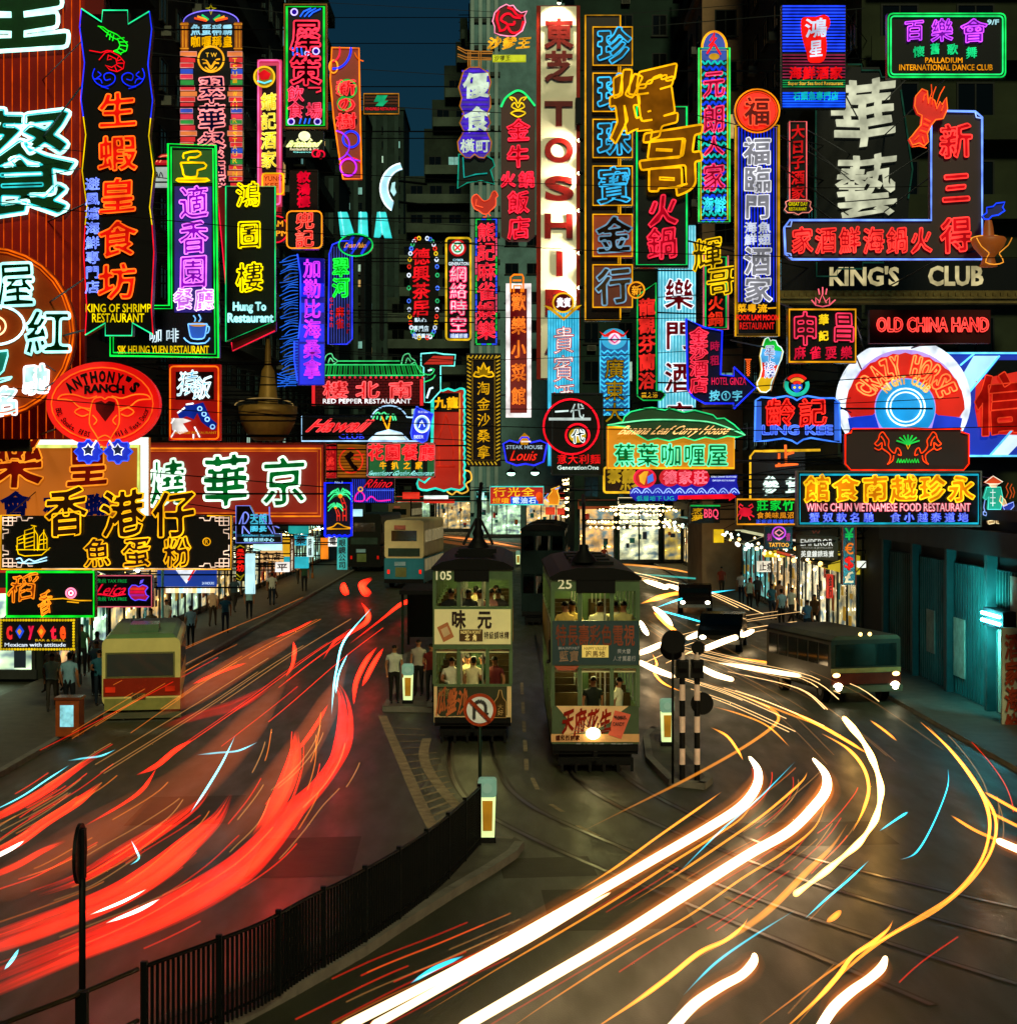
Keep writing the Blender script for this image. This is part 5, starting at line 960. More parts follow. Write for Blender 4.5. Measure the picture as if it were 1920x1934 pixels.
s.cj('沙爹王', 920, 70, 1003, 92, '806010', .4, 'ffb020', 1.2, .8, .01, .1, sh=.2); s.rect(930, 103, 993, 115, box_light('c8d010', .8, .2, 2), 0, .3, 'plaque'); s.cj('沙嗲王', 933, 104, 964, 114, '404004', 0, split=False, d=.05); s.hang(930, 20, 995, 90)
s = Sign('neon_sign', 'dark red vertical sign with glowing red characters and green flower cap', 978, 318, 66)
s.poly([(946, 200), (952, 190), (962, 175), (978, 170), (992, 178), (1004, 190), (1010, 200), (1010, 445), (998, 455), (960, 455), (946, 445)], box_light('2a0408', .8, .4, 1)); s.line([(946, 202), (954, 186), (966, 176), (978, 171), (990, 176), (1002, 190), (1010, 200)], '20d868', 1.7, 1.8, smooth=3)  # faint red emission on this panel imitates tube glow, no lamps behind
s.lines([[(978, 208), (966, 202), (972, 194), (978, 204), (984, 194), (990, 202), (978, 208)], [(968, 190), (962, 184), (972, 186), (978, 196), (984, 186), (994, 184), (988, 190)], [(964, 214), (978, 221), (992, 214), (984, 210), (972, 210), (964, 214)]], 'e8c018', 1.4, 1.2, name='flower_outline', smooth=3)
for ch, a in (('金', (957, 224, 1000, 268)), ('牛', (957, 273, 999, 317)), ('火', (944, 324, 974, 353)), ('鍋', (978, 324, 1010, 354)), ('飯', (957, 361, 1000, 402)), ('店', (958, 408, 1001, 452))): s.cj(ch, *a, 'e00818', .8, 'ff2840', 1.6, 1., .02, .05)
s.hang(946, 210, 1010, 445)
# floodlit board
s = Sign('tower_sign', 'tall floodlit cream board with dark red characters and block letters', 1054, 360, 86)
s.rect(1013, 10, 1095, 716, pt('8a1c0c', .5, 0, .2, .5), 0, .6, 'frame'); s.rect(1021, 12, 1088, 714, pt('f2ecd6', .5, 0, .1, .4), .06, .1, 'face_panel')
DR = '6a0a08'
s.cj('東', 1026, 36, 1084, 92, DR, 0, b=.035, up=0, wob=0, d=.2); s.cj('芝', 1026, 98, 1084, 154, DR, 0, b=.035, up=0, wob=0, d=.2)
def blk(pl): s.poly(pl, pt(DR, .5), .2, .14, 'letter')
blk([(1028, 192), (1081, 192), (1081, 202), (1061, 202), (1061, 239), (1049, 239), (1049, 202), (1028, 202)]); blk([(1050, 475), (1062, 475), (1062, 522), (1050, 522)])
blk([(1028, 404), (1040, 404), (1040, 421), (1069, 421), (1069, 404), (1081, 404), (1081, 451), (1069, 451), (1069, 431), (1040, 431), (1040, 451), (1028, 451)])
s.la('O', 1028, 261, 1082, 308, DR, 0, b=.035, d=.2, ex=.14, res=6); s.la('S', 1028, 333, 1083, 380, DR, 0, b=.04, d=.2, ex=.14, res=6); s.la('B', 1029, 547, 1082, 596, DR, 0, b=.03, d=.2, ex=.14); s.la('A', 1028, 620, 1082, 668, DR, 0, b=.03, d=.2, ex=.14)
lampm = em('fff0c0', 14)
for i, (x, y, ax) in enumerate(((1055, 6, 0), (1096, 268, 1), (1096, 330, 1), (1096, 400, 1), (1096, 480, 1), (1096, 545, 1))):
    p = s.q(x, y); q = (p[0], p[1] - .55, p[2]); mb = MB(); mb.bar((p[0], 0, p[2]), q, .03, STEEL); mb.lathe([(.02, .12), (.1, .08), (.14, -.06), (.12, -.07)], STEEL, 10); h = mb
    o = MB(); o.bar((p[0], .1, p[2]), q, .03, STEEL); o.ball(q, .13, STEEL, 8, 5); fl = o.build('floodlight', s.root)
    l = MB(); l.ball((q[0] - (.1 if ax else 0), q[1] + .1, q[2] - (0 if ax else .1)), .09, lampm, 8, 5); l.build('bulb', fl)
    ld = bpy.data.lights.new('floodlight_lamp', 'SPOT'); ld.energy = 1100 if ax else 1900; ld.spot_size = R(120); ld.spot_blend = .9; ld.color = (1, .86, .55); ld.shadow_soft_size = .12
    lo = bpy.data.objects.new('floodlight_lamp', ld); COL.objects.link(lo); lo.location = s.root.location + Vector((q[0] - (.1 if ax else 0), q[1] - .05, q[2] - (0 if ax else .1)))
    tgt = s.root.location + Vector(s.q(1050, y + (12 if ax else 45))); lo.rotation_euler = (tgt - lo.location).to_track_quat('-Z', 'Y').to_euler()
mb = MB(); a = s.q(1086, 188); b = s.q(1100, 236); mb.box(a[0], b[0], -.5, 0, b[2], a[2], STEEL); mb.build('control_box', s.root); s.hang(1013, 30, 1095, 700, 13.95)
# diamond / gold shop
s = Sign('tower_sign', 'brown tower of six gold framed squares with blue outlined characters', 1150, 316, 62)
s.rect(1104, 30, 1172, 606, pt('180a04', .5), 0, .3); s.edge(1104, 28, 1172, 605, 'e8a010', 1.1, 1.3, 1)
for i, (ch, y0, y1) in enumerate((('珍', 52, 126), ('珍', 139, 213), ('珠', 226, 300), ('寶', 314, 390), ('金', 405, 486), ('行', 500, 582))):
    hot = i >= 4
    s.rect(1118, y0, 1194, y1, box_light('98300a', .5, .3, 1) if i == 4 else (box_light('642008', .45, .3, 1) if hot else pt('1c0604', .5)), .14, .4, 'square_panel'); s.edge(1118, y0, 1194, y1, 'e8a010', 1.2, 1.3, 1, .2)
    s.cj(ch, 1125, y0 + 4, 1191, y1 - 6, '503820' if hot else '2c3338', .12 if i == 4 else 0, '6890a8' if hot else '38b8f0', 1.2, 1.2, .035, .08, d=.2, ex=.06)
    if i < 5: s.lines([[(1167, y1), (1167, y1 + 12)], [(1171, y1), (1171, y1 + 12)]], 'e8a010', 1, 1, .1)
s.hang(1104, 50, 1172, 590)
# big gold brush pair
s = Sign('neon_sign', 'dark green edged board with giant gold brush characters spilling over its edge', 1249, 340, 52)
s.rect(1197, 198, 1300, 505, pt('060b07', .5), 0, .3); s.edge(1200, 200, 1298, 502, '10c858', 1.6, 1.5, 2)
s.cj('輝', 1152, 130, 1275, 268, '8a5008', .7, 'f0a808', 1.5, 1.5, .035, .14, d=.3, ex=.12, wob=.03); s.cj('哥', 1206, 242, 1326, 372, '8a5008', .7, 'f0a808', 1.5, 1.7, .035, .14, d=.3, ex=.12, wob=.03)
s.cj('火', 1223, 366, 1279, 428, 'c00820', .8, 'f02840', 1.5, 1.2, .03, .1); s.cj('鍋', 1221, 428, 1279, 490, 'c00820', .8, 'f02840', 1.5, 1.2, .02, .08); s.hang(1197, 210, 1300, 495)
s = Sign('neon_sign', 'blue green wave patterned sign with pink characters and arched red flame top', 1348, 252, 60)
s.rect(1318, 100, 1378, 420, pt('06121c', .5)); s.edge(1318, 90, 1378, 420, '30d050', 1.5, 1.5, 1); s.edge(1318, 90, 1378, 420, 'c8c820', 1.1, 1.1, 5)
wv = [[(1325 + i * 2.4, y + 3.2 * math.sin(i * 1.26 + y)) for i in range(20)] for y in range(118, 416, 11)]
s.lines(wv[::2], '10b8a8', 1.2, 1.7, .04, 'wave_tube'); s.lines(wv[1::2], '1038d0', 1.3, 2.0, .04, 'wave_tube')
ar = [(1348 + 23 * math.cos(R(a)), 90 - 30 * math.sin(R(a))) for a in range(0, 181, 12)]
s.poly(ar + [(1325, 112), (1348, 120), (1371, 112)], box_light('1848b0', .7, .4, 1), .03, .2, 'arch_panel'); s.line(ar, 'ffa018', 1.5, 2, .09); s.lines([[(1340, 78), (1348, 62), (1346, 84), (1334, 102)], [(1348, 84), (1360, 104)], [(1338, 88), (1352, 72)]], 'e01818', 1.4, 1.8, .1); s.oval(1348, 107, 10, 6, em('d8a020', .8), .07, .03, 'fish')
for ch, y0, y1 in (('元', 132, 186), ('朗', 198, 252), ('人', 258, 294), ('家', 308, 362)): s.cj(ch, 1326, y0, 1368, y1, 'b80c30', .7, 'ff3868', 1.5, .9, .02, .08, d=.1)
s.cj('海鮮', 1324, 372, 1370, 402, '10a8c0', .8, '40e8f8', 1.3, .6, .0, .05, d=.1); s.hang(1318, 110, 1378, 410)
# red dots + lower centre
s = Sign('neon_sign', 'red characters inside an oval chain of small coloured bulbs', 800, 545, 84)
s.poly([(776, 460), (800, 450), (824, 460), (830, 620), (800, 640), (772, 625)], pt('0e1210', .6), 0, .15); s.cj('德興茶居', 778, 468, 812, 598, 'e81820', 1.1, b=.02, gap=.06); s.cj('點心', 782, 600, 806, 610, 'd8f4ff', 1.1, split=False, b=.02); s.cj('專門店', 780, 615, 810, 626, 'd8f4ff', 1.1, split=False, b=.02); s.cj('蘭芳圓茶', 778, 630, 812, 638, 'd8f4ff', 1.1, split=False, b=.02)
for i in range(38):
    a = 2 * math.pi * i / 38; x = 799 + 27 * math.copysign(abs(math.cos(a)) ** .5, math.cos(a)); y = 544 + 94 * math.copysign(abs(math.sin(a)) ** .75, math.sin(a))
    s.ring(x, y, 3, 3.6, ['4878ff', '30c070', 'e8f0ff', 'e83020', 'e8c020', 'd8e8ff'][i % 6], 1.2, 1.0, .06, n=8, name='bulb_ring')
s.hang(775, 470, 828, 620)
s = Sign('neon_sign', 'narrow black sign with gold edge, red wheel emblem and pink white characters', 865, 545, 80)
s.rect(841, 448, 890, 643, pt('050507', .5)); s.edge(841, 448, 890, 643, 'd0a818', 1.3, 1.8, 1.5, .07, 6); s.oval(864, 468, 16, 16, em('e02020', .9), .03, .04, 'wheel_emblem'); s.oval(864, 468, 12, 12, em('e8fff0', 1), .06, .03, 'wheel_disc'); s.ring(864, 468, 8, 8, '10a060', 1.1, 1.4, .1, n=16); s.lines([[(858, 462), (870, 474)], [(870, 462), (858, 474)]], 'e02020', 1.2, 1.4, .11)
s.la('CYBER', 855, 489, 875, 493, 'b8f0ff', 1.2); s.la('GENERATION', 847, 495, 885, 501, 'e8f8ff', 1.3); s.cj('網絡時空', 849, 502, 882, 628, 'f8e8f0', .9, 'ff3868', 1.4, .8, .02, .0, gap=.06, wob=0); s.rect(849, 630, 884, 638, em('2848c8', .8), .03, .03, 'strip'); s.cj('超越體驗', 850, 630, 883, 638, 'e0f0ff', 1.2, split=False, d=.07); s.hang(841, 460, 890, 635)
s = Sign('neon_sign', 'slim purple sign edged in coloured tubes, red rooster perched on top', 917, 530, 78)
s.rect(896, 412, 940, 652, pt('0e0624', .5)); cs = ['18b040', '2848e0', 'd04868']
for i in range(20):
    y = 414 + i * 11.8
    for x in (899, 937): s.line([(x, y), (x, y + 10)], cs[(i // 3 + (x > 910)) % 3], 1.3, 1.3)
for i in range(4):
    for y in (414, 650): s.line([(899 + i * 10, y), (908 + i * 10, y)], cs[i % 2], 1.3, 1.2)
s.cj('熊記麻雀娛樂', 900, 420, 936, 642, 'e01428', 1.1, 'ff3848', 1.4, .5, .01, .06, gap=.06)
rk = [(891, 382), (892, 372), (900, 367), (907, 374), (914, 380), (924, 376), (929, 364), (935, 361), (940, 370), (936, 374), (936, 388), (926, 398), (920, 404), (912, 404), (904, 398), (896, 394)]
s.poly(rk, box_light('b81808', .6), .03, .1, 'rooster'); s.line(rk, 'ff5830', 1.4, .9, .08, True, smooth=2); s.lines([[(918, 404), (918, 410), (912, 410)], [(922, 402), (926, 408)], [(900, 376), (898, 388), (912, 392)]], 'ff5830', 1.3, .9, .08); s.hang(896, 425, 940, 640)
s = Sign('neon_sign', 'slim red sign in thick white border with gold gate ornament on top', 978, 660, 72)
s.rect(955, 535, 1003, 788, em('fff4f0', 1.1)); s.rect(963, 545, 995, 780, box_light('7a0c10', .5, .5, .6), .05, .06, 'inner_panel')
s.cj('歡樂小菜館', 965, 548, 993, 770, 'e04010', .7, 'ff8028', 1.2, .7, .0, .05, d=.08, gap=.25); s.lines([[(964, 552), (964, 524), (970, 519), (986, 519), (988, 524), (988, 552)], [(968, 530), (984, 530)], [(970, 552), (970, 540), (984, 540), (984, 552)]], 'ff7a10', 1.4, 1.5, .1, 'gate_ornament'); s.hang(955, 550, 1003, 780)
s = Sign('neon_sign', 'dark plum sign with gold rope border, gold lotus crown and gold characters', 912, 773, 66)
s.rect(880, 667, 946, 881, pt('100a14', .5)); s.rect(892, 679, 934, 869, pt('150812', .5), .02, .03, 'inner_panel'); s.edge(892, 679, 934, 869, '806010', .9, .8)
rp = []
for i in range(28): rp += [[(882, 672 + i * 7.2), (889, 676 + i * 7.2)], [(944, 672 + i * 7.2), (937, 676 + i * 7.2)]]
for i in range(8): rp += [[(886 + i * 7.4, 671), (882 + i * 7.4, 677)], [(886 + i * 7.4, 878), (882 + i * 7.4, 872)]]
s.lines(rp, 'c8a020', 1, 1.1, .05, 'rope_border'); s.lines([[(894, 710), (904, 712), (913, 709), (922, 712), (932, 710), (928, 702), (922, 704), (924, 692), (918, 698), (913, 685), (908, 698), (902, 692), (904, 704), (898, 702), (894, 710)]], 'e8b010', 1.3, 1.2, name='lotus_crown', smooth=2); s.poly([(898, 706), (904, 696), (913, 690), (922, 696), (928, 706), (913, 711)], em('a07808', .8), .03, .03, 'lotus')
s.cj('淘金沙桑拿', 900, 718, 926, 868, 'f0b010', 1.1, b=.0, up=.08, gap=.16); s.hang(880, 680, 946, 870)
s = Sign('neon_sign', 'cyan striped vertical sign with red outlined white characters and gold crest', 1064, 700, 74)
s.rect(1034, 586, 1093, 880, box_light('20a8d0', .7, .2, .8)); s.lines([[(x, 588), (x, 878)] for x in range(1037, 1093, 5)], '58d8f8', 1.0, .9, .04); s.cj('貴賓酒樓', 1043, 615, 1085, 830, 'f8f0e8', 1.2, 'c82828', .9, .7, .0, .06, d=.1)
s.poly([(1026, 576), (1040, 580), (1064, 600), (1088, 578), (1098, 576), (1064, 606)], em('d8a010', 1), .08, .1, 'crest_scroll'); s.oval(1063, 572, 19, 19, pt('6a0c0c', .5), .1, .15, 'crest'); s.ring(1063, 572, 19, 18, 'e0a818', 1.2, 1.5, .15); s.cj('貴賓', 1050, 563, 1078, 580, 'fff0f4', 1.3, split=False, b=.05, d=.15); s.hang(1034, 600, 1093, 870)
s = Sign('neon_sign', 'cyan zigzag patterned sign with dark gold characters and red lotus crest', 1160, 710, 76)
s.poly([(1133, 640), (1186, 640), (1187, 784), (1133, 784)], box_light('1060a0', .6, .3, 1)); zz = [[(1134 + i * 6.5, y + (5 if i % 2 else 0)) for i in range(9)] for y in range(662, 782, 9)]
s.lines(zz, '40c8f0', 1.1, 1.5, .04, 'zigzag_tube'); s.edge(1133, 640, 1187, 784, '48c8f0', 1.2, 1.2); s.oval(1159, 640, 24, 20, box_light('30a8d8', .8), .03, .2, 'crest_panel'); s.poly([(1132, 626), (1142, 632), (1158, 622), (1176, 632), (1186, 624), (1178, 636), (1140, 636)], em('e02018', 1), .06, .08, 'crest_scroll'); s.oval(1160, 640, 12, 11, em('f0d8e8', 1.1), .08, .05, 'crest'); s.lines([[(1152, 642), (1160, 632), (1168, 642), (1160, 648), (1152, 642)]], 'e03080', 1.2, 1.4, .15)
s.cj('廣東大', 1141, 675, 1179, 800, 'a88010', .9, '302000', .1, .6, .02, .0, d=.1, wob=0, gap=.1); s.hang(1133, 650, 1187, 780)
s = Sign('neon_sign', 'pale cyan striped column sign with dark red seal script characters', 1278, 600, 70)
s.rect(1243, 425, 1313, 776, box_light('50b8d0', .7, .2, .5)); s.lines([[(x, 427), (x, 774)] for x in range(1246, 1313, 6)], '90e8f8', 1.1, 1, .04)
for ch, y0, y1 in (('樂', 528, 584), ('門', 606, 660), ('酒', 684, 740), ('店', 760, 812)): s.cj(ch, 1252, y0, 1310, y1, '8a0c14', .5, 'e8f0f8', 1.3, .9, .035, .0, d=.12, wob=0)
s.hang(1243, 440, 1313, 770)
s = Sign('neon_sign', 'small green and pink edged board with gold brush characters over red ones', 1350, 535, 58)
s.rect(1328, 482, 1374, 622, pt('0a100a', .5)); s.edge(1328, 482, 1374, 622, 'd86070', 1.1, 1.2); s.edge(1328, 482, 1374, 622, '10b048', 1.4, 1.2, 3.5)
s.cj('輝', 1306, 448, 1362, 512, '6a5008', .3, 'f0c010', 1.3, 1., .02, .14, d=.14); s.cj('哥', 1332, 502, 1388, 560, '6a5008', .3, 'f0c010', 1.3, 1., .02, .14, d=.14); s.cj('火鍋', 1336, 558, 1366, 617, 'f03018', 1.1, b=.02, gap=.08); s.hang(1328, 490, 1374, 615)
s = Sign('arrow_sign', 'slim black green edged sign with red characters ending in a right arrow', 1222, 645, 60)
pl = [(1203, 560), (1212, 552), (1238, 534), (1239, 738), (1248, 738), (1256, 746), (1248, 756), (1214, 756), (1203, 748)]
s.poly(pl, pt('070505', .5)); s.line(pl, '10b048', 1.3, 1, closed=True); s.cj('龍觀芬蘭浴', 1205, 562, 1237, 736, 'e02820', 1.1, b=.03, gap=.1); s.cj('龍之浴', 1210, 741, 1242, 751, 'f0b020', 1.1, split=False)
s.oval(1201, 548, 16, 16, pt('5a2a06', .5), .06, .1, 'seal'); s.ring(1201, 548, 15, 15, 'f09818', 1.2, 1.4, .1); s.cj('新', 1191, 539, 1212, 558, 'f0a020', 1.1, d=.12); s.hang(1203, 560, 1239, 750)
s = Sign('arrow_sign', 'blue bent arrow sign with red characters pointing right over the curry house', 1355, 690, 50)
pl = [(1295, 602), (1328, 618), (1363, 625), (1360, 708), (1385, 710), (1385, 693), (1426, 732), (1385, 772), (1385, 762), (1330, 762), (1308, 750), (1298, 735)]
s.poly(pl, pt('0a0840', .5), 0, .3); s.line(pl, '1828ff', 1.7, 1.5, closed=True); s.lines([[(1388, 768), (1422, 736)]], '3878ff', 1.5, 1)
s.rect(1301, 622, 1336, 742, pt('4a0418', .5), .02, .03, 'inner_panel'); s.cj('金莎酒店', 1301, 618, 1336, 742, 'd81028', .8, 'ff3850', 1.4, .8, .03, .05); s.cj('時租', 1340, 640, 1358, 694, 'c01848', .9, gap=.3, b=.02); s.la('HOTEL GINZA', 1343, 713, 1408, 727, 'e82050', 1.1); s.cj('按①字', 1338, 737, 1402, 757, '60c8e0', 1.1, b=.02); s.hang(1298, 620, 1380, 755)
s = Sign('neon_sign', 'dark green framed sign with large red neon circle and white words', 1090, 820, 52)
s.rect(1042, 743, 1138, 897, pt('0b160f', .5)); s.frame(1041, 742, 1139, 898, pt('20242c', .5), 3, .05); s.oval(1078, 806, 52, 52, pt('0c0405', .5), .04, .06, 'dark_disc'); s.ring(1078, 806, 52, 52, 'f01020', 1.7, 1.6, .1); s.ring(1090, 822, 22, 21, 'f01020', 1.7, 1.8, .1)
s.cj('一代', 1046, 762, 1104, 792, 'd8f0e8', 1., b=.01, d=.1); s.rect(1036, 789, 1115, 794, em('c8d8d0', .9), .08, .03, 'rule'); s.oval(1090, 822, 16, 14, em('d8b020', .8), .08, .03, 'roundel'); s.cj('代', 1078, 810, 1104, 836, '0a0a0a', 0, 'e8f8f0', 1.2, .7, .04, d=.12)
s.cj('意大利麵', 1050, 858, 1134, 876, 'f01818', 1.2, b=.01, d=.08); s.la('GenerationOne', 1052, 879, 1130, 887, 'e8fff0', 1.2, b=.01); s.hang(1042, 750, 1138, 890)
# banana leaf
s = Sign('neon_sign', 'orange lit sign with green characters under a long glowing banana leaf', 1270, 830, 50)
s.rect(1146, 805, 1387, 886, box_light('d08010', .8, .3, .6), 0, .3); s.edge(1146, 805, 1387, 886, 'ffb818', 1.3, 1.6, 2)
lf = [(1146, 803), (1175, 797), (1178, 788), (1190, 778), (1215, 772), (1230, 770), (1255, 775), (1262, 771), (1290, 779), (1310, 775), (1345, 784), (1352, 791), (1366, 790), (1384, 802), (1405, 822), (1390, 826), (1372, 824), (1350, 830), (1330, 826), (1310, 832), (1290, 826), (1262, 833), (1240, 828), (1222, 832), (1200, 820), (1180, 806)]
s.poly(lf, box_light('063c18', .55, .5, .5), .12, .14, 'leaf'); s.line(lf, '28d878', 1.5, 1.1, .18, True); s.line([(1146, 803), (1180, 798), (1230, 793), (1300, 794), (1350, 800), (1405, 822)], '70f0a0', 1.4, 1.1, .2, smooth=3)
s.la('Banana Leaf Curry House', 1171, 804, 1374, 826, 'ffc070', 1.6, b=.008, sh=.12, d=.22); s.cj('蕉葉咖喱屋', 1157, 838, 1375, 880, '0c8838', .6, '60f8b0', 1.5, 1., .03, .0, d=.1, wob=0); s.hang(1146, 810, 1387, 880)
s = Sign('neon_sign', 'blue ribbon sign with three red glowing characters and long red arrow', 1290, 915, 54)
s.poly([(1190, 925), (1200, 920), (1375, 898), (1392, 897), (1391, 910), (1396, 934), (1376, 936), (1376, 938), (1280, 942), (1276, 946), (1201, 946), (1190, 936)], box_light('1418b0', .7, .3, .7)); s.oval(1217, 903, 21, 18, box_light('b81020', .8), .03, .15, 'medallion'); s.ring(1217, 903, 20, 17, 'e82038', 1.4, 1.6, .07); s.poly([(1206, 898), (1216, 890), (1224, 890), (1220, 902), (1216, 916), (1208, 910)], em('f0a828', 1), .07, .03, 'figure'); s.poly([(1222, 900), (1232, 894), (1234, 908), (1222, 914)], em('5080f0', 1), .07, .03, 'figure')
for i in range(3): s.oval(1264 + i * 28, 902, 19, 17, box_light('d01028', .8, .2, 1), .04, .15, 'red_blob')
s.cj('德家莊', 1250, 889, 1336, 914, 'f02840', 1, 'ff7080', 1.4, .6, .0, .05, d=.1); s.la('CHIU CHOW SEAFOOD', 1342, 899, 1390, 902, 'd0e0ff', 1.2); s.la('DIM SUM RESTAURANT', 1345, 906, 1387, 909, 'd0e0ff', 1.2)
for i in range(10): s.lines([[(1191 + i * 20.6, 932), (1196 + i * 20.6, 924), (1201 + i * 20.6, 922), (1206 + i * 20.6, 926), (1210 + i * 20.6, 932)], [(1196 + i * 20.6, 931), (1200 + i * 20.6, 927), (1204 + i * 20.6, 931)]], '98b8ff', 1.4, .9, name='cloud_outline')
s.cj('低層地下', 1201, 936, 1250, 946, '20b8b0', 1, split=False); s.la('UG', 1253, 937, 1272, 945, '20b8b0', 1); s.poly([(1280, 936), (1376, 933), (1376, 929), (1390, 938), (1376, 946), (1376, 942), (1280, 943)], em('f01020', 1.1), .06, .06, 'red_arrow'); s.hang(1195, 900, 1390, 940)
s = Sign('neon_sign', 'yellow framed board with blurred yellow characters tucked under the curry house sign', 1170, 905, 58)
s.rect(1139, 884, 1260, 931, pt('2a1a06', .5)); s.edge(1139, 882, 1260, 931, 'e8b020', 1.3, 2, 1, .07, 5); s.cj('茶館', 1146, 886, 1200, 912, 'c8a020', .8, b=.06); s.cj('小食', 1170, 912, 1212, 928, 'c8a020', .8, b=.06); s.hang(1139, 890, 1200, 928)
s = Sign('neon_sign', 'small black sign with pink letters and gold brush characters under green edge', 1330, 971, 60)
s.rect(1303, 955, 1359, 988, pt('050505', .5)); s.line([(1303, 955), (1359, 955)], '10a040', 1.3, 1.3); s.cj('烹夢', 1305, 959, 1327, 984, 'd09810', 1.1, sh=.15); s.la('BBQ', 1329, 961, 1356, 981, 'ff4868', 1.3, b=.01); s.hang(1303, 958, 1359, 985)
s = Sign('neon_sign', 'small red and blue lit sign with yellow characters hung over the far road', 975, 936, 76)
s.rect(925, 919, 1026, 953, box_light('c01810', .7, .3, 1)); s.edge(925, 919, 1026, 953, '40d8c0', 1.2, 1.1); s.rect(964, 938, 1016, 952, em('1858d8', .9), .03, .03, 'blue_panel'); s.cj('行光全', 930, 920, 1010, 938, 'ffc020', 1.2, b=.01); s.cj('燈噴', 929, 940, 962, 951, 'ffb020', 1.1, split=False); s.cj('電油石', 966, 939, 1013, 951, 'd8f0ff', 1.2, split=False, d=.08)
s.cj('爐氣油石', 935, 903, 1020, 916, 'c8d8f0', .9, split=False, gap=1.0); s.oval(1018, 938, 7, 9, em('e85010', 1), .06, .06, 'lamp_emblem'); s.hang(925, 922, 1026, 950)
s = Sign('pot_sign', 'small glowing yellow kettle shaped sign beside a red and blue lit sign', 1044, 940, 76)
kp = [(1036, 953), (1034, 938), (1042, 928), (1040, 924), (1056, 918), (1052, 928), (1056, 940), (1054, 953)]
s.poly(kp, box_light('e88810', .8, .2, 2)); s.line(kp, 'ffc040', 1.3, .9, closed=True); s.lines([[(1035, 932), (1028, 940), (1036, 948)], [(1048, 924), (1058, 920)]], '80a8f0', 1.3, 1); s.hang(1034, 922, 1056, 950)
s = Sign('neon_sign', 'dark red shield sign with blue wavy outline and little chef hat', 992, 855, 68)
pl = [(950, 838), (962, 832), (978, 836), (985, 826), (996, 826), (1002, 836), (1020, 832), (1033, 838), (1026, 872), (1008, 879), (992, 876), (975, 879), (956, 872)]
s.poly(pl, pt('200810', .5)); s.line(pl, '2830f0', 1.6, 1.5, closed=True); s.la('STEAK HOUSE', 956, 841, 1024, 848, 'c0e0f0', 1.1); s.la('Louis', 966, 851, 1014, 870, 'f02818', 1.2, b=.01, sh=.15); s.poly([(980, 828), (990, 817), (1000, 826), (996, 840), (984, 840)], em('d89010', .9), .06, .06, 'chef_hat'); s.lines([[(984, 834), (1002, 834)]], 'fff0e0', 1.2, 1.2, .14); s.hang(950, 835, 1033, 875)
# ------------------------------------------------------------------ SIGNS, right side of the street
s = Sign('tower_sign', 'tall blue striped sign with silver characters under a round red seal', 1429, 400, 50)
s.rect(1388, 238, 1470, 635, pt('06081c', .5), 0, .3); s.lines([[(x, 240), (x, 570)] for x in range(1394, 1468, 6)], '1028e0', 1.1, 1.1, .04); s.edge(1387, 236, 1471, 636, 'c8900c', 1.2, 1.5, 1); s.edge(1387, 236, 1471, 636, 'a0700c', .9, .9, 5)
s.oval(1428, 211, 43, 42, pt('8a0a06', .5), .1, .3, 'seal'); s.ring(1428, 211, 42, 41, 'ff9010', 1.3, 1.2, .16); s.ring(1428, 211, 37, 36, 'ff4010', 1.2, 1, .16); s.oval(1428, 211, 35, 34, box_light('f01c10', .9, .2, 1), .14, .04, 'seal_face'); s.cj('福', 1402, 186, 1454, 238, '7a0804', 0, 'ff5030', 1.1, 1., .04, 0, d=.2, wob=0)
for ch, a in (('福', (1400, 262, 1456, 312)), ('臨', (1400, 316, 1456, 364)), ('門', (1402, 368, 1454, 414)), ('酒', (1402, 468, 1456, 520)), ('家', (1402, 523, 1457, 572))): s.cj(ch, *a, 'a8a8b0', .55, 'f0f0f8', 1.1, .8, .04, .0, d=.14, ex=.08)
s.cj('海鮮', 1404, 419, 1428, 464, 'd8e0f0', .9, b=.03, d=.12); s.cj('魚翅', 1430, 419, 1454, 464, 'd8e0f0', .9, b=.03, d=.12); s.cj('菜粵流一', 1390, 574, 1468, 590, 'f0a810', 1.1, b=.03); s.la('FOOK LAM MOON', 1389, 595, 1469, 605, 'f02018', 1.1, 'f02018', 1.2, .4); s.la('RESTAURANT', 1396, 609, 1461, 622, 'f02018', 1.2); s.hang(1388, 250, 1470, 625)
s = Sign('neon_sign', 'square sign of horizontal blue tubes with red seal blob and pale characters', 1536, 106, 56)
s.rect(1475, 9, 1597, 205, pt('06081e', .5))
s.lines([[(1477, y), (1595, y)] for y in range(12, 102, 6)], '1c40ff', 1.4, 1.5, .05, 'horizontal_tube'); s.lines([[(1477, y), (1595, y)] for y in range(104, 150, 6)], '8a2040', 1., 1.1, .05, 'horizontal_tube'); s.lines([[(1477, y), (1595, y)] for y in range(152, 166, 4)], '108040', 1., .9, .05, 'horizontal_tube'); s.lines([[(1477, y), (1595, y)] for y in range(176, 204, 5)], '1450ff', 1.4, 1.5, .05, 'horizontal_tube')
bl = [(1512, 38), (1520, 33), (1538, 33), (1554, 29), (1564, 34), (1566, 48), (1558, 64), (1560, 84), (1558, 106), (1552, 117), (1538, 119), (1526, 116), (1522, 100), (1516, 80), (1512, 60)]
s.poly([tuple(p) for p in [(v.x, v.y) for v in spline([(x, y, 0) for x, y in bl], 3, True)]], em('f01810', 1.1), .1, .06, 'seal_blob'); s.cj('鴻', 1516, 36, 1562, 72, 'd8e8ff', 1., b=.015, d=.16, up=.05); s.cj('星', 1526, 76, 1552, 110, 'd8e8ff', 1., b=.015, d=.16)
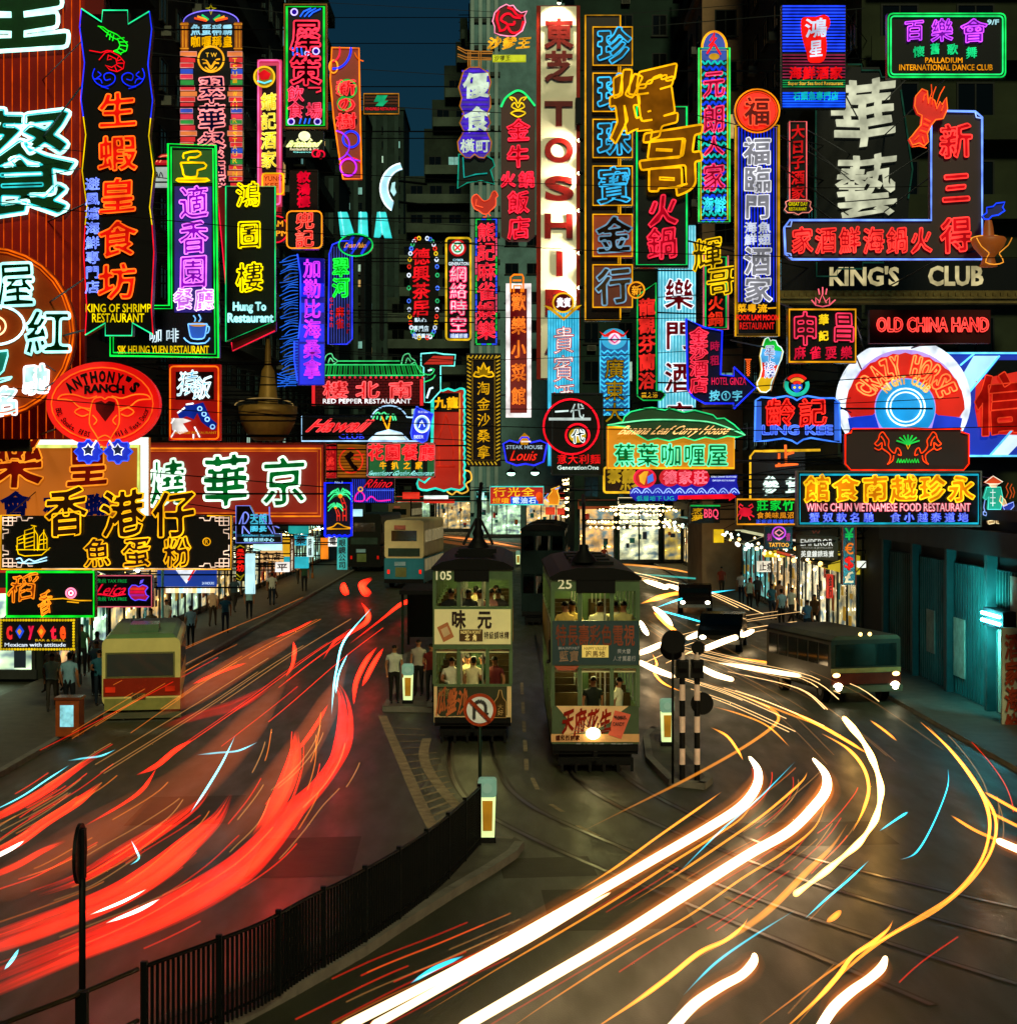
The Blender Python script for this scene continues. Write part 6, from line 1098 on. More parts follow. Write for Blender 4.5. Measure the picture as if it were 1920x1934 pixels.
s.cj('海鮮酒家', 1488, 127, 1590, 150, 'f01018', 1.1, b=.03, d=.12); s.la('Super Star Sea food Restaurant', 1487, 155, 1590, 163, 'f0b030', 1.1, d=.1); s.cj('石頭魚專門店', 1496, 174, 1582, 190, '10c0c0', 1.1, d=.12, split=False, b=.02); s.hang(1475, 15, 1597, 200)
s = Sign('neon_sign', 'black oblong sign in double green border with purple characters and orange words', 1786, 86, 50)
s.rect(1675, 25, 1898, 147, pt('060707', .45)); s.edge(1675, 25, 1898, 147, '10c850', 1.6, 1.3, 1, .07, 9); s.edge(1675, 25, 1898, 147, '20e870', 1.5, 1.3, 6, .07, 6)
for ch, a in (('百', (1706, 37, 1744, 78)), ('樂', (1755, 37, 1799, 79)), ('會', (1810, 37, 1864, 80))): s.cj(ch, *a, '8a18c0', .7, 'c848ff', 1.7, .9, .02, .08)
for ch, a in (('懷', (1722, 87, 1746, 108)), ('舊', (1755, 81, 1774, 103)), ('歌', (1787, 82, 1808, 104)), ('舞', (1822, 88, 1845, 110))): s.cj(ch, *a, '18d078', 1.2, b=.01, up=.1)
s.la('PALLADIUM', 1746, 109, 1816, 119, 'f09810', 1.2); s.la('INTERNATIONAL DANCE CLUB', 1697, 122, 1873, 133, 'f09810', 1.2); s.la('9/F', 1863, 37, 1885, 47, 'b8f8ff', 1.3, b=.02); s.hang(1675, 30, 1898, 140)
s = Sign('neon_sign', 'very narrow pink outlined sign with red characters above a lobed yellow worded plate', 1506, 316, 53)
s.rect(1489, 229, 1523, 380, pt('0a0505', .5)); s.edge(1489, 229, 1523, 382, 'f06060', 1.3, 1.0, 1); s.cj('大日子酒家', 1493, 234, 1519, 378, 'd01818', 1., b=.02, up=.1, gap=.12)
pl = [(1482, 382), (1490, 378), (1522, 378), (1530, 382), (1528, 390), (1532, 396), (1526, 402), (1514, 402), (1506, 406), (1498, 402), (1486, 402), (1480, 396), (1484, 390)]
s.poly(pl, pt('0c0808', .5), .04, .2, 'plate'); s.line(pl, 'f08878', 1.3, .9, .1, True); s.la('GREAT DAY', 1488, 382, 1524, 389, 'e0d000', 1.2, d=.08); s.la('RESTAURANT', 1489, 392, 1522, 398, 'e0d000', 1.2, d=.08); s.hang(1489, 240, 1523, 400)
s = Sign('billboard', 'big black board with two huge cream painted characters and green pipe frame', 1630, 270, 60)
s.poly([(1542, 126), (1660, 126), (1664, 145), (1700, 145), (1720, 320), (1714, 420), (1542, 420)], pt('050706', .5), 0, .3)
s.lines([[(1540, 200), (1538, 420)], [(1600, 122), (1626, 122), (1626, 133), (1660, 133), (1664, 146), (1690, 146)], [(1700, 170), (1722, 320), (1714, 375)]], '20503c', .5, 1.4)
s.cj('華', 1566, 146, 1692, 278, 'e6e8c4', .75, b=.016, up=.08, d=.16, ex=.12, wob=.02); s.cj('藝', 1574, 288, 1694, 414, 'e6e8c4', .75, b=.012, up=.08, d=.16, ex=.12, wob=.02); s.hang(1542, 150, 1720, 410)
s = Sign('fascia_sign', 'long black fascia with widely spaced cream block letters above a stone cornice', 1697, 519, 59)
s.rect(1475, 488, 1960, 550, pt('060605', .5), 0, .3); s.la("KING'S", 1566, 503, 1697, 540, 'd8c890', .8, b=.03, ex=.08); s.la('CLUB', 1752, 502, 1856, 540, 'd8c890', .8, b=.03, ex=.08); s.lines([[(1541, 495), (1541, 522), (1580, 522), (1580, 508), (1628, 508), (1628, 496), (1668, 496)]], '1c4c3c', .5, 1.4)
CO = pt('6a5a30', .6, 0, .4, 2); mb = MB(); 
for y0, y1, d in ((550, 562, .25), (562, 566, .4), (566, 574, .3)): a = s.q(1470, y0); b = s.q(1960, y1); mb.box(a[0], b[0], -d, .3, b[2], a[2], CO)
for x in range(1478, 1950, 14): a = s.q(x, 554); b = s.q(x + 7, 561); mb.box(a[0], b[0], -.33, -.25, b[2], a[2], CO)
mb.build('cornice', s.root); s.hang(1475, 490, 1900, 545)
s = Sign('neon_sign', 'large L shaped black sign outlined in pale blue with glowing red characters', 1666, 350, 47)
pl = [(1784, 210), (1840, 211), (1853, 222), (1853, 490), (1494, 490), (1482, 480), (1480, 430), (1490, 416), (1757, 416), (1757, 226), (1762, 214)]
s.poly(pl, box_light('1c0408', .7, .4, .8), 0, .3); s.line(pl, '6890ff', 1.7, 1.9, closed=True); s.lines([[(1482, 428), (1492, 428), (1494, 418)], [(1840, 213), (1842, 222), (1852, 224)], [(1494, 489), (1492, 480), (1482, 478)]], '90b0ff', 1.5, 1.2)  # red tube glow put into the black panel as weak emission
for ch, a in (('新', (1772, 232, 1834, 300)), ('三', (1776, 322, 1831, 386)), ('得', (1774, 408, 1834, 478))): s.cj(ch, *a, 'd01018', .9, 'ff3830', 1.7, 1.1, .025, .07)
s.cj('家酒鮮海鍋火', 1491, 430, 1760, 478, 'd01018', .9, 'ff3830', 1.7, 1.1, .02, .07, gap=.1); s.hang(1480, 220, 1853, 485)
s = Sign('lobster_sign', 'red neon lobster with raised claws perched on the L shaped sign', 1755, 220, 46.6)
lb = [(1722, 256), (1716, 262), (1722, 274), (1735, 270), (1744, 276), (1752, 268), (1750, 252), (1758, 236), (1766, 226), (1780, 224), (1788, 206), (1786, 184), (1778, 198), (1774, 192), (1768, 206), (1764, 190), (1756, 184), (1752, 196), (1750, 172), (1740, 168), (1728, 182), (1726, 200), (1732, 214), (1740, 218), (1738, 236), (1728, 248)]
s.poly(lb, box_light('d01410', .8, .3, 1.5), 0, .15, 'lobster'); s.line(lb, 'ff6a20', 1.5, 1, .05, True)
s.lines([[(1752, 190), (1758, 176), (1757, 160)], [(1766, 200), (1774, 178), (1782, 164)], [(1758, 198), (1760, 180), (1766, 164)], [(1742, 190), (1744, 180), (1748, 178)], [(1776, 210), (1780, 200)], [(1744, 224), (1756, 230)], [(1742, 234), (1752, 238)], [(1736, 246), (1748, 250)], [(1726, 264), (1734, 256)], [(1744, 270), (1740, 258)], [(1720, 278), (1734, 276), (1748, 280)]], 'ff5018', 1.4, .9); 
mb = MB(); a = s.q(1745, 250); mb.bar((a[0], .15, a[2]), (a[0] + .4, .5, a[2] - .3), .04, STEEL); mb.build('bracket', s.root)
s = Sign('pot_sign', 'copper hot pot with blue flame standing at the corner of the L shaped sign', 1866, 445, 46.4)
mb = MB(); k = s.k; CU = box_light('a05018', .4, .3, 1.2)
mb.lathe([(x * k, -(y - 445) * k) for x, y in ((6, 416), (9, 430), (12, 460), (13, 462))], CU, 20); mb.build('chimney', s.root)
mb = MB(); mb.lathe([(x * k, -(y - 445) * k) for x, y in ((10, 452), (30, 449), (33, 453), (28, 466), (16, 480), (11, 486), (14, 498), (17, 503), (0, 504))], CU, 28); mb.build('bowl', s.root)
s.ring(1866, 452, 33, 8, 'ffa838', 1.2, 1, .0, 0, 360, 'bowl_rim'); s.lines([[(1833, 454), (1842, 470), (1856, 482), (1854, 488), (1850, 500), (1866, 504), (1883, 500), (1878, 488), (1876, 482), (1892, 468), (1899, 454)]], 'ffa030', 1.2, .9, .56, 'pot_outline', 2)
fl = [(1858, 414), (1854, 408), (1862, 402), (1862, 392), (1874, 390), (1880, 384), (1896, 382), (1892, 392), (1896, 398), (1884, 406), (1872, 408), (1866, 414)]
s.poly(fl, box_light('081040', .8), 0, .1, 'flame'); s.line(fl, '1840ff', 1.7, 1.2, .05, True); mb = MB(); a = s.q(1850, 470); mb.bar((a[0], .1, a[2]), (a[0] - .2, .6, a[2]), .05, STEEL); mb.build('bracket', s.root)
s = Sign('neon_sign', 'square gold framed black sign with two crimson outlined characters and pink lotus above', 1550, 632, 49)
s.rect(1487, 582, 1617, 686, pt('0b0a06', .5)); s.edge(1487, 582, 1617, 686, 'd89010', 1.3, 1.8, 2.5); s.cj('申', 1495, 588, 1544, 654, '4a040c', 0, 'e83050', 1.6, 1.1, .025, .0); s.cj('昌', 1570, 588, 1614, 646, '4a040c', 0, 'e83050', 1.6, 1.1, .025, .0); s.cj('華', 1545, 593, 1564, 614, 'f0c818', 1.2, b=.03); s.cj('記', 1545, 624, 1564, 644, 'f0c818', 1.2, b=.03); s.cj('麻雀耍樂', 1495, 654, 1612, 678, 'e01838', 1.1, b=.02, gap=.25, up=.1)
s.lines([[(1532, 566), (1540, 576), (1553, 579), (1566, 576), (1577, 566)], [(1540, 574), (1540, 562), (1548, 570)], [(1566, 574), (1566, 562), (1558, 570)], [(1546, 572), (1552, 556), (1560, 572)], [(1553, 556), (1553, 542)], [(1547, 556), (1545, 545)], [(1559, 556), (1561, 545)]], 'f86070', 1.3, 1.1, 0, 'lotus_outline'); s.hang(1487, 590, 1617, 680)
s = Sign('neon_sign', 'dark red oblong panel with one line of glowing double stroke red letters', 1756, 617, 51)
s.rect(1642, 585, 1870, 648, pt('3a0608', .5, 0, .2, .6), 0, .3); s.la('OLD CHINA HAND', 1654, 600, 1865, 627, '6a0408', .3, 'ff4038', 1.9, .9, .015); s.hang(1642, 590, 1870, 640)
# night club disc
s = Sign('round_sign', 'great white glowing disc with red lettered arch and cyan rings in its centre', 1708, 757, 56)
pl = [(1708 + 125 * math.cos(R(a)), 757 + 118 * math.sin(R(a))) for a in range(-62, 243, 6)]
s.poly(pl, em('e8f4ff', 1.25), 0, .5)
ins = [(1708 + 108 * math.cos(R(a)), 766 + 106 * math.sin(R(a))) for a in range(0, 360, 8)]; s.poly(ins, box_light('b898f0', .95, .1, .8), .03, .04, 'violet_disc')
ao = [(1708 + 112 * math.sin(R(a)), 770 - 104 * math.cos(R(a)) + (0 if i % 2 else 3)) for i, a in enumerate(range(-90, 91, 6))]; ai = [(1708 + 58 * math.sin(R(a)), 770 - 56 * math.cos(R(a))) for a in range(-100, 101, 8)]
s.poly(ao + [(1810, 788), (1770, 784)] + ai[::-1] + [(1646, 784), (1606, 788)], box_light('d81c10', .85, .15, 1), .08, .06, 'red_arch')
low = [(1600, 790), (1650, 780), (1660, 812), (1758, 812), (1766, 780), (1816, 790), (1806, 840), (1610, 840)]; s.poly(low, box_light('1438d0', .8, .5, .6), .06, .03, 'blue_field')
s.oval(1708, 772, 56, 56, box_light('1898e0', .9, .35, .8), .1, .05, 'cyan_disc'); s.ring(1708, 769, 36, 35, 'e0ffff', 1.9, 1.4, .15); s.ring(1708, 769, 29, 28, 'e0ffff', 1.9, 1.2, .15)
s.arc('CRAZY HORSE', 1708, 770, 84, -72, 72, 34, None, 0, 'ff8040', 1.9, 1.1, .05, d=.15, ry=80, wpx=17); s.arc('NIGHT CLUB', 1708, 772, 54, -52, 52, 15, 'ffe8a0', 1.2, 'ffb030', 1.3, .6, .02, d=.2, ry=54, wpx=8); s.hang(1600, 680, 1820, 800)
s = Sign('billboard', 'blue and white diagonal striped board with big red character at the right edge', 1880, 762, 58)
s.rect(1770, 666, 1990, 862, box_light('0c30b8', .6, .4, .4), 0, .3); s.poly([(1838, 672), (1886, 672), (1830, 740), (1810, 720)], box_light('a8e0f8', 1, .2, 1), .03, .03, 'pale_band'); s.poly([(1868, 862), (1920, 800), (1960, 800), (1900, 862)], box_light('d0e8ff', 1, .2, 1), .03, .03, 'pale_band'); s.poly([(1884, 680), (1960, 680), (1960, 700), (1880, 730), (1850, 722)], pt('04060a', .5), .03, .03, 'dark_band')
s.lines([[(1770, 667), (1960, 667)], [(1770, 861), (1960, 861)], [(1812, 690), (1838, 668)], [(1828, 742), (1886, 672)], [(1868, 860), (1922, 798)]], '60c8ff', 1.7, 1.6); s.poly([(1842, 720), (1870, 712), (1900, 706), (1930, 700), (1960, 702), (1960, 812), (1930, 822), (1880, 820), (1846, 806), (1840, 770)], box_light('d01c10', .85, .2, .8), .06, .05, 'red_patch'); s.cj('信', 1838, 704, 1930, 820, 'a81008', .8, 'f04020', 1, .9, .04, d=.14); s.hang(1780, 680, 1900, 850)
s = Sign('neon_sign', 'black clipped corner sign with two red neon horses and green leaves', 1711, 848, 48)
pl = [(1608, 810), (1814, 810), (1814, 816), (1828, 820), (1828, 876), (1818, 888), (1606, 888), (1595, 876), (1595, 820), (1606, 817)]
s.poly(pl, box_light('1a0404', .8, .6, .8), 0, .3); s.line(pl, 'ff2808', 1.6, 1.4, closed=True)  # weak red emission stands for the tubes' glow on the black panel
hs = [[(1650, 838), (1657, 830), (1660, 820), (1666, 816), (1672, 824), (1677, 832), (1676, 842), (1680, 850), (1688, 856), (1692, 846), (1698, 850), (1700, 860), (1694, 858)], [(1650, 838), (1656, 842), (1664, 836), (1664, 846), (1672, 852), (1680, 860), (1678, 872), (1674, 877), (1684, 870), (1686, 860)], [(1650, 846), (1658, 850), (1664, 846)], [(1662, 824), (1668, 832), (1670, 842)]]
s.lines(hs, 'ff4010', 1.5, 1., name='horse_outline', smooth=3); s.lines([[(2 * 1713 - x, y) for x, y in p] for p in hs], 'ff4010', 1.5, 1., name='horse_outline', smooth=3)
for a in (-64, -42, -20, 0, 20, 42, 64): s.line([(1713, 840), (1713 + 12 * math.sin(R(a)), 840 - 10 * math.cos(R(a))), (1713 + 24 * math.sin(R(a)), 841 - 20 * math.cos(R(a)))], '20c040', 1.4, 1.3, .08)
s.lines([[(1710, 840), (1713, 848), (1717, 840)]], 'e0a010', 1.3, .9); s.lines([[(1692 + i * 5.2, 874), (1695 + i * 5.2, 866 + (i % 3)), (1697 + i * 5.2, 874)] for i in range(8)], '20c838', 1.3, 1.1); s.hang(1600, 815, 1825, 885)
s = Sign('book_sign', 'blue open book shaped sign with glowing red characters and pale blue capitals', 1506, 792, 51)
up_ = [(1426, 756), (1436, 750), (1460, 752), (1484, 748), (1496, 751), (1504, 756), (1514, 750), (1524, 748), (1548, 752), (1574, 752), (1584, 760)]; lo_ = [(1586, 836), (1560, 832), (1530, 827), (1516, 830), (1504, 838), (1494, 832), (1478, 828), (1450, 832), (1424, 834)]
s.poly(up_ + lo_, pt('0a0820', .5)); s.line(up_ + lo_, '4080ff', 1.6, 1.5, closed=True); s.rect(1426, 758, 1437, 832, box_light('2860d8', .8), .04, .04, 'page_edge'); s.rect(1575, 758, 1585, 832, box_light('2860d8', .8), .04, .04, 'page_edge')
s.cj('齡', 1443, 753, 1502, 804, 'd00808', .9, 'ff2a20', 1.8, 1., .02, .06); s.cj('記', 1505, 753, 1562, 804, 'b00606', .8, 'ff2a20', 1.8, 1., .02, .06); s.la('LING KEE', 1438, 803, 1571, 821, '3048e8', .9, '5078ff', 1.5, .9, .02)
s.hang(1426, 755, 1585, 830)
s = Sign('owl_sign', 'small round rainbow owl face neon above the blue open book', 1504, 727, 51.4)
s.oval(1504, 727, 24, 22, pt('06100c', .5), 0, .15); s.ring(1504, 727, 20, 18, '20b898', 1.2, 3.4, .06, -20, 200, 'green_wing'); s.ring(1504, 727, 20, 18, 'e82018', 1.2, 2.6, .06, 215, 325, 'red_brow'); s.ring(1504, 728, 14, 12, 'e8a030', 1.2, 2.6, .07, 215, 325, 'gold_brow'); s.ring(1504, 729, 8, 7, 'e02818', 1.2, 2.4, .08, 215, 325)
s.poly([(1494, 726), (1514, 726), (1514, 734), (1506, 742), (1502, 742), (1494, 734)], em('2858d8', 1), .06, .04, 'owl_face'); s.oval(1499, 732, 2.5, 2.5, em('e8d030', 1.1), .1, .02, 'eye', n=10); s.oval(1509, 732, 2.5, 2.5, em('e8d030', 1.1), .1, .02, 'eye', n=10)
mb = MB(); a = s.q(1504, 745); mb.bar((a[0], .1, a[2] + .05), (a[0], .25, s.q(0, 757)[2]), .03, STEEL); mb.build('post', s.root)
s = Sign('foot_sign', 'foot shaped sign banded green, cyan, red and yellow beside a framed sign', 1454, 690, 53)
ft = [(1441, 648), (1444, 640), (1450, 637), (1454, 644), (1458, 642), (1464, 643), (1468, 652), (1474, 656), (1478, 664), (1475, 678), (1468, 692), (1462, 708), (1456, 722), (1454, 735), (1446, 741), (1436, 740), (1430, 732), (1429, 722), (1435, 712), (1438, 698), (1437, 684), (1435, 672), (1438, 658)]
s.poly(ft, box_light('e0b010', .9, .2, 2)); s.poly([(1441, 648), (1444, 640), (1450, 637), (1454, 644), (1458, 642), (1464, 643), (1468, 652), (1474, 656), (1477, 662), (1474, 664), (1440, 657)], em('18c838', 1), .03, .03, 'toe_band'); s.poly([(1438, 658), (1476, 664), (1470, 690), (1438, 684), (1435, 672)], em('50b0f0', 1), .03, .03, 'ball_band'); s.poly([(1438, 684), (1470, 690), (1460, 714), (1434, 712), (1438, 698)], em('e83020', 1), .03, .03, 'arch_band'); s.line(ft, 'e0fff0', 1.3, .9, .05, True)
s.cj('足下按摩', 1442, 652, 1462, 714, '3040a0', .8, 'e0e8ff', 1.2, .5, .03, d=.08); s.lines([[(1476, 672), (1470, 696), (1462, 716), (1456, 738)]], 'b07848', .9, .8, -.1); s.hang(1436, 650, 1474, 735)
s = Sign('neon_sign', 'tiny orange twisted column neon beside the arrow sign tip', 1412, 694, 56)
s.rect(1406, 677, 1418, 712, pt('100604', .5), 0, .12); s.lines([[(1406, 679), (1418, 679)], [(1408, 682), (1416, 682)], [(1409, 684), (1415, 688), (1409, 692), (1415, 696), (1409, 700), (1415, 704), (1410, 710)], [(1415, 684), (1409, 688), (1415, 692), (1409, 696), (1415, 700), (1409, 704), (1414, 710)]], 'ff6020', 1.3, .9); s.hang(1406, 680, 1418, 710)
s = Sign('neon_sign', 'brown board with orange neon character and glowing white characters in yellow outline', 1475, 895, 66)
pl = [(1416, 862), (1424, 852), (1520, 852), (1520, 945), (1416, 945)]; s.poly(pl, pt('1e1206', .5)); s.line([(1416, 945), (1416, 862), (1424, 852), (1460, 852)], 'e8b020', 1.3, 1.8); s.lines([[(1440, 852), (1548, 850)]], 'e8b020', 1.2, 2.2); s.lines([[(1463, 880), (1506, 876)], [(1482, 840), (1483, 878)], [(1470, 856), (1470, 878)], [(1484, 858), (1498, 854)]], 'ff6a28', 1.5, 2.2, .1); s.cj('參', 1438, 898, 1470, 936, 'e0fff0', 1.4, b=.025); s.cj('茸', 1482, 900, 1512, 934, 'e0fff0', 1.4, b=.025); s.hang(1416, 855, 1520, 940)
s = Sign('neon_sign', 'small black sign in orange border with red crab and green characters', 1446, 966, 52)
s.rect(1390, 942, 1502, 991, pt('060505', .5)); s.edge(1390, 942, 1502, 991, 'e09018', 1.3, 1.5, 1)
cb = [(1397, 962), (1404, 958), (1414, 960), (1420, 966), (1416, 974), (1408, 976), (1399, 974), (1394, 967)]
s.poly(cb, em('e01830', 1), .04, .04, 'crab'); s.lines([[(1399, 961), (1394, 957), (1397, 952), (1402, 956)], [(1415, 961), (1421, 957), (1419, 952), (1413, 956)], [(1395, 970), (1391, 976)], [(1399, 974), (1396, 981)], [(1417, 972), (1423, 976)], [(1412, 975), (1416, 982)]], 'f02838', 1.3, 1.1, .06); s.cj('莊家竹', 1427, 944, 1500, 964, '10c838', 1.2, b=.02, gap=.12); s.cj('食美味風沼', 1428, 967, 1499, 979, 'd08018', 1.1, split=False); s.cj('正宗避風塘炒蟹', 1426, 981, 1499, 989, '3050e0', 1.1, split=False); s.hang(1390, 945, 1502, 988)
s = Sign('neon_sign', 'wide black sign in silver cyan frame with big gold characters and pink capitals', 1678, 942, 46)
s.rect(1505, 892, 1850, 993, pt('070608', .45), 0, .3); s.frame(1503, 889, 1852, 995, pt('70706c', .4, .5), 3, .1); s.edge(1505, 892, 1850, 993, '18a0b8', 1.2, 1.7, 4.5)
s.cj('館食南越珍永', 1515, 898, 1840, 946, 'f08808', 1.0, 'ffc818', 1.5, 1.1, .04, .08, gap=.08); s.la('WING CHUN VIETNAMESE FOOD RESTAURANT', 1521, 950, 1831, 966, 'ffd0d0', 1.2, 'f04060', 1.1, .4, .015); s.cj('蟹奴軟名馳 食小越泰道地', 1524, 968, 1830, 986, '88a0ff', 1.2, '2038e8', 1.4, .4, .02, split=False, gap=.25); s.hang(1505, 900, 1850, 985)
s = Sign('cook_sign', 'neon cook in straw hat and teal jacket carrying a steaming bowl', 1885, 947, 45.6)
def bit(pl, c, k, o, nm): s.poly(pl, box_light(c, k, .3, 2), .0, .08, nm); s.line(pl, o, 1.3, .8, .06, True)
bit([(1858, 911), (1874, 899), (1892, 910), (1884, 914), (1866, 914)], 'd04010', .8, 'fff0d0', 'straw_hat'); bit([(1868, 914), (1882, 914), (1880, 920), (1870, 920)], 'e8c8a0', .8, 'ffe0c0', 'face'); bit([(1862, 920), (1888, 920), (1892, 940), (1888, 962), (1864, 962), (1866, 938), (1860, 944), (1856, 940)], '10a088', .8, '50f0d0', 'jacket'); bit([(1865, 962), (1888, 962), (1887, 978), (1878, 978), (1877, 968), (1875, 978), (1867, 978)], '1080a0', .8, '60d8f0', 'trousers'); bit([(1864, 984), (1876, 982), (1876, 988), (1866, 990)], 'b09060', .8, 'f0d8a0', 'shoe'); bit([(1880, 982), (1894, 984), (1892, 990), (1880, 988)], 'b09060', .8, 'f0d8a0', 'shoe')
bit([(1892, 956), (1912, 948), (1913, 956), (1904, 966), (1896, 964)], '1830a0', .8, '90a8ff', 'bowl'); bit([(1888, 936), (1896, 944), (1900, 954), (1894, 956), (1886, 946)], 'd0b080', .8, 'ffd090', 'hand'); s.lines([[(1858, 944), (1856, 958), (1858, 966)], [(1855, 966), (1862, 968), (1860, 974), (1855, 972), (1855, 966)]], '88a8f0', 1.2, .9); s.lines([[(1873, 924), (1873, 956)], [(1868, 930), (1878, 930)], [(1868, 940), (1878, 940)], [(1868, 950), (1878, 950)]], 'e8fff8', 1.2, .6); s.lines([[(1898, 940), (1902, 930), (1898, 920), (1902, 912)], [(1905, 942), (1909, 932), (1905, 922), (1909, 914)], [(1911, 940), (1914, 930), (1911, 920)]], 'c04818', 1.1, .8); s.hang(1862, 905, 1890, 985)
s = Sign('neon_sign', 'small purple square sign with gold emblem over yellow capitals', 1470, 1016, 56)
s.rect(1444, 995, 1496, 1037, pt('180628', .5)); s.ring(1470, 1006, 12, 11, 'c048d8', 1.3, 1.3); s.lines([[(1462, 1006), (1470, 1000), (1478, 1006), (1470, 1012), (1462, 1006)], [(1464, 1016), (1470, 1019), (1476, 1016)]], 'f090a0', 1.2, 1.3); s.cj('刺', 1448, 1006, 1457, 1022, 'c04090', 1, split=False); s.cj('青', 1483, 1006, 1492, 1022, 'c04090', 1, split=False); s.la('TATTOO', 1451, 1025, 1489, 1033, 'f0a838', 1.2, b=.02); s.hang(1444, 998, 1496, 1035)
s = Sign('fascia_sign', 'grey brown unlit looking panel with white serif capitals and small white characters', 1543, 1033, 60)
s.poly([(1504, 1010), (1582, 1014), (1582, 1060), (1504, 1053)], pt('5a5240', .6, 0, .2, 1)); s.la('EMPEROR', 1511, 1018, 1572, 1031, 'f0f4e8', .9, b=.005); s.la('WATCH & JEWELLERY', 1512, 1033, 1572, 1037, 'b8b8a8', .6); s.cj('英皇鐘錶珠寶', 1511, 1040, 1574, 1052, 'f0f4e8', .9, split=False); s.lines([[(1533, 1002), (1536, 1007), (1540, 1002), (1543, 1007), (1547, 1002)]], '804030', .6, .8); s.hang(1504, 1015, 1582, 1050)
s = Sign('neon_sign', 'slim dark red sign listing four currency symbols in green, orange, red and cream', 1602, 1050, 54)
s.rect(1589, 993, 1616, 1105, pt('200608', .5)); s.edge(1589, 993, 1616, 1105, '804028', .7, .8, 1)
for ch, y0, y1, c in (('¥', 997, 1020, '18c058'), ('€', 1025, 1047, 'f07818'), ('$', 1051, 1077, 'e82018'), ('£', 1079, 1101, 'f0e0b0')): s.la(ch, 1594, y0, 1611, y1, c, 1.1, b=.02)
s.hang(1589, 1000, 1616, 1100)
# ------------------------------------------------------------------ PEOPLE (one skinned body mesh per pose, dressed by height and limb)
SKIN = pt('8a5a3c', .55, 0, .15, 3); HAIR = pt('0c0a09', .5, 0, .2, 4); SHOE = pt('0e0c0b', .5)
def skin_mesh(verts, edges):
    me = bpy.data.meshes.new('body'); me.from_pydata([v[:3] for v in verts], edges, []); o = bpy.data.objects.new('body', me); COL.objects.link(o)
    o.modifiers.new('skin', 'SKIN'); sv = me.skin_vertices[0].data
    for i, v in enumerate(verts): sv[i].radius = (v[3], v[4] if len(v) > 4 else v[3])
    sv[0].use_root = True; sb = o.modifiers.new('sub', 'SUBSURF'); sb.levels = 1; sb.render_levels = 1
    dg = bpy.context.evaluated_depsgraph_get(); out_ = bpy.data.meshes.new_from_object(o.evaluated_get(dg)); bpy.data.objects.remove(o); return out_
def pose(la, ra, lh, rh, lf, rf, lk, rk, sit=False, lean=0.):
    """joint positions; x right, front is -y"""
    hz = .95 if not sit else .5
    V = [(0, 0, hz, .15, .11), (0, lean * .3, hz + .22, .14, .1), (0, lean * .7, hz + .4, .165, .11), (0, lean * .9, hz + .52, .08, .075), (0, lean - .01, hz + .6, .055, .055), (0, lean - .03, hz + .69, .085, .1), (0, lean - .02, hz + .8, .075, .085)]
    E = [(0, 1), (1, 2), (2, 3), (3, 4), (4, 5), (5, 6)]
    for sgn, el, ha, kn, fo in ((-1, la, lh, lk, lf), (1, ra, rh, rk, rf)):
        b = len(V); V += [(sgn * .19, lean * .8, hz + .45, .062, .062), (*el, .045, .045), (*ha, .032, .032), (ha[0], ha[1] - .05, ha[2] - .06, .034, .02), (ha[0] + sgn * .012, ha[1] - .075, ha[2] - .13, .016, .012), (ha[0] - sgn * .02, ha[1] - .08, ha[2] - .12, .012, .01), (ha[0] - sgn * .035, ha[1] - .06, ha[2] - .07, .011, .011)]
        E += [(2, b), (b, b + 1), (b + 1, b + 2), (b + 2, b + 3), (b + 3, b + 4), (b + 3, b + 5), (b + 3, b + 6)]
        b = len(V); V += [(sgn * .1, 0, hz - .06, .1, .1), (*kn, .065, .065), (*fo, .045, .045), (fo[0], fo[1] - .16, .04, .04, .035)]
        E += [(0, b), (b, b + 1), (b + 1, b + 2), (b + 2, b + 3)]
    return skin_mesh(V, E), hz
POSES = {'stand': pose((-.24, .04, 1.14), (.24, .04, 1.14), (-.23, -.06, .9), (.23, -.06, .9), (-.1, .02, .08), (.1, .02, .08), (-.1, -.02, .5), (.1, -.02, .5)),
         'walk': pose((-.25, .14, 1.16), (.25, -.08, 1.15), (-.22, .12, .92), (.22, -.24, .98), (-.1, -.26, .1), (.1, .34, .12), (-.1, -.2, .52), (.1, .06, .5)),
         'carry': pose((-.26, .02, 1.15), (.26, .02, 1.15), (-.12, -.24, 1.12), (.24, -.04, .9), (-.1, .0, .08), (.1, -.1, .08), (-.1, -.04, .5), (.1, -.1, .5)),
         'sit': pose((-.25, -.06, .76), (.25, -.06, .76), (-.16, -.28, .66), (.16, -.28, .66), (-.1, -.42, .08), (.1, -.42, .08), (-.1, -.42, .5), (.1, -.42, .5), True),
         'hold': pose((-.27, -.1, 1.4), (.25, .02, 1.14), (-.22, -.2, 1.66), (.24, -.1, .92), (-.1, .02, .08), (.1, .02, .08), (-.1, -.02, .5), (.1, -.02, .5))}
_pm = {}
def body_mesh(ps, shirt, legs, hair=True):
    key = (ps, shirt, legs)
    if key in _pm: return _pm[key]
    src, hz = POSES[ps]; me = src.copy(); me.materials.clear()
    for m in (SKIN, HAIR, pt(shirt, .7, 0, .2, 6), pt(legs, .7, 0, .2, 6), SHOE): me.materials.append(m)
    top = max(v.co.z for v in me.vertices)
    for p in me.polygons:
        c = p.center; p.use_smooth = True; k = 2
        if c.z > hz + .565: k = 1 if (c.z > top - .085 or (c.y > .0 and c.z > top - .2)) else 0
        elif abs(c.x) > .2 and c.z < hz + .34: k = 0
        elif ps == 'sit' and c.y < -.22 and c.z > .55: k = 0
        elif c.z < .1: k = 4
        elif c.z < hz + (.0 if ps != 'sit' else .05): k = 3
        p.material_index = k
    _pm[key] = me; return me
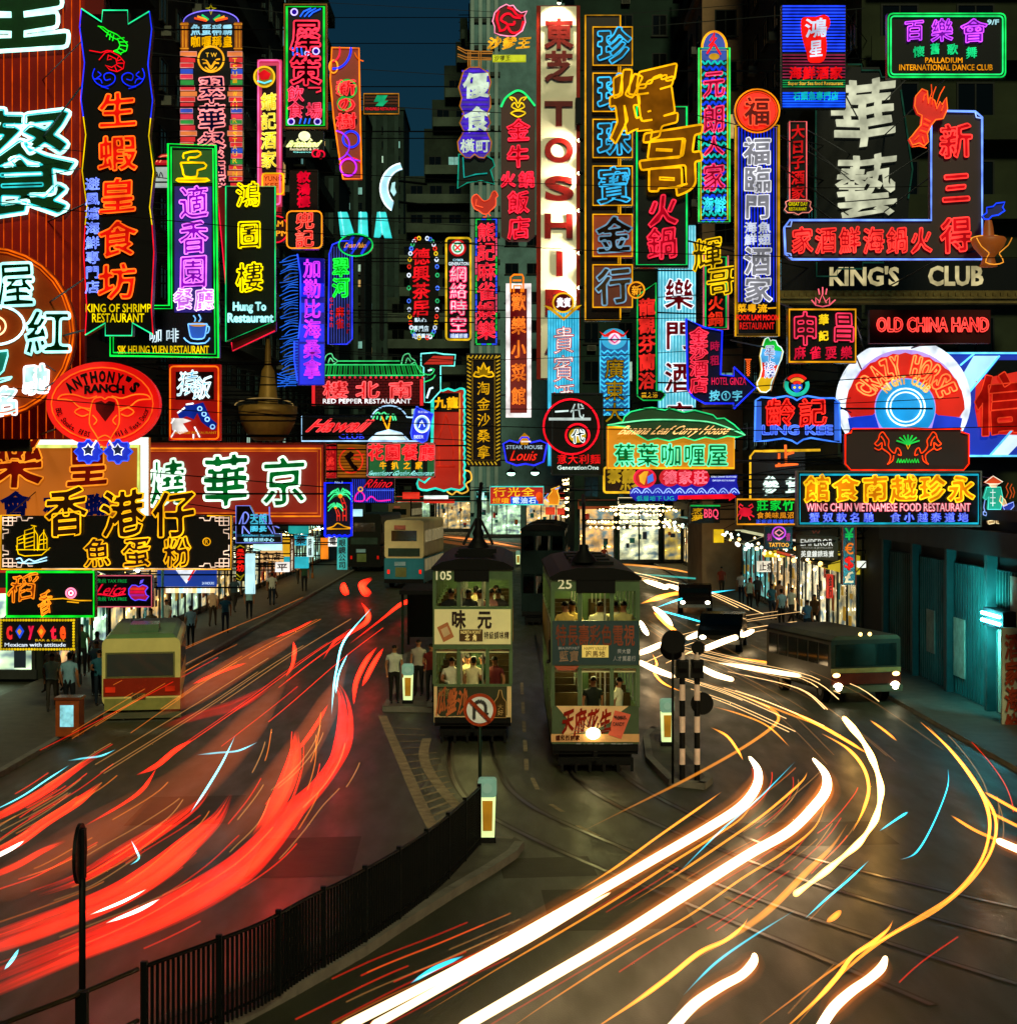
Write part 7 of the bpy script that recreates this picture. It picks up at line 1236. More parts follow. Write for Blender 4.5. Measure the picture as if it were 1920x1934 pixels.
def face_mesh(hz):
    m = MB(); d = pt('0a0808', .4); lip = pt('6a2a22', .5)
    for x in (-.033, .033): m.ball((x, -.118, hz + .715), .011, d, 6, 4)
    m.box(-.045, -.02, -.124, -.112, hz + .738, hz + .744, d); m.box(.02, .045, -.124, -.112, hz + .738, hz + .744, d)
    m.add([(0, -.155, hz + .68), (-.018, -.115, hz + .675), (.018, -.115, hz + .675), (0, -.118, hz + .72)], [(0, 1, 3), (0, 3, 2), (0, 2, 1)], SKIN); m.box(-.024, .024, -.122, -.11, hz + .645, hz + .653, lip)
    for x in (-1, 1): m.ball((x * .09, -.01, hz + .695), .022, SKIN, 6, 4, (.5, .8, 1.3))
    return m.mesh('face')
FM = {k: face_mesh(v[1]) for k, v in POSES.items()}
def person(label, ps, loc, rz, shirt, legs, sc=1., group=None):
    o = put('person', body_mesh(ps, shirt, legs), None, loc, rz); o.scale = (sc,) * 3; tag(o, label, 'person', group); put('face_features', FM[ps], o); return o

# ------------------------------------------------------------------ TRAMS
GRNP = pt('4a6240', .35, 0, .3, 1.2, 0, .4); GRND = pt('0c1e12', .4, 0, .3, 1.2); BLK = pt('0a0a09', .6, 0, .3, 2); CRM = pt('d8d4a0', .6, 0, .15, 1)
class Face(Sign):
    def __init__(s, root, cx, cy, sc): s.root, s.cx, s.cy, s.k = root, cx, cy, 1 / sc; s.seed = 1.7
def rprof(x0, x1, z0, z1, r, n=4):
    o = []
    for (cx, cz, st) in ((x1 - r, z1 - r, 0), (x0 + r, z1 - r, 90), (x0 + r, z0 + r, 180), (x1 - r, z0 + r, 270)):
        o += [(cx + r * math.cos(R(st + 90 * i / n)), cz + r * math.sin(R(st + 90 * i / n))) for i in range(n + 1)]
    return o
def tram(label, loc, rz=0):
    t = thing('tram', label, 'tram', loc, rz, 'green double deck trams'); L = 8.6
    def part(nm, f): m = MB(); f(m); return m.build(nm, t)
    part('underframe', lambda m: (m.box(-.85, .85, .25, L - .25, .12, .5, BLK), m.box(-.98, .98, .02, L - .02, .42, .66, BLK)))
    for y in (1.6, 3.4, 5.4, 7.2):
        for x in (-.62, .62): part('wheel', lambda m: m.add([(x + dx, y + .3 * math.cos(a * math.pi / 8), .3 + .3 * math.sin(a * math.pi / 8)) for dx in (-.06, .06) for a in range(16)], [tuple(range(16)), tuple(range(31, 15, -1))] + [(i, 16 + i, 16 + (i + 1) % 16, (i + 1) % 16) for i in range(16)], BLK))
    part('lifeguard', lambda m: [m.box(-.8 + i * .32, -.74 + i * .32, -.22, -.16, .06, .36, BLK) for i in range(6)] + [m.box(-.85, .85, -.24, -.1, .3, .38, BLK), m.box(-.05, .05, -.12, .3, .3, .5, BLK)])
    part('lower_body', lambda m: (m.box(-1, -.95, .05, L, .66, 1.5, GRNP), m.box(.95, 1, .05, L, .66, 1.5, GRNP), m.box(-1, 1, 0, .05, .66, 1.5, GRNP), m.box(-1, 1, L - .05, L, .66, 2.4, GRNP), m.box(-.95, .95, .06, L - .06, .6, .655, BLK)))
    part('upper_body', lambda m: (m.box(-1.02, -.96, .05, L, 2.4, 3.5, GRNP), m.box(.96, 1.02, .05, L, 2.4, 3.5, GRNP), m.box(-1.02, 1.02, -.02, .05, 2.4, 3.5, GRNP), m.box(-1.02, 1.02, L - .05, L, 2.41, 4.4, GRNP), m.box(-.95, .95, .06, L - .06, 2.42, 2.5, CRM)))
    part('top_band', lambda m: (m.box(-1.02, -.96, .05, L, 4.18, 4.44, GRNP), m.box(.96, 1.02, .05, L, 4.18, 4.44, GRNP), m.box(-1.02, 1.02, -.02, .05, 4.18, 4.44, GRNP)))
    for x in (-.98, -.36, .38, .98):
        part('pillar', lambda m: m.box(x - .045, x + .045, -.015, .07, 1.5, 2.4, GRNP)); part('pillar', lambda m: m.box(x - .045, x + .045, -.018, .07, 3.5, 4.18, GRNP))
    for i in range(1, 9):
        for x in (-.985, .985):
            y = .05 + i * (L - .1) / 8; part('pillar', lambda m: m.box(x - .03, x + .03, y - .05, y + .02, 1.5, 2.4, GRNP)); part('pillar', lambda m: m.box(x - .03, x + .03, y - .05, y + .02, 3.5, 4.18, GRNP))
    part('roof', lambda m: (m.prism([(-1.06, 4.44), (1.06, 4.44), (1.06, 4.5), (.8, 4.64), (.4, 4.72), (-.4, 4.72), (-.8, 4.64), (-1.06, 4.5)], -.08, L + .08, BLK), [m.box(-.5, .5, 1.2 + i * 1.6, 1.7 + i * 1.6, 4.72, 4.8, BLK) for i in range(4)]))
    part('ceiling', lambda m: (m.box(-.94, .94, .08, L - .08, 4.38, 4.43, CRM), m.box(-.94, .94, .08, L - .08, 2.3, 2.39, CRM)))
    for z in (4.33, 2.26):
        for y in (1., 3.2, 5.6, 7.6): part('ceiling_lamp', lambda m: m.box(-.3, .3, y - .1, y + .1, z - .03, z + .02, em('f0e890', 48)))
    for j, zf in enumerate((.66, 2.5)):
        for i in range(5):
            y = 1.3 + i * 1.45
            for x in (-.58, .58): part('seat', lambda m: (m.box(x - .36, x + .36, y, y + .45, zf, zf + .45, pt('3a2a14', .6)), m.box(x - .36, x + .36, y + .45, y + .52, zf + .3, zf + .95, pt('3a2a14', .6))))
    part('handrail', lambda m: ([m.tube([(x, .5 + i * 1.9, zf), (x, .5 + i * 1.9, zf + 1.7)], .02, pt('a8a898', .3, .6), 5) for x in (-.3, .25) for i in range(4) for zf in (2.5, .66)]))
    part('side_advert', lambda m: (m.box(-1.04, -1.021, .5, L - .6, 2.55, 3.4, pt('7a5a30', .5, 0, .4, 1)), m.box(1.021, 1.04, .5, L - .6, 2.55, 3.4, pt('7a5a30', .5, 0, .4, 1))))
    part('rubber_fender', lambda m: m.box(-.98, .98, -.05, -.002, .5, .655, BLK))
    return t
T25 = tram('nearer green tram with blue banner, lit headlamp and pink triangle advert', (2.0, 36.6, 0), 0)
f = Face(T25, 1123.5, 1460, 82)
f.rect(1087, 1096, 1161, 1121, BLK, .06, .1, 'destination_box'); f.la('25', 1053, 1094, 1079, 1113, 'd8cc90', .7, b=.01, d=.03, name='fleet_number')
f.rect(1042, 1173, 1206, 1256, pt('34464a', .5, 0, .2, 1), .05, .03, 'banner_panel'); f.cj('特長壽彩色電視', 1048, 1180, 1198, 1220, 'c8683c', .2, b=.015, d=.06, up=0, wob=0, gap=.02, ex=.01); f.la('BRAUNPUNKT', 1054, 1222, 1093, 1227, 'c8c0a0', .4, d=.06); f.cj('藍寶', 1054, 1229, 1093, 1250, 'b08858', .3, d=.06, ex=.01); f.rect(1098, 1219, 1148, 1242, box_light('d8b858', .7, .2, 2), .07, .04, 'route_board'); f.cj('跑馬地', 1104, 1229, 1142, 1241, '604010', 0, d=.08, split=False); f.la('HAPPY VALLEY', 1102, 1222, 1144, 1228, '604010', 0, d=.08); f.cj('興大發', 1164, 1226, 1190, 1235, 'c0b898', .4, d=.06, split=False); f.cj('人才貿易行', 1156, 1239, 1200, 1249, 'c0b898', .4, d=.06, split=False)
f.rect(1042, 1334, 1205, 1392, pt('4a5840', .5, 0, .3, 1), .02, .02, 'lower_panel'); f.poly([(1050, 1334), (1186, 1334), (1170, 1346), (1150, 1366), (1118, 1382), (1060, 1388), (1072, 1360), (1062, 1348)], pt('e8bc88', .5, 0, .2, 2), .04, .02, 'advert_wedge'); f.cj('天府花生', 1060, 1340, 1154, 1384, 'c83018', .25, None, b=.035, sh=.12, up=.2, d=.06, ex=.01, wob=.03)
f.poly([(1160, 1342), (1190, 1350), (1172, 1396), (1148, 1388)], pt('e86850', .5, 0, .2, 3), .05, .04, 'packet'); f.la('PEANUT', 1160, 1352, 1182, 1359, '201010', 0, d=.08, sh=-.2); f.la('CANDY', 1156, 1364, 1178, 1371, '301410', 0, d=.08); f.rect(1040, 1387, 1206, 1402, pt('e0a870', .5, 0, .2, 1), .03, .02, 'advert_strip'); f.cj('鍾和烈餅家', 1048, 1389, 1094, 1399, 'a03820', .1, d=.05, split=False); f.cj('駕士安全機 駕中電話', 1086, 1404, 1196, 1412, 'a8a080', .4, d=.03, split=False); f.lines([[(1117, 1384), (1117 + 34 * math.cos(R(a)), 1384 - 26 * math.sin(R(a)))] for a in range(10, 171, 16)], 'a89068', .35, .5, .07, 'printed_ray')
m = MB(); p = f.q(1119, 1385); m.ball((p[0], -.1, p[2]), .16, em('fff0b0', 9), 16, 10, (1.05, .6, .85)); m.build('headlamp', T25)
f.poly([(1046, 1258), (1092, 1258), (1084, 1266), (1054, 1266)], pt('a84828', .5), .12, .1, 'lamp_hood')
m = MB(); m.lathe([(.34, 4.78), (.26, 4.9), (.12, 5.05), (.09, 5.2)], BLK, 12, (-.2, 1.4)); m.tube([(-.2, 1.4, 5.1), (-.12, 3.2, 6.1), (-.08, 4.2, 6.35)], .05, BLK, 6); m.build('trolley_pole', T25)
T105 = tram('farther green tram with cream panel behind the no turn sign, dark roof pole mast', (-.92, 40.8, 0), 0)
f = Face(T105, 893, 1402, 73.5)
f.rect(858, 1076, 924, 1098, BLK, .06, .1, 'destination_box'); f.la('105', 824, 1078, 853, 1095, 'd8cc90', .8, b=.01, d=.03, name='fleet_number'); f.rect(821, 1150, 965, 1216, pt('f4e8b4', .5, 0, .1, 1), .05, .03, 'cream_panel'); f.cj('味元', 842, 1152, 940, 1186, '28180c', 0, b=.04, d=.06, up=0, wob=0, gap=.45, ex=.01); f.rect(868, 1188, 912, 1210, pt('4a3410', .5), .07, .05, 'route_board'); f.la('NORTH POINT', 871, 1190, 909, 1196, 'e8c868', .8, d=.09); f.cj('北角', 876, 1197, 904, 1209, 'f0d070', .9, d=.09, split=False, gap=.4); f.cj('特級調味精', 914, 1192, 962, 1206, '8a5028', .1, d=.06, split=False)
f.poly([(826, 1184), (846, 1174), (858, 1202), (838, 1212)], pt('b87048', .5, 0, .3, 3), .06, .03, 'packet'); f.poly([(833, 1188), (845, 1182), (851, 1196), (839, 1203)], pt('d0b088', .5), .07, .02, 'packet_label')
f.rect(820, 1296, 966, 1364, pt('dcb888', .5, 0, .2, 1), .02, .02, 'lower_advert'); f.poly([(826, 1296), (958, 1296), (958, 1350), (832, 1352), (826, 1346)], pt('2a3018', .5), .03, .02, 'advert_field'); f.cj('瓜盤沙', 824, 1300, 884, 1346, 'e07030', .3, None, b=.035, sh=.15, up=.25, d=.05, ex=.01, wob=.03); f.cj('北京', 828, 1299, 850, 1314, 'b89848', .3, d=.05, split=False); f.poly([(940, 1316), (943, 1302), (947, 1302), (950, 1316), (956, 1324), (956, 1354), (934, 1354), (934, 1324)], pt('403014', .4), .05, .05, 'bottle'); f.line([(940, 1316), (943, 1302), (947, 1302), (950, 1316), (956, 1324), (956, 1354), (934, 1354), (934, 1324)], 'c89848', .5, .7, .1, True, 'bottle_edge'); f.cj('大好', 940, 1328, 951, 1350, 'c89848', .4, d=.11, split=False); f.cj('北京大安街', 824, 1353, 868, 1361, '8a4820', .1, d=.04, split=False)
m = MB(); m.lathe([(.34, 4.78), (.3, 4.95), (.2, 5.08), (.13, 5.2), (.16, 5.3), (.1, 5.45), (.08, 5.7)], BLK, 12, (.1, 2.2)); m.tube([(.1, 2.2, 5.5), (.12, 3., 6.2), (.16, 3.6, 6.65)], .06, BLK, 6); m.box(-.4, .6, 1.2, 3.2, 4.8, 4.92, BLK); m.tube([(-.3, 2.2, 5), (.05, 2.4, 5.7)], .04, BLK, 5); m.tube([(.5, 2.2, 5), (.15, 2.4, 5.7)], .04, BLK, 5); m.build('trolley_pole', T105)
T3 = tram('third dark tram farther up the line between the two lit ones', (1.6, 74, 0), R(-3))
DT = pt('0a1c1a', .5, 0, .4, 1)
for o in T3.children:
    for i, m_ in enumerate(o.data.materials):
        if m_ in (GRNP, CRM): o.data.materials[i] = DT
for o in list(T3.children):
    if o.name.startswith('ceiling_lamp'): bpy.data.objects.remove(o)
# passengers
def at_t(T, x, y, z): return (T.location.x + x, T.location.y + y, z)
GP = 'passengers riding the two lit trams'
for T, x, y, z, ps, rz, sh, lab in ((T105, -.7, .75, 2.5, 'sit', 0, '101010', 'dark shirted passenger in the far left upper window of the farther tram'), (T105, -.5, 1.7, 2.5, 'sit', .3, '201c1c', 'second dark shirted passenger in the upper left window of the farther tram'), (T105, -.15, .75, 2.5, 'sit', .2, '141414', 'dark headed passenger low in the middle upper window of the farther tram'), (T105, .05, 1.6, 2.5, 'stand', 2.8, 'b8a878', 'cream shirted passenger standing with back turned on the upper deck'), (T105, .22, .8, 2.5, 'sit', -.4, 'c0b090', 'pale shirted passenger low beside a window post of the farther tram'), (T105, .55, .8, 2.5, 'sit', .5, '8a5a50', 'pink shirted passenger in the right upper window of the farther tram'), (T105, .8, .9, 2.5, 'sit', -.3, '2a2420', 'dark passenger at the far right upper window of the farther tram'), (T105, .7, 2., 2.5, 'stand', .3, 'b0b0a0', 'white haired looking standing passenger at the right of the upper deck'),
    (T105, -.68, .6, .66, 'carry', .2, 'b8b098', 'white shirted driver leaning in the lower left window of the farther tram'), (T105, .0, .8, .66, 'carry', 2.6, 'c8b890', 'cream shirted passenger with back turned on the lower deck'), (T105, -.2, 1.2, .66, 'hold', .4, 'b0a078', 'tan shirted passenger holding a strap on the lower deck'), (T105, .3, 1.1, .66, 'hold', -.3, '183020', 'dark green shirted passenger on the lower deck'), (T105, .7, .8, .66, 'carry', -.6, '501818', 'maroon shirted passenger at the right lower window'),
    (T25, -.8, .7, 2.5, 'sit', -.6, 'c8a050', 'yellow shirted passenger at the far left upper window of the nearer tram'), (T25, -.62, .95, 2.5, 'sit', .5, 'b89850', 'tan shirted passenger leaning beside the yellow shirted one'), (T25, .18, .7, 2.5, 'sit', .1, 'd8cc98', 'cream shirted passenger in the middle upper window of the nearer tram'), (T25, .62, .8, 2.5, 'sit', -.3, 'd0c898', 'pale shirted passenger by the right upper post of the nearer tram'), (T25, .84, .7, 2.5, 'sit', .3, 'a09058', 'olive shirted passenger at the right upper window of the nearer tram'), (T25, -.02, .7, .66, 'stand', .3, '141812', 'dark uniformed driver behind the middle lower window of the nearer tram'), (T25, .68, .5, .66, 'stand', 1.2, 'd8d0a8', 'white shirted passenger in profile at the right lower window of the nearer tram')):
    sc = 1.02 if ps != 'sit' else 1.12
    person(lab, ps, at_t(T, x * .82, y, z - .04 if ps == 'sit' else z - (.35 if z > 2 else .3)), rz, sh, '201c18', sc, GP)

# ------------------------------------------------------------------ ROAD VEHICLES
TYRE = pt('0a0a0a', .7)
def wheels(t, xs, ys, r):
    for x in xs:
        for y in ys:
            m = MB(); m.add([(x + dx, y + r * math.cos(a * math.pi / 9), r + r * math.sin(a * math.pi / 9)) for dx in (-.13, .13) for a in range(18)], [tuple(range(17, -1, -1)), tuple(range(18, 36))] + [(i, (i + 1) % 18, 18 + (i + 1) % 18, 18 + i) for i in range(18)], TYRE); w_ = m.build('wheel', t)
            m = MB(); m.add([(x + math.copysign(.135, x), y + r * .5 * math.cos(a * math.pi / 6), r + r * .5 * math.sin(a * math.pi / 6)) for a in range(12)], [tuple(range(12)) if x > 0 else tuple(range(11, -1, -1))], pt('6a6a66', .4, .6)); m.build('hub', w_)
WG = pt('0b1512', .08, 0, .2, 1, 0, .5)
# minibus, rear view
MBUS = thing('minibus', 'cream minibus with red waistband seen from behind at the left kerb', 'minibus', (-10.35, 44.8, 0), R(10)); f = Face(MBUS, 256, 1370, 67)
CREAM = pt('d0c478', .4, 0, .15, 1); REDP = pt('8a2410', .4, 0, .2, 1)
m = MB(); m.prism(rprof(-1.08, 1.08, .42, 2.28, .16), 0, 5.6, CREAM); m.build('body', MBUS); m = MB(); m.prism([(-.98, 2.27), (.98, 2.27), (.86, 2.4), (-.86, 2.4)], .1, 5.4, pt('5a7a50', .5, 0, .2, 1)); m.box(-.35, .45, .6, 1.8, 2.4, 2.62, pt('4a6a48', .5)); m.build('roof', MBUS)
f.rect(186, 1292, 328, 1326, REDP, .02, .03, 'red_band'); f.rect(190, 1243, 318, 1291, pt('6a6a40', .4), .02, .03, 'window_frame'); f.rect(193, 1246, 315, 1288, WG, .03, .04, 'rear_window'); f.rect(188, 1330, 328, 1352, pt('8a8848', .4), .03, .04, 'boot_lid'); f.rect(186, 1356, 330, 1367, pt('4a4a30', .5), .12, .14, 'bumper'); f.rect(238, 1320, 264, 1332, pt('5a4418', .5), .06, .03, 'number_plate'); f.la('AD 5392', 240, 1323, 262, 1330, '181408', 0, d=.08)
for x in (190, 300): f.rect(x, 1308, x + 18, 1318, em('e03010', .6), .06, .05, 'tail_lamp')
m = MB()
for x in (-.68, -.5, -.3): m.ball((x + .15, .5, 1.8 - (x + .68) * .5), .05, em('b0f0ff', 3), 8, 5)
m.build('cabin_lamp', MBUS); wheels(MBUS, (-.92, .92), (1.1, 4.4), .36)
for i in range(4): 
    for x in (-1.085, 1.085): m = MB(); m.box(x - .01, x + .01, .5 + i * 1.2, 1.5 + i * 1.2, 1.3, 2.0, WG); m.build('side_window', MBUS)
# double deck buses, rear view
def dbus(label, cx, base, sc, body, low, dark=False):
    Y = FPX / sc; t = thing('double_deck_bus', label, 'bus', ((cx - CX) / sc, Y, 0), R(-5), 'buses queuing away up the left lanes'); m = MB(); m.prism(rprof(-1.24, 1.24, 1.9, 4.3, .22), 0, 9.6, pt(body, .4, 0, .2, .8)); m.build('upper_body', t); m = MB(); m.prism(rprof(-1.25, 1.25, .35, 1.92, .06), -.03, 9.6, pt(low, .4, 0, .2, .8)); m.build('lower_body', t)
    m = MB(); m.box(-.8, .8, -.03, .0, 3.0, 3.65, WG); m.build('rear_window', t); m = MB(); m.box(-1.0, 1.0, -.06, -.03, 2.05, 2.55, pt('283830', .5, 0, .3, 3)); m.build('advert_band', t); m = MB(); m.box(-.55, .15, -.06, -.031, .75, 1.35, pt('5a6a3a', .5)); m.build('engine_cover', t); m = MB(); m.box(-.6, .1, -.08, -.05, 1.45, 1.7, pt('78a0b0', .5)); m.build('number_plate', t)
    m = MB(); m.box(-1.24, 1.24, -.08, 0, .36, .62, BLK); m.build('bumper', t)
    for x in (-1.05, .95): m = MB(); m.box(x, x + .14, -.07, -.031, .95, 1.2, em('ff2010', .5 if dark else 1.2)); m.build('tail_lamp', t)
    m = MB(); m.box(-.62, .1, -.07, -.01, 3.72, 3.98, pt('b06050', .5) if not dark else BLK); m.build('rear_sign', t)
    for z0 in (1.1, 2.9):
        for i in range(6):
            for x in (-1.26, 1.26): m = MB(); m.box(x - .008, x + .008, .5 + i * 1.5, 1.75 + i * 1.5, z0, z0 + .75, box_light('c0b080', .25, .3, 2) if not dark else WG); m.build('side_window', t)
    wheels(t, (-1.06, 1.06), (1.9, 7.6), .48); return t
dbus('cream topped blue double deck bus waiting up the left lanes', 763, 1112, 30.2, 'd0bc8c', '2c7488'); dbus('black double deck bus left of the cream topped one', 688, 1080, 25.4, '10140f', '0c100e', True); dbus('distant tan double deck bus half hidden behind the cream topped one', 754, 1022, 16.8, '6a5a40', '3a3a30')
# coach, front view at the right
CO_ = thing('coach', 'dark coach with twin headlamps turning out of the right hand street', 'coach', (10.75, 47.8, 0), R(15)); CO_.scale = (.96, .55, .86); f = Face(CO_, 1628, 1318, 61)
m = MB(); m.prism(rprof(-1.2, 1.2, .45, 2.28, .1), 0, 8.4, pt('24261a', .4, 0, .3, 1)); m.build('body', CO_); m = MB(); m.prism([(-1.22, 2.27), (1.22, 2.27), (1.05, 2.42), (-1.05, 2.42)], -.05, 8.4, pt('3a3c28', .5, 0, .3, 1)); m.build('roof', CO_)
m = MB(); m.box(-1.05, 1.05, -.04, 0, 1.35, 2.12, WG); m.build('windscreen', CO_); m = MB(); m.box(-1.2, 1.2, -.05, 0, 1.12, 1.28, pt('8a7440', .4, .3)); m.build('chrome_band', CO_); m = MB(); m.box(-1.2, 1.2, -.05, 0, .72, 1.1, pt('4a1c10', .4)); m.build('grille', CO_); m = MB(); m.box(-1.24, 1.24, -.16, 0, .44, .66, pt('5a5640', .4, .4)); m.build('bumper', CO_)
for x in (-.98, .98): m = MB(); m.ball((x, -.1, .62), .17, em('ffeec0', 12), 12, 8, (1, .5, 1)); m.build('headlamp', CO_); m = MB(); m.ball((x * 1.05, -.06, 1.05), .1, em('ffcc70', 7), 10, 6, (1.3, .5, .8)); m.build('side_lamp', CO_)
for x in (-.2, .12): m = MB(); m.ball((x, -.04, 2.46), .07, em('ffd070', 5), 8, 5); m.build('roof_lamp', CO_)
m = MB(); m.ball((.1, .25, 1.55), .12, em('ffb050', 4), 8, 5); m.build('cab_lamp', CO_)
for i in range(6):
    for x in (-1.205, 1.205): m = MB(); m.box(x - .01, x + .01, .3 + i * 1.32, 1.4 + i * 1.32, 1.35, 2.1, WG); m.build('side_window', CO_)
wheels(CO_, (-1.02, 1.02), (1.5, 6.6), .46)
# dark taxis waiting by the right kerb
def car(label, loc, rz, col, head=True, grp='cars on the right hand road'):
    t = thing('car', label, 'car', loc, rz, grp); m = MB(); pr = [(0, .35), (4.3, .35), (4.35, .75), (4.2, .92), (3.6, .96), (3.1, 1.4), (1.6, 1.42), (1.0, .98), (.15, .88), (0, .7)]
    vs = [(-.84, y, z) for y, z in pr] + [(.84, y, z) for y, z in pr]; n = len(pr); tr = tessellate_polygon([[Vector((y, z, 0)) for y, z in pr]])
    m.add(vs, [tuple(q) for q in tr] + [tuple(i + n for i in reversed(q)) for q in tr] + [(i, i + n, (i + 1) % n + n, (i + 1) % n) for i in range(n)], pt(col, .25, .2, .2, 1)); m.build('body', t)
    m = MB(); m.add([(-.72, 1.04, 1.02), (.72, 1.04, 1.02), (.64, 1.56, 1.385), (-.64, 1.56, 1.385)], [(0, 1, 2, 3)], WG); m.build('windscreen', t)
    for x in (-.62, .62): m = MB(); m.ball((x, 0, .62), .11, em('fff0c8', 9) if head else pt('606060', .2), 10, 6, (1.2, .5, .8)); m.build('headlamp', t)
    for x in (-.846, .846): m = MB(); m.box(x - .006, x + .006, 1.3, 3.2, 1., 1.34, WG); m.build('side_window', t)
    m = MB(); m.box(-.8, .8, -.06, .02, .36, .52, pt('70706a', .3, .6)); m.build('bumper', t); wheels(t, (-.74, .74), (.8, 3.4), .31); return t
car('dark saloon car behind the dark coach with lit headlamps', (8.2, 62, 0), R(-12), '10140f'); car('dark saloon car farthest up the right hand road', (9.4, 80, 0), R(-6), '1a1410'); car('red saloon car between the bus queue and the far shops', (-3.4, 118, 0), R(4), '5a120c', False)

# ------------------------------------------------------------------ STREET FURNITURE
# railing with balusters along the traffic island
tops = [(905, 1487), (840, 1546), (770, 1595), (700, 1636), (640, 1668), (580, 1697), (490, 1745), (380, 1787), (272, 1826)]
pts = spline([G(x, y, 1.18) for x, y in tops], 8)
RL = thing('railing', 'dark curved railing of close upright bars along the traffic island', 'railing', (pts[0].x, pts[0].y, .14)); o0 = Vector((pts[0].x, pts[0].y, .14)); IR = pt('0b0c0a', .5, .4)
rl = [Vector((p.x, p.y, .14)) - o0 for p in pts]; m = MB(); m.tube([p + Vector((0, 0, 1.04)) for p in rl], .028, IR, 6); m.build('top_rail', RL); m = MB(); m.tube([p + Vector((0, 0, .12)) for p in rl], .02, IR, 5); m.build('bottom_rail', RL)
acc = [0.]; 
for i in range(1, len(rl)): acc.append(acc[-1] + (rl[i] - rl[i - 1]).length)
def along(d):
    for i in range(1, len(rl)):
        if acc[i] >= d: return rl[i - 1].lerp(rl[i], (d - acc[i - 1]) / max(1e-6, acc[i] - acc[i - 1]))
    return rl[-1]
bmh = MB(); bmh.box(-.017, .017, -.017, .017, .0, 1.02, IR); bme = bmh.mesh('baluster'); n = min(160, int(acc[-1] / .085))
for i in range(n): put('baluster', bme, RL, along(acc[-1] * (i + .5) / n))
pmh = MB(); pmh.box(-.035, .035, -.035, .035, 0, 1.1, IR); pmm = pmh.mesh('post')
for i in range(10): put('post', pmm, RL, along(acc[-1] * i / 9))
pts = spline([G(x, y, 1.18) for x, y in ((272, 1826), (155, 1876), (20, 1928), (-80, 1968))], 6); r0 = Vector((pts[0].x, pts[0].y, .14)); R2_ = thing('railing', 'open two bar railing at the lower left corner', 'railing', r0); IB = pt('3a3020', .4, .5)
m = MB(); m.tube([Vector((p.x, p.y, 1.18)) - r0 for p in pts[1:]], .03, IB, 6); m.build('top_rail', R2_); m = MB(); m.tube([Vector((p.x, p.y, .6)) - r0 for p in pts[1:]], .03, IB, 6); m.build('middle_rail', R2_)
for i in (6, 13): m = MB(); p = Vector((pts[i].x, pts[i].y, .0)) - r0; m.box(p.x - .06, p.x + .06, p.y - .06, p.y + .06, -.14, 1.06, IR); m.build('post', R2_)
# no u-turn sign
g = G(906, 1598); t = thing('traffic_sign', 'round no U turn sign on a thin pole in front of the farther tram', 'traffic sign', (g.x, g.y, .14)); k = g.y / FPX; zc = CAM_H - (1341 - HY) * k - .14
m = MB(); m.tube([(0, .06, 0), (0, .06, zc + .3)], .035, pt('1a2a20', .5, .5), 8); m.build('pole', t)
def dsc(nm, r, y0, mat): m = MB(); m.disc((0, zc), r, r, y0, y0 + .02, mat, 36); return m.build(nm, t)
dsc('rim', 31 * k, -.0, pt('a83c18', .4)); dsc('face', 25 * k, -.022, pt('e8f0f8', .4)); m = MB(); u = [(-11 * k, zc - 16 * k)] + [(-11 * k, zc + 4 * k)] + [((11 * math.cos(R(a))) * k, zc + (4 + 13 * math.sin(R(a))) * k) for a in range(170, 9, -20)] + [(11 * k, zc - 6 * k)]
for a, b in zip(u, u[1:]): m.tube([(a[0], -.034, a[1]), (b[0], -.034, b[1])], 3.4 * k, pt('0c0c0c', .5), 5)
m.prism([(5 * k, zc - 5 * k), (17 * k, zc - 5 * k), (11 * k, zc - 16 * k)], -.05, -.03, pt('0c0c0c', .5)); m.build('arrow', t); m = MB(); d = Vector((1, 0, -1)).normalized(); nn = Vector((d.z, 0, -d.x)) * 3.4 * k; A = -d * 26 * k; B = d * 26 * k; m.prism([((A + nn).x, zc + (A + nn).z), ((A - nn).x, zc + (A - nn).z), ((B - nn).x, zc + (B - nn).z), ((B + nn).x, zc + (B + nn).z)], -.075, -.06, pt('8a3010', .4)); m.build('slash', t)
# edge-on sign at left
g = Vector((-5.15, 19.2, .0)); t = thing('traffic_sign', 'black round sign seen nearly edge on atop a pole at the lower left', 'traffic sign', g); m = MB(); k = g.y / FPX; zb = CAM_H - (1612 - HY) * k; m.tube([(0, 0, 0), (0, 0, zb + .2)], .042, BLK, 8); m.build('pole', t); m = MB(); m.disc((0, zb), .36, .36, -.02, .02, BLK, 30); m.build('plate', t, (-.03, 0, 0), R(-86)); m = MB(); m.box(-.04, .04, -.05, .05, zb - .3, zb + .3, BLK); m.build('clamp', t)
# lit bollards
def bollard(label, px, py, sc_=1.):
    g = G(px, py, .14); t = thing('bollard', label, 'bollard', g, 0, 'lit keep clear bollards on the islands'); h = 1.16 * sc_
    m = MB(); m.prism([(-.16, 0), (.16, 0), (.15, .1), (-.15, .1)], -.12, .12, BLK); m.build('base', t); m = MB(); m.prism([(-.13, .1), (.13, .1), (.155, h * .72), (-.155, h * .72)], -.1, .1, box_light('e8ffb0', .85, .2, 3)); m.build('lit_body', t); m = MB(); m.prism([(-.08, .22), (.09, .22), (.1, h * .66), (-.09, h * .66)], -.115, -.1, box_light('b07808', .6, .3, 3)); m.build('amber_panel', t); m = MB(); m.prism(rprof(-.17, .17, h * .72, h, .06), -.13, .13, box_light('7aa890', .45, .3, 3)); m.build('hood', t); m = MB(); m.disc((0, h * .86), .09, .09, -.14, -.131, box_light('90b8a0', .4), 18); m.build('lens', t); return t
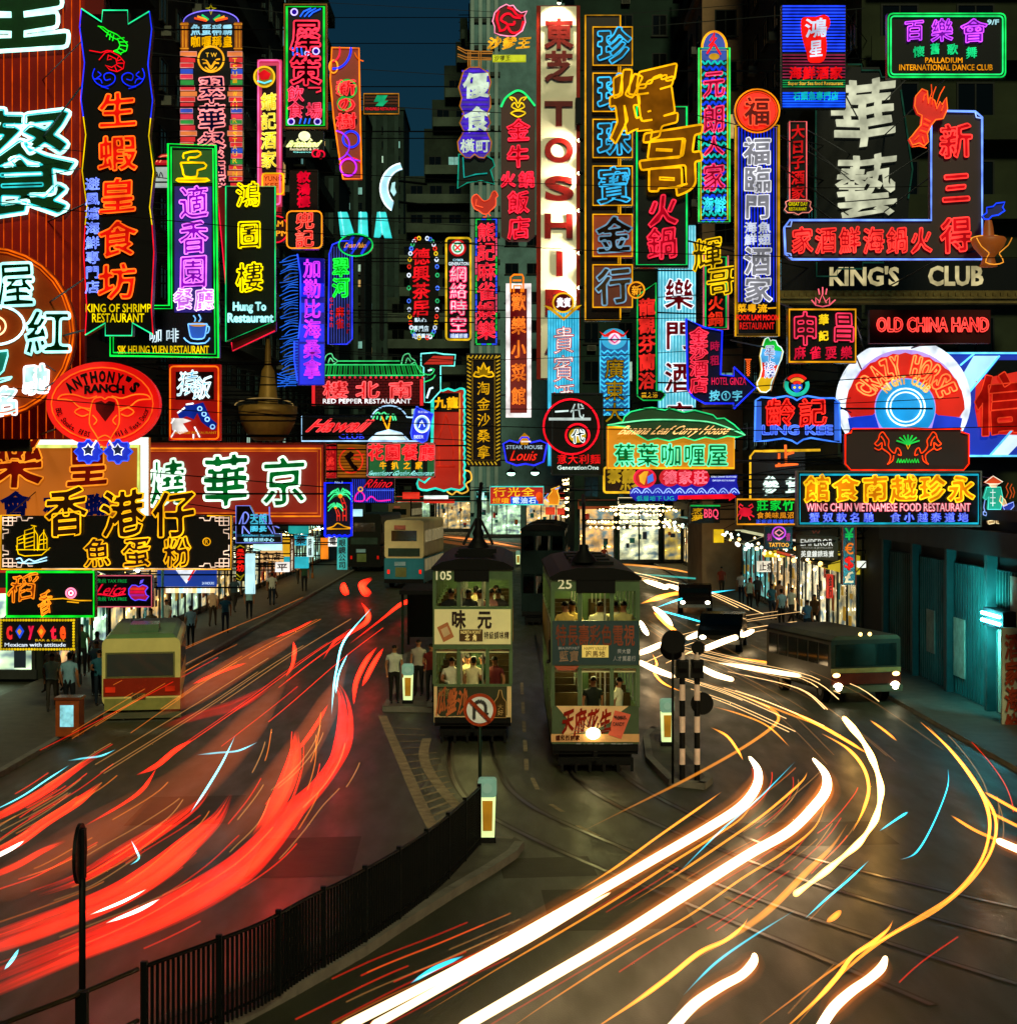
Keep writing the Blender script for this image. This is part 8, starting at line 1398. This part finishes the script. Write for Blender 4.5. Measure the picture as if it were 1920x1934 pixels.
bollard('lit bollard at the end of the curved railing', 920, 1590); bollard('lit bollard on the tram island beside the waiting people', 770, 1328, 1.0); bollard('lit bollard on the refuge island right of the nearer tram', 1259, 1408, 1.0); bollard('tiny lit bollard far off behind the farther tram', 978, 1068)
# striped poles with signal heads seen from behind
for i, (px, lab) in enumerate(((1288, 'left black and white banded signal pole of the pair'), (1316, 'right black and white banded signal pole of the pair'))):
    g = G(px, 1474, .14); t = thing('signal_pole', lab, 'traffic signal', g); k = g.y / FPX; h = (1474 - 1232) * k; n = 8
    for j in range(n): m = MB(); m.lathe([(.065, h * j / n), (.065, h * (j + 1) / n)], pt('e0c0b0', .6, 0, .2, 3) if j % 2 else BLK, 12); m.build('band', t)
    m = MB(); m.box(-.13, .13, -.1, .12, h * .8, h * .8 + .4, BLK); m.box(-.1, .1, -.28, -.1, h * .8 + .24, h * .8 + .38, BLK); m.build('signal_head', t); m = MB(); m.disc((-.22 if i == 0 else .02, h + .1), .27 if i == 0 else .15, .27 if i == 0 else .15, -.06, -.02, BLK, 28); m.bar((0, 0, h), (-.1 if i == 0 else 0, -.02, h + .1), .04, BLK); m.build('round_sign_back', t)
    if i: m = MB(); m.disc((.12, (1474 - 1330) * k), .25, .25, .08, .11, BLK, 28); m.build('lower_round_sign', t)
g = G(1270, 1480, .14); t = thing('traffic_sign', 'slim dark post with round black sign back left of the banded poles', 'traffic sign', g); k = g.y / FPX; m = MB(); m.tube([(0, 0, 0), (0, 0, (1480 - 1230) * k)], .03, BLK, 6); m.build('pole', t); m = MB(); m.disc((.01, (1480 - 1212) * k), .26, .26, -.03, .0, BLK, 28); m.build('plate', t)
# bin, posts on the left pavement
g = G(132, 1392, .13); t = thing('litter_bin', 'orange litter bin with pale blue poster on the left pavement', 'bin', g); m = MB(); m.box(-.3, .3, -.25, .25, .05, .98, pt('8a4018', .5, 0, .3, 3)); m.build('body', t); m = MB(); m.box(-.18, .16, -.27, -.251, .3, .85, box_light('90e0f0', .8, .5, 6)); m.build('poster', t); m = MB(); m.box(-.33, .33, -.28, .28, .981, 1.05, pt('6a3014', .5)); m.build('lid', t)
for px, py, hpx, c, lab in ((150, 1292, 130, '30383a', 'dark lamp post beside the beaded sign'), (307, 1240, 165, '70b8b8', 'pale teal post under the triangle advert'), (275, 1230, 80, '8ad0e0', 'short pale blue post right of the bitten apple sign'), (590, 1092, 90, '7a4a20', 'brown post by the amber upright boards')):
    g = G(px, py, .13); k = g.y / FPX; t = thing('street_post', lab, 'post', g, 0, 'posts along the left pavement'); m = MB(); m.tube([(0, 0, 0), (0, 0, hpx * k)], .05, pt(c, .4, .2), 8); m.build('shaft', t); m = MB(); m.lathe([(.09, 0), (.09, .3), (.05, .36)], pt(c, .4, .2), 10); m.build('collar', t); m = MB(); m.ball((0, 0, hpx * k), .08, pt(c, .4, .2), 8, 5); m.build('finial', t)

# people on the pavements
shirts = ['6a90a0', 'a8b0a0', '205060', 'b09070', '80a8a8', '304048', 'c0c0b0', '7a3020', '284830', 'a88060', '4878a0', '584028']; legsC = ['14161a', '2a2620', '1a2430', '30261c']
cn = {'6a90a0': 'pale blue', 'a8b0a0': 'grey white', '205060': 'dark teal', 'b09070': 'tan', '80a8a8': 'light teal', '304048': 'slate', 'c0c0b0': 'off white', '7a3020': 'rust red', '284830': 'dark green', 'a88060': 'sand', '4878a0': 'blue', '584028': 'brown'}
where = [('left', -12.3, 44.5), ('left', -13.1, 45.6), ('left', -12.0, 46.6), ('left', -13.6, 47.4), ('left', -12.6, 48.6), ('left', -14.2, 49.6), ('left', -13.2, 51), ('left', -12.1, 52.4), ('left', -14.4, 53.6), ('left', -13, 55), ('left', -12.2, 58), ('left', -13.6, 60.5), ('left', -12.6, 63), ('left', -14.2, 66), ('left', -12.3, 69), ('left', -13.4, 72), ('left', -12.4, 76), ('left', -13.8, 80), ('left', -12.5, 84), ('left', -13.2, 89), ('left', -12.2, 95), ('left', -13.5, 102),
         ('right', 12.4, 66), ('right', 13.2, 68.5), ('right', 12.2, 71), ('right', 13.0, 73), ('right', 12.5, 75.5), ('right', 13.3, 78), ('right', 12.2, 80.5), ('right', 13., 83), ('right', 12.6, 86), ('right', 12.2, 91), ('right', 13.1, 97), ('right', 12.4, 106)]
spots = ['below the beaded sign', 'by the orange bin', 'outside the first lit shop', 'near the lamp post', 'behind the minibus']; sr = ['behind the coach', 'below the grey capitals panel', 'outside the brightest white shop', 'below the currency sign']
for i, (sd, x, y) in enumerate(where):
    sh = shirts[i % 12]; ps = ['stand', 'walk', 'carry', 'walk'][i % 4]; near = (spots[min(4, i // 2)] if i < 10 else 'far along the left pavement') if sd == 'left' else (sr[i % 4] if y < 85 else 'far along the right pavement')
    person(f'{cn[sh]} topped pedestrian {["standing", "walking", "with raised hand", "striding"][i % 4]} {near}', ps, (x, y, .13), random.uniform(-.6, .6) + (math.pi if i % 3 == 0 else 0), sh, legsC[i % 4], random.uniform(.94, 1.04), 'pedestrians on the pavements')
for x, y, sh, ps, lab in ((-3.38, 47., 'a8a898', 'stand', 'white shirted person waiting at the left end of the tram island'), (-2.75, 48.6, '8a8070', 'stand', 'grey shirted person waiting in the middle of the tram island'), (-2.3, 47.4, '5a1a14', 'carry', 'red clothed person waiting beside the farther tram')):
    person(lab, ps, (x, y, .14), random.uniform(-.5, .5), sh, '14120f', 1., 'people waiting on the tram island')
for x, y, sh in ((-6, 108, 'a8b0a0'), (-7.4, 112, '205060'), (3.6, 120, 'b09070'), (4.6, 122, '304048'), (6.2, 124, 'c0c0b0'), (7.4, 123, '7a3020')):
    person(f'{cn[sh]} topped person crossing the far road' if x < 0 else f'{cn[sh]} topped person before the bulb lit shops', 'walk', (x, y, 0), random.uniform(-2, 2), sh, '1a1a1a', 1., 'people far up the street')
# tram shelter behind the island people
g = G(790, 1236, .14); t = thing('shelter', 'dark flat roofed tram shelter beside the farther tram', 'shelter', g); m = MB(); m.box(-.7, .7, -.4, 4, 2.3, 2.45, BLK); m.build('roof', t)
for x in (-.6, .6):
    for y in (0, 3.6): m = MB(); m.box(x - .05, x + .05, y - .05, y + .05, 0, 2.3, GRND); m.build('pillar', t)
m = MB(); m.box(-.62, .62, 3.66, 3.7, .3, 2.2, GRND); m.build('back_panel', t)
# overhead wires
def wire(label, a, b, sag, r=.012):
    m = MB(); A, B = Vector(a), Vector(b); m.tube([A.lerp(B, i / 10) - Vector((0, 0, sag * 4 * (i / 10) * (1 - i / 10))) for i in range(11)], r, BLK, 4); tag(m.build('overhead_wire'), label, 'wire', 'wires strung over the street')
for y, z0, z1, lab in ((43.2, 14.5, 12.8, 'wire crossing in front of the cup icons sign'), (49., 9.6, 9.3, 'wire crossing below the blue arrow sign'), (51, 17.5, 16.2, 'wire crossing the gold brush board'), (55, 13.2, 12.6, 'wire crossing the gold framed squares'), (42.6, 9.2, 8.2, 'wire crossing above the black fish board'), (60, 11.4, 12.2, 'wire crossing below the purple fringe sign')):
    wire(lab, (-15.4, y, z0), (13.9, y, z1), .5)
for x, lab in ((-.9, 'trolley wire above the farther tram'), (2., 'trolley wire above the nearer tram')): wire(lab, (x, 38, 6.5), (x + .2, 126, 6.7), .1, .012)
# ------------------------------------------------------------------ LIGHT streaming along the road (lamp trails, bloom and light haze built as emissive closed tubes at lamp height)
def rs_(pts, n=7): return [v for v in spline([Vector((x, y, r)) for x, y, r in pts], n)]
def trail(label, pts, h, peak, z=.65, name='headlight_trail', cat='light trail', group=None, n=8):
    """pts: (photo x, photo y, half width in photo pixels), lifted to lamp height z"""
    ps = rs_(pts); P3 = [G(p.x, p.y, z) for p in ps]; rr = [max(.012, p.z * q.y / FPX) for p, q in zip(ps, P3)]
    m_ = len(rr); tp = 0 if name == 'headlight_trail' and max(r for _, _, r in pts) > 5 else max(2, m_ // 4)
    for i in range(tp): f = .15 + .85 * i / tp; rr[i] *= f; rr[-1 - i] *= f
    if not tp: rr[0] *= .35; rr[-1] *= .5
    av = sum(rr) / len(rr); mb = MB(); mb.tube(P3, rr, vol(h, round(peak / (2 * av), 2)), n=n); o = mb.build(name); tag(o, label, cat, group); return o
WARM, AMB, REDT, CYT = 'ffd9a0', 'e08424', 'ff1c0a', '30e0ff'
GW, GA, GR_, GC = 'white headlight trails', 'amber lamp trails', 'red tail light trails', 'pale blue lamp trails'
big = [('thick white headlight trail ending left of the striped poles bend', [(1415, 1430, 4), (1431, 1456, 9), (1427, 1488, 11), (1398, 1524, 11), (1340, 1562, 11), (1240, 1620, 11), (1140, 1678, 11), (1040, 1735, 12), (930, 1796, 12), (800, 1864, 12), (640, 1945, 13)]),
       ('second thick white headlight trail curving parallel on the right', [(1535, 1433, 4), (1558, 1462, 9), (1560, 1490, 12), (1542, 1518, 12), (1490, 1570, 12), (1410, 1616, 12), (1290, 1692, 13), (1170, 1768, 13), (1040, 1844, 14), (860, 1948, 14)]),
       ('short thick white trail at the bottom, left of two', [(1424, 1803, 6), (1422, 1818, 11), (1400, 1842, 11), (1360, 1864, 12), (1310, 1898, 13), (1262, 1950, 14)]),
       ('short thick white trail at the bottom, right of two', [(1672, 1808, 6), (1664, 1828, 11), (1640, 1850, 11), (1606, 1874, 12), (1572, 1906, 13), (1544, 1950, 13)]),
       ('stub of white trail at the right edge', [(1884, 1588, 8), (1902, 1596, 9), (1940, 1612, 9)])]
for lab, p in big: p = [(x, y, r * .8) for x, y, r in p]; trail(lab, p, WARM, 4.2, .62, group=GW); trail(lab.replace('white', 'orange rimmed', 1) + ', its glow', [(x, y, r * 1.8) for x, y, r in p], 'e0701c', .2, .62, 'headlight_glow', group=GW); trail(lab.replace('white', 'dim outer haze of the white', 1), [(x, y, r * 3.2) for x, y, r in p], 'd06a20', .07, .62, 'headlight_glow', group=GW)
trail('thin white strand joining the thick left trail', [(1153, 1686, 2), (1080, 1726, 6), (1000, 1772, 8), (920, 1816, 8), (800, 1884, 8), (700, 1940, 9)], WARM, 3, .6, group=GW)
beads = [(1592, 1355), (1610, 1376), (1630, 1402), (1645, 1430), (1656, 1458), (1663, 1490), (1660, 1520), (1652, 1548), (1636, 1574), (1618, 1596), (1590, 1620), (1560, 1645), (1530, 1668), (1500, 1690)]
trail('beaded white gold trail bending round the right hand road', [(x, y, 4.5 + 2.5 * (i % 2)) for i, (x, y) in enumerate(beads)], 'ffc060', 3.2, .62, group=GW)
A = [('amber trail left of the beaded one', [(1480, 1338, 3), (1540, 1366, 4), (1600, 1400, 4), (1638, 1424, 3)], 2.), ('amber trail inside the beaded bend', [(1552, 1386, 3), (1600, 1414, 4), (1630, 1450, 4), (1640, 1490, 4), (1630, 1530, 4), (1610, 1570, 3)], 2.), ('long outer amber trail sweeping to the lower right', [(1738, 1364, 4), (1790, 1412, 7), (1836, 1470, 6), (1862, 1520, 5), (1868, 1570, 4), (1850, 1630, 4), (1800, 1690, 4), (1730, 1736, 4), (1660, 1780, 5), (1610, 1820, 5), (1570, 1860, 5), (1500, 1940, 5)], 1.5), ('long outer amber trail twin, just inside', [(1752, 1372, 3), (1800, 1424, 4), (1842, 1482, 4), (1878, 1540, 4), (1874, 1600, 4), (1836, 1660, 4), (1770, 1718, 4), (1690, 1762, 4), (1600, 1812, 4), (1480, 1900, 4), (1420, 1945, 4)], 1.1), ('bright amber trail rising from the bottom centre', [(1412, 1734, 2), (1400, 1752, 4), (1370, 1776, 5), (1320, 1800, 6), (1260, 1848, 6), (1200, 1892, 6), (1120, 1945, 6)], 2.2), ('bright amber trail at the bottom right', [(1686, 1738, 2), (1676, 1756, 4), (1650, 1778, 5), (1610, 1806, 5), (1580, 1846, 6), (1540, 1890, 6), (1480, 1945, 6)], 2.2),
     ('amber trail from under the thick left trail', [(1362, 1496, 2), (1320, 1526, 3), (1240, 1582, 3), (1160, 1640, 3), (1080, 1690, 2)], 1.1), ('amber trail between the thick white pair', [(1524, 1458, 2), (1510, 1480, 3), (1440, 1540, 3), (1360, 1596, 3), (1280, 1650, 3), (1180, 1712, 2)], .9), ('orange trail hugging the right thick white one', [(1562, 1500, 2), (1540, 1560, 3), (1480, 1610, 3), (1400, 1660, 3), (1300, 1730, 3), (1180, 1800, 3), (1040, 1890, 3), (960, 1945, 3)], .9), ('orange trail hugging the left thick white one', [(1430, 1500, 2), (1400, 1545, 3), (1340, 1585, 3), (1260, 1635, 3), (1160, 1700, 3), (1060, 1760, 3), (940, 1830, 3), (800, 1915, 3)], .9), ('broad dim amber trail crossing to the beaded one', [(1600, 1556, 3), (1570, 1600, 5), (1520, 1650, 8), (1450, 1720, 9), (1380, 1770, 7), (1300, 1820, 4)], .55),
     ('short amber dash right of the wide bend', [(1642, 1360, 2), (1670, 1380, 3), (1694, 1400, 2)], 1.), ('amber bar at the right edge above the white stub', [(1795, 1540, 3), (1840, 1568, 4), (1890, 1590, 4)], 1.4), ('upper amber bar at the right edge', [(1858, 1496, 3), (1890, 1514, 4), (1940, 1542, 4)], 1.6), ('lower amber bar at the right edge', [(1868, 1534, 3), (1900, 1550, 4), (1940, 1570, 4)], 1.5), ('amber blob trail above the rails', [(1560, 1742, 4), (1575, 1732, 8), (1588, 1720, 5)], 1.2), ('thin amber trail by the refuge island', [(1342, 1374, 2), (1372, 1390, 3), (1392, 1416, 3), (1403, 1436, 2)], 1.3), ('thin amber trail over the far bend', [(1345, 1334, 1.5), (1400, 1350, 2), (1450, 1372, 2), (1490, 1410, 2)], .9), ('brown amber trail sweeping behind the banded poles', [(1330, 1286, 2), (1390, 1310, 3), (1450, 1336, 4), (1470, 1356, 4), (1450, 1380, 4), (1390, 1420, 4), (1300, 1470, 4), (1200, 1520, 4), (1100, 1570, 3)], .45), ('thin amber trail under the coach', [(1390, 1310, 1.5), (1480, 1345, 2.5), (1560, 1376, 2.5), (1590, 1396, 1.5)], .6)]
for lab, p, k in A: trail(lab, [(x, y, r * .8) for x, y, r in p], AMB, k * .7, .6, 'amber_trail', group=GA)
Wd = [('white dash leaving the nearer tram, upper', [(1206, 1234, 5), (1228, 1226, 6), (1250, 1216, 5)]), ('white dash leaving the nearer tram, lower', [(1206, 1250, 5), (1240, 1266, 6), (1272, 1278, 5)]), ('white dash between the banded pole tops', [(1296, 1206, 4), (1318, 1198, 6), (1344, 1188, 5)]), ('white dash pointing right past the pole tops', [(1330, 1226, 6), (1370, 1210, 6), (1418, 1194, 4)]), ('white dash falling right below the pole tops', [(1322, 1260, 5), (1350, 1274, 6), (1384, 1284, 5)]), ('thin white trail running to the coach', [(1356, 1252, 4), (1420, 1262, 5), (1480, 1272, 5), (1538, 1280, 4)]), ('short white dash at top of the fan', [(1214, 1096, 3), (1240, 1104, 5), (1262, 1112, 4)]), ('second short white dash at top of the fan', [(1256, 1104, 3), (1276, 1110, 4), (1288, 1116, 3)]), ('white dash beside the nearer tram side', [(1208, 1172, 3), (1216, 1188, 5), (1224, 1200, 3)]), ('white wedge at the root of the cyan lines', [(1232, 1146, 3), (1250, 1160, 5), (1270, 1182, 4)]), ('last short white dash beyond the pole tops', [(1400, 1202, 3), (1412, 1196, 5), (1424, 1190, 3)]), ('white trail on the coach side', [(1450, 1252, 3), (1490, 1262, 4), (1530, 1250, 4)])]
for lab, p in Wd: trail(lab, p, WARM, 3, .65, group=GW)
for lab, p in (('upper amber dashes row right of the nearer tram', [(1210, 1140, 3), (1240, 1130, 5), (1270, 1122, 4), (1300, 1118, 5), (1325, 1112, 3)]), ('amber twin under the white wedge', [(1234, 1156, 2), (1258, 1178, 4), (1284, 1200, 3)]), ('thin amber loop beside the nearer tram', [(1232, 1236, 1.5), (1240, 1254, 2), (1234, 1268, 2), (1252, 1290, 2), (1290, 1308, 1.5)]), ('amber trail below the thin white one', [(1362, 1240, 1.5), (1440, 1250, 2.5), (1500, 1262, 2)])): trail(lab, p, AMB, 1.6, .65, 'amber_trail', group=GA)
C = [('upper cyan line fanning out right of the nearer tram', [(1238, 1148, 2), (1290, 1130, 2.5), (1340, 1120, 2.5), (1388, 1114, 2)], 1.6), ('lower cyan line fanning out right of the nearer tram', [(1242, 1152, 2), (1290, 1165, 2.5), (1336, 1178, 2)], 1.6), ('long pale blue line crossing the right foreground', [(1520, 1735, 2), (1560, 1698, 3), (1602, 1662, 3), (1640, 1626, 2)], 1.2), ('pale blue tip above the long blue line', [(1660, 1570, 2), (1692, 1548, 3), (1714, 1534, 4)], 1.2), ('thin teal thread in the right foreground', [(1790, 1453, 1.5), (1788, 1490, 1.5), (1760, 1560, 2), (1730, 1610, 2.5), (1700, 1624, 1.5)], .9), ('green blue streak at the bottom', [(1290, 1880, 2), (1350, 1820, 4), (1420, 1770, 3), (1500, 1720, 2)], .6), ('teal thread near the thick white pair', [(1280, 1650, 1.5), (1360, 1570, 2.5), (1430, 1510, 2), (1500, 1440, 1.5)], .6), ('blue smear beside the glittering cluster', [(775, 1858, 3), (820, 1830, 7), (875, 1806, 4)], 1.4)]
for lab, p, k in C: trail(lab, [(x, y, r * .7) for x, y, r in p], CYT, k * .6, .8, 'pale_blue_trail', group=GC)
Rr = [('broadest red trail sweeping from behind the tram island to the lower left', [(628, 1284, 4), (644, 1310, 10), (650, 1350, 16), (646, 1400, 18), (632, 1440, 14), (600, 1486, 14), (556, 1530, 18), (510, 1585, 24), (455, 1640, 28), (380, 1690, 30), (290, 1736, 30), (160, 1790, 30), (20, 1850, 32), (-60, 1885, 32)], 1.15), ('second broad red trail just above the broadest', [(560, 1380, 5), (556, 1430, 14), (540, 1480, 18), (515, 1530, 16), (480, 1580, 8)], .8), ('wide red band through the middle of the left road', [(436, 1500, 5), (410, 1545, 14), (360, 1590, 20), (300, 1640, 24), (220, 1690, 24), (120, 1732, 24), (0, 1775, 26), (-60, 1795, 26)], 1.05), ('long red trail under the blue sparks', [(400, 1480, 4), (370, 1520, 9), (300, 1570, 13), (230, 1612, 14), (150, 1660, 12), (70, 1690, 8)], .75), ('orange red trail with bright core near the left edge', [(190, 1480, 4), (150, 1512, 8), (90, 1550, 9), (30, 1592, 10), (-40, 1625, 10)], 1.2), ('red trail above the bright cored one', [(190, 1424, 3), (150, 1448, 6), (90, 1490, 9), (30, 1525, 9), (-40, 1560, 9)], .9), ('lower orange trail at the left edge', [(124, 1588, 3), (80, 1608, 6), (30, 1636, 7), (-40, 1665, 7)], 1.), ('orange red streak right of the minibus', [(362, 1398, 3), (330, 1418, 5), (296, 1446, 5), (258, 1464, 3)], 1.2), ('thin red trail below that streak', [(296, 1450, 2), (270, 1490, 4), (230, 1520, 3), (160, 1560, 3)], .7), ('red trail close to the tram island', [(712, 1222, 2), (690, 1250, 5), (672, 1290, 5), (668, 1330, 4)], 1.), ('second red trail close to the tram island', [(724, 1224, 2), (704, 1256, 5), (684, 1296, 4)], 1.), ('red trail curling under the cream topped bus', [(682, 1138, 2), (694, 1156, 5), (692, 1174, 5), (660, 1196, 3), (632, 1212, 3), (610, 1246, 2)], 1.), ('red streak running to the farther tram', [(814, 1124, 2), (780, 1134, 5), (756, 1142, 4), (720, 1170, 2), (660, 1216, 2)], 1.), ('red hook left of the blue bus', [(648, 1100, 3), (650, 1112, 7), (656, 1124, 5)], 1.1), ('bigger red hook beside the blue bus', [(702, 1092, 3), (684, 1104, 7), (690, 1118, 8), (700, 1124, 5)], 1.2), ('dark red upright dash in the left road', [(554, 1212, 2), (556, 1230, 4), (552, 1256, 3), (540, 1278, 2)], 1.), ('red streak above the minibus road', [(466, 1252, 2), (420, 1268, 3), (364, 1292, 3)], .8), ('thin red line in the upper left road', [(590, 1172, 1.5), (560, 1188, 2), (520, 1204, 2)], .7), ('faint broad red haze streak behind the minibus', [(520, 1290, 6), (450, 1330, 12), (380, 1350, 10), (300, 1375, 6)], .25), ('thin red line left of the broadest trail', [(620, 1330, 2), (590, 1380, 4), (560, 1420, 3)], .6)]
Rr += [('dim brown red veil over the middle of the left road', [(560, 1250, 10), (480, 1360, 30), (360, 1480, 44), (180, 1580, 50), (-60, 1680, 50)], .09), ('dim orange veil behind the minibus', [(600, 1180, 8), (500, 1230, 20), (400, 1290, 26), (300, 1350, 20)], .12), ('dim red veil beside the broadest trail', [(660, 1240, 8), (620, 1330, 24), (560, 1430, 34), (470, 1540, 40), (330, 1640, 40)], .09), ('dim red veil along the left edge', [(300, 1500, 10), (180, 1580, 30), (60, 1650, 36), (-60, 1700, 36)], .1)]  # veils: wide dim tubes added to imitate the light haze over the road
rb = random.Random(11)
for lab, p, k in Rr:
    w = max(r for _, _, r in p)
    if w < 7 or k < .2: trail(lab, p, 'c8582c' if k < .2 else REDT, k * .75, .75, 'tail_light_trail', group=GR_); continue
    G0 = G(p[0][0], p[0][1], .75); t = thing('tail_light_trail', lab, 'light trail', G0, 0, GR_); ns = 9 if w > 15 else 5
    for j in range(ns):
        off = (j + .5) / ns * 2 - 1 + rb.uniform(-.12, .12); a = rb.uniform(0, .3) if j % 3 else 0; b_ = len(p) - (rb.choice((0, 0, 1, 2)) if len(p) > 5 else 0); i0 = int(a * len(p)); q = p[i0:max(b_, i0 + 3)]; f_ = rb.uniform(.28, .5); u = []
        for i, (x, y, r) in enumerate(q):
            A_, B_ = q[max(0, i - 1)], q[min(len(q) - 1, i + 1)]; d_ = Vector((B_[0] - A_[0], B_[1] - A_[1])).normalized(); u.append((x - d_.y * r * off * .8, y + d_.x * r * off * .8, max(1.2, r * f_)))
        o = trail(None, u, rb.choice(('f81808', 'f01c0a', 'e81006', 'f02c10')), k * rb.uniform(.22, .46), .75, 'streak', None, n=7); o.parent = t; o.location = -G0
for lab, p in (('white hot core of the left edge trail', [(46, 1588, 1.5), (20, 1604, 4), (-20, 1624, 4)]), ('white streak over the wide red band', [(276, 1680, 1), (230, 1704, 3), (170, 1728, 1.5)]), ('pale blue white streak below the wide red band', [(302, 1698, 1.5), (260, 1720, 4), (200, 1744, 2)])): trail(lab, p, 'ffe8d0', 2.5, .85, group=GW)
for lab, p in (('pale blue line slanting across the left road', [(444, 1390, 1), (420, 1440, 2.5), (390, 1490, 3), (360, 1535, 2)]), ('pale blue swoosh crossing the slanting line', [(372, 1426, 2), (410, 1422, 2.5), (450, 1418, 2.5), (486, 1402, 1.5)]), ('pale blue swoosh near the left pavement', [(128, 1437, 2), (160, 1432, 2.5), (190, 1428, 2.5), (218, 1416, 1.5)]), ('thin pale line down to the left edge', [(130, 1446, 1.5), (90, 1472, 2), (40, 1505, 2), (-20, 1535, 2)]), ('turquoise thread beside the red hook road', [(700, 1150, 1.5), (650, 1210, 2.5), (636, 1262, 2.5), (630, 1300, 2.5), (626, 1350, 1.5)]), ('second turquoise thread beside it', [(656, 1236, 1.5), (640, 1272, 2), (634, 1310, 2)]), ('blue dab at the lower left over the red trail', [(36, 1792, 2), (24, 1812, 5), (8, 1832, 3)]), ('pale spark fork in the left road', [(248, 1588, 1), (258, 1608, 2.5), (262, 1622, 2), (246, 1634, 1.5)])): trail(lab, [(x, y, r * .75) for x, y, r in p], '60e0f0', .8, .85, 'pale_blue_trail', group=GC)
for lab, p, c, k in (('brown orange streak far up the road behind the left tram', [(816, 985, 1), (880, 990, 2), (960, 1000, 2), (1010, 1012, 1)], 'c07030', .8), ('second brown streak far up the road', [(824, 1012, 1), (900, 1020, 2), (985, 1034, 1.5)], 'b06028', .7), ('far red streak right of the cream topped bus', [(820, 1052, 1), (880, 1046, 2), (950, 1056, 1)], 'd03018', .6), ('far amber streak before the bulb lit shops', [(1096, 1070, 1), (1170, 1066, 2), (1260, 1074, 2), (1330, 1088, 1)], 'd08030', .7), ('teal streak across the far right road', [(1180, 1082, 1), (1280, 1090, 2), (1400, 1100, 1.5)], '30a090', .6), ('far white dash left of the nearer tram pole', [(1078, 1056, 1), (1090, 1060, 3), (1100, 1062, 2)], 'ffe0b0', 2.)): trail(lab, p, c, k, .7, 'distant_trail', group='streaks far up the road')
# fine threads nobody could count
mb = MB(); cols = [vol('ff2a10', 11.), vol('e07020', 9.), vol('ff1a0a', 8.), vol('c08040', 8.)]
rnd = random.Random(3)
def threads(base, n, spread, m, z=.8, r=.014):
    ps = [G(x, y, z) for x, y, _ in rs_(base, 5)]
    for i in range(n):
        a = rnd.randint(0, max(0, len(ps) - 8)); b = min(len(ps), a + rnd.randint(6, 16)); off = rnd.uniform(-spread, spread); dz = rnd.uniform(-.25, .3)
        q = []
        for j in range(a, b):
            t_ = (ps[min(j + 1, len(ps) - 1)] - ps[max(j - 1, 0)]).normalized(); q.append(ps[j] + Vector((-t_.y, t_.x, 0)) * off + Vector((0, 0, dz)))
        if len(q) > 2: mb.tube(q, r, rnd.choice(cols) if m is None else m, 5)
for p in (Rr[0][1], Rr[1][1], Rr[2][1], Rr[3][1], Rr[4][1], Rr[5][1]): threads(p, 12, .75, None)
for p in (A[2][1], A[7][1], A[8][1], A[10][1], big[0][1], big[1][1]): threads(p, 6, .8, None, .6, .012)
threads([(1000, 1740, 3), (920, 1775, 3), (840, 1810, 3), (720, 1860, 3), (560, 1940, 3)], 14, .5, None, .6); threads([(640, 1170, 3), (520, 1240, 3), (380, 1330, 3), (200, 1440, 3)], 12, 2.2, None, .8); threads([(1260, 1170, 3), (1400, 1250, 3), (1560, 1330, 3), (1700, 1440, 3)], 10, 1.6, cols[3], .6, .009)
wm_ = vol('ffc880', 30.)
for p in ([(1212, 1240, 3), (1300, 1205, 3), (1400, 1180, 3), (1500, 1165, 2)], [(1212, 1252, 3), (1300, 1285, 3), (1400, 1318, 3), (1520, 1370, 3)], [(1300, 1230, 3), (1420, 1258, 3), (1560, 1290, 3), (1620, 1330, 3)], [(1100, 1060, 2), (1200, 1085, 2), (1330, 1120, 2), (1420, 1160, 2)]): threads(p, 7, .9, wm_, .65, .013)
for p in ([(640, 1120, 2), (560, 1160, 2), (430, 1220, 2), (300, 1290, 2), (150, 1380, 2)], [(780, 1010, 2), (880, 1024, 2), (1000, 1040, 2)]): threads(p, 9, 1.6, cols[1], .9, .012)
tag(mb.build('light_threads'), kind='stuff')
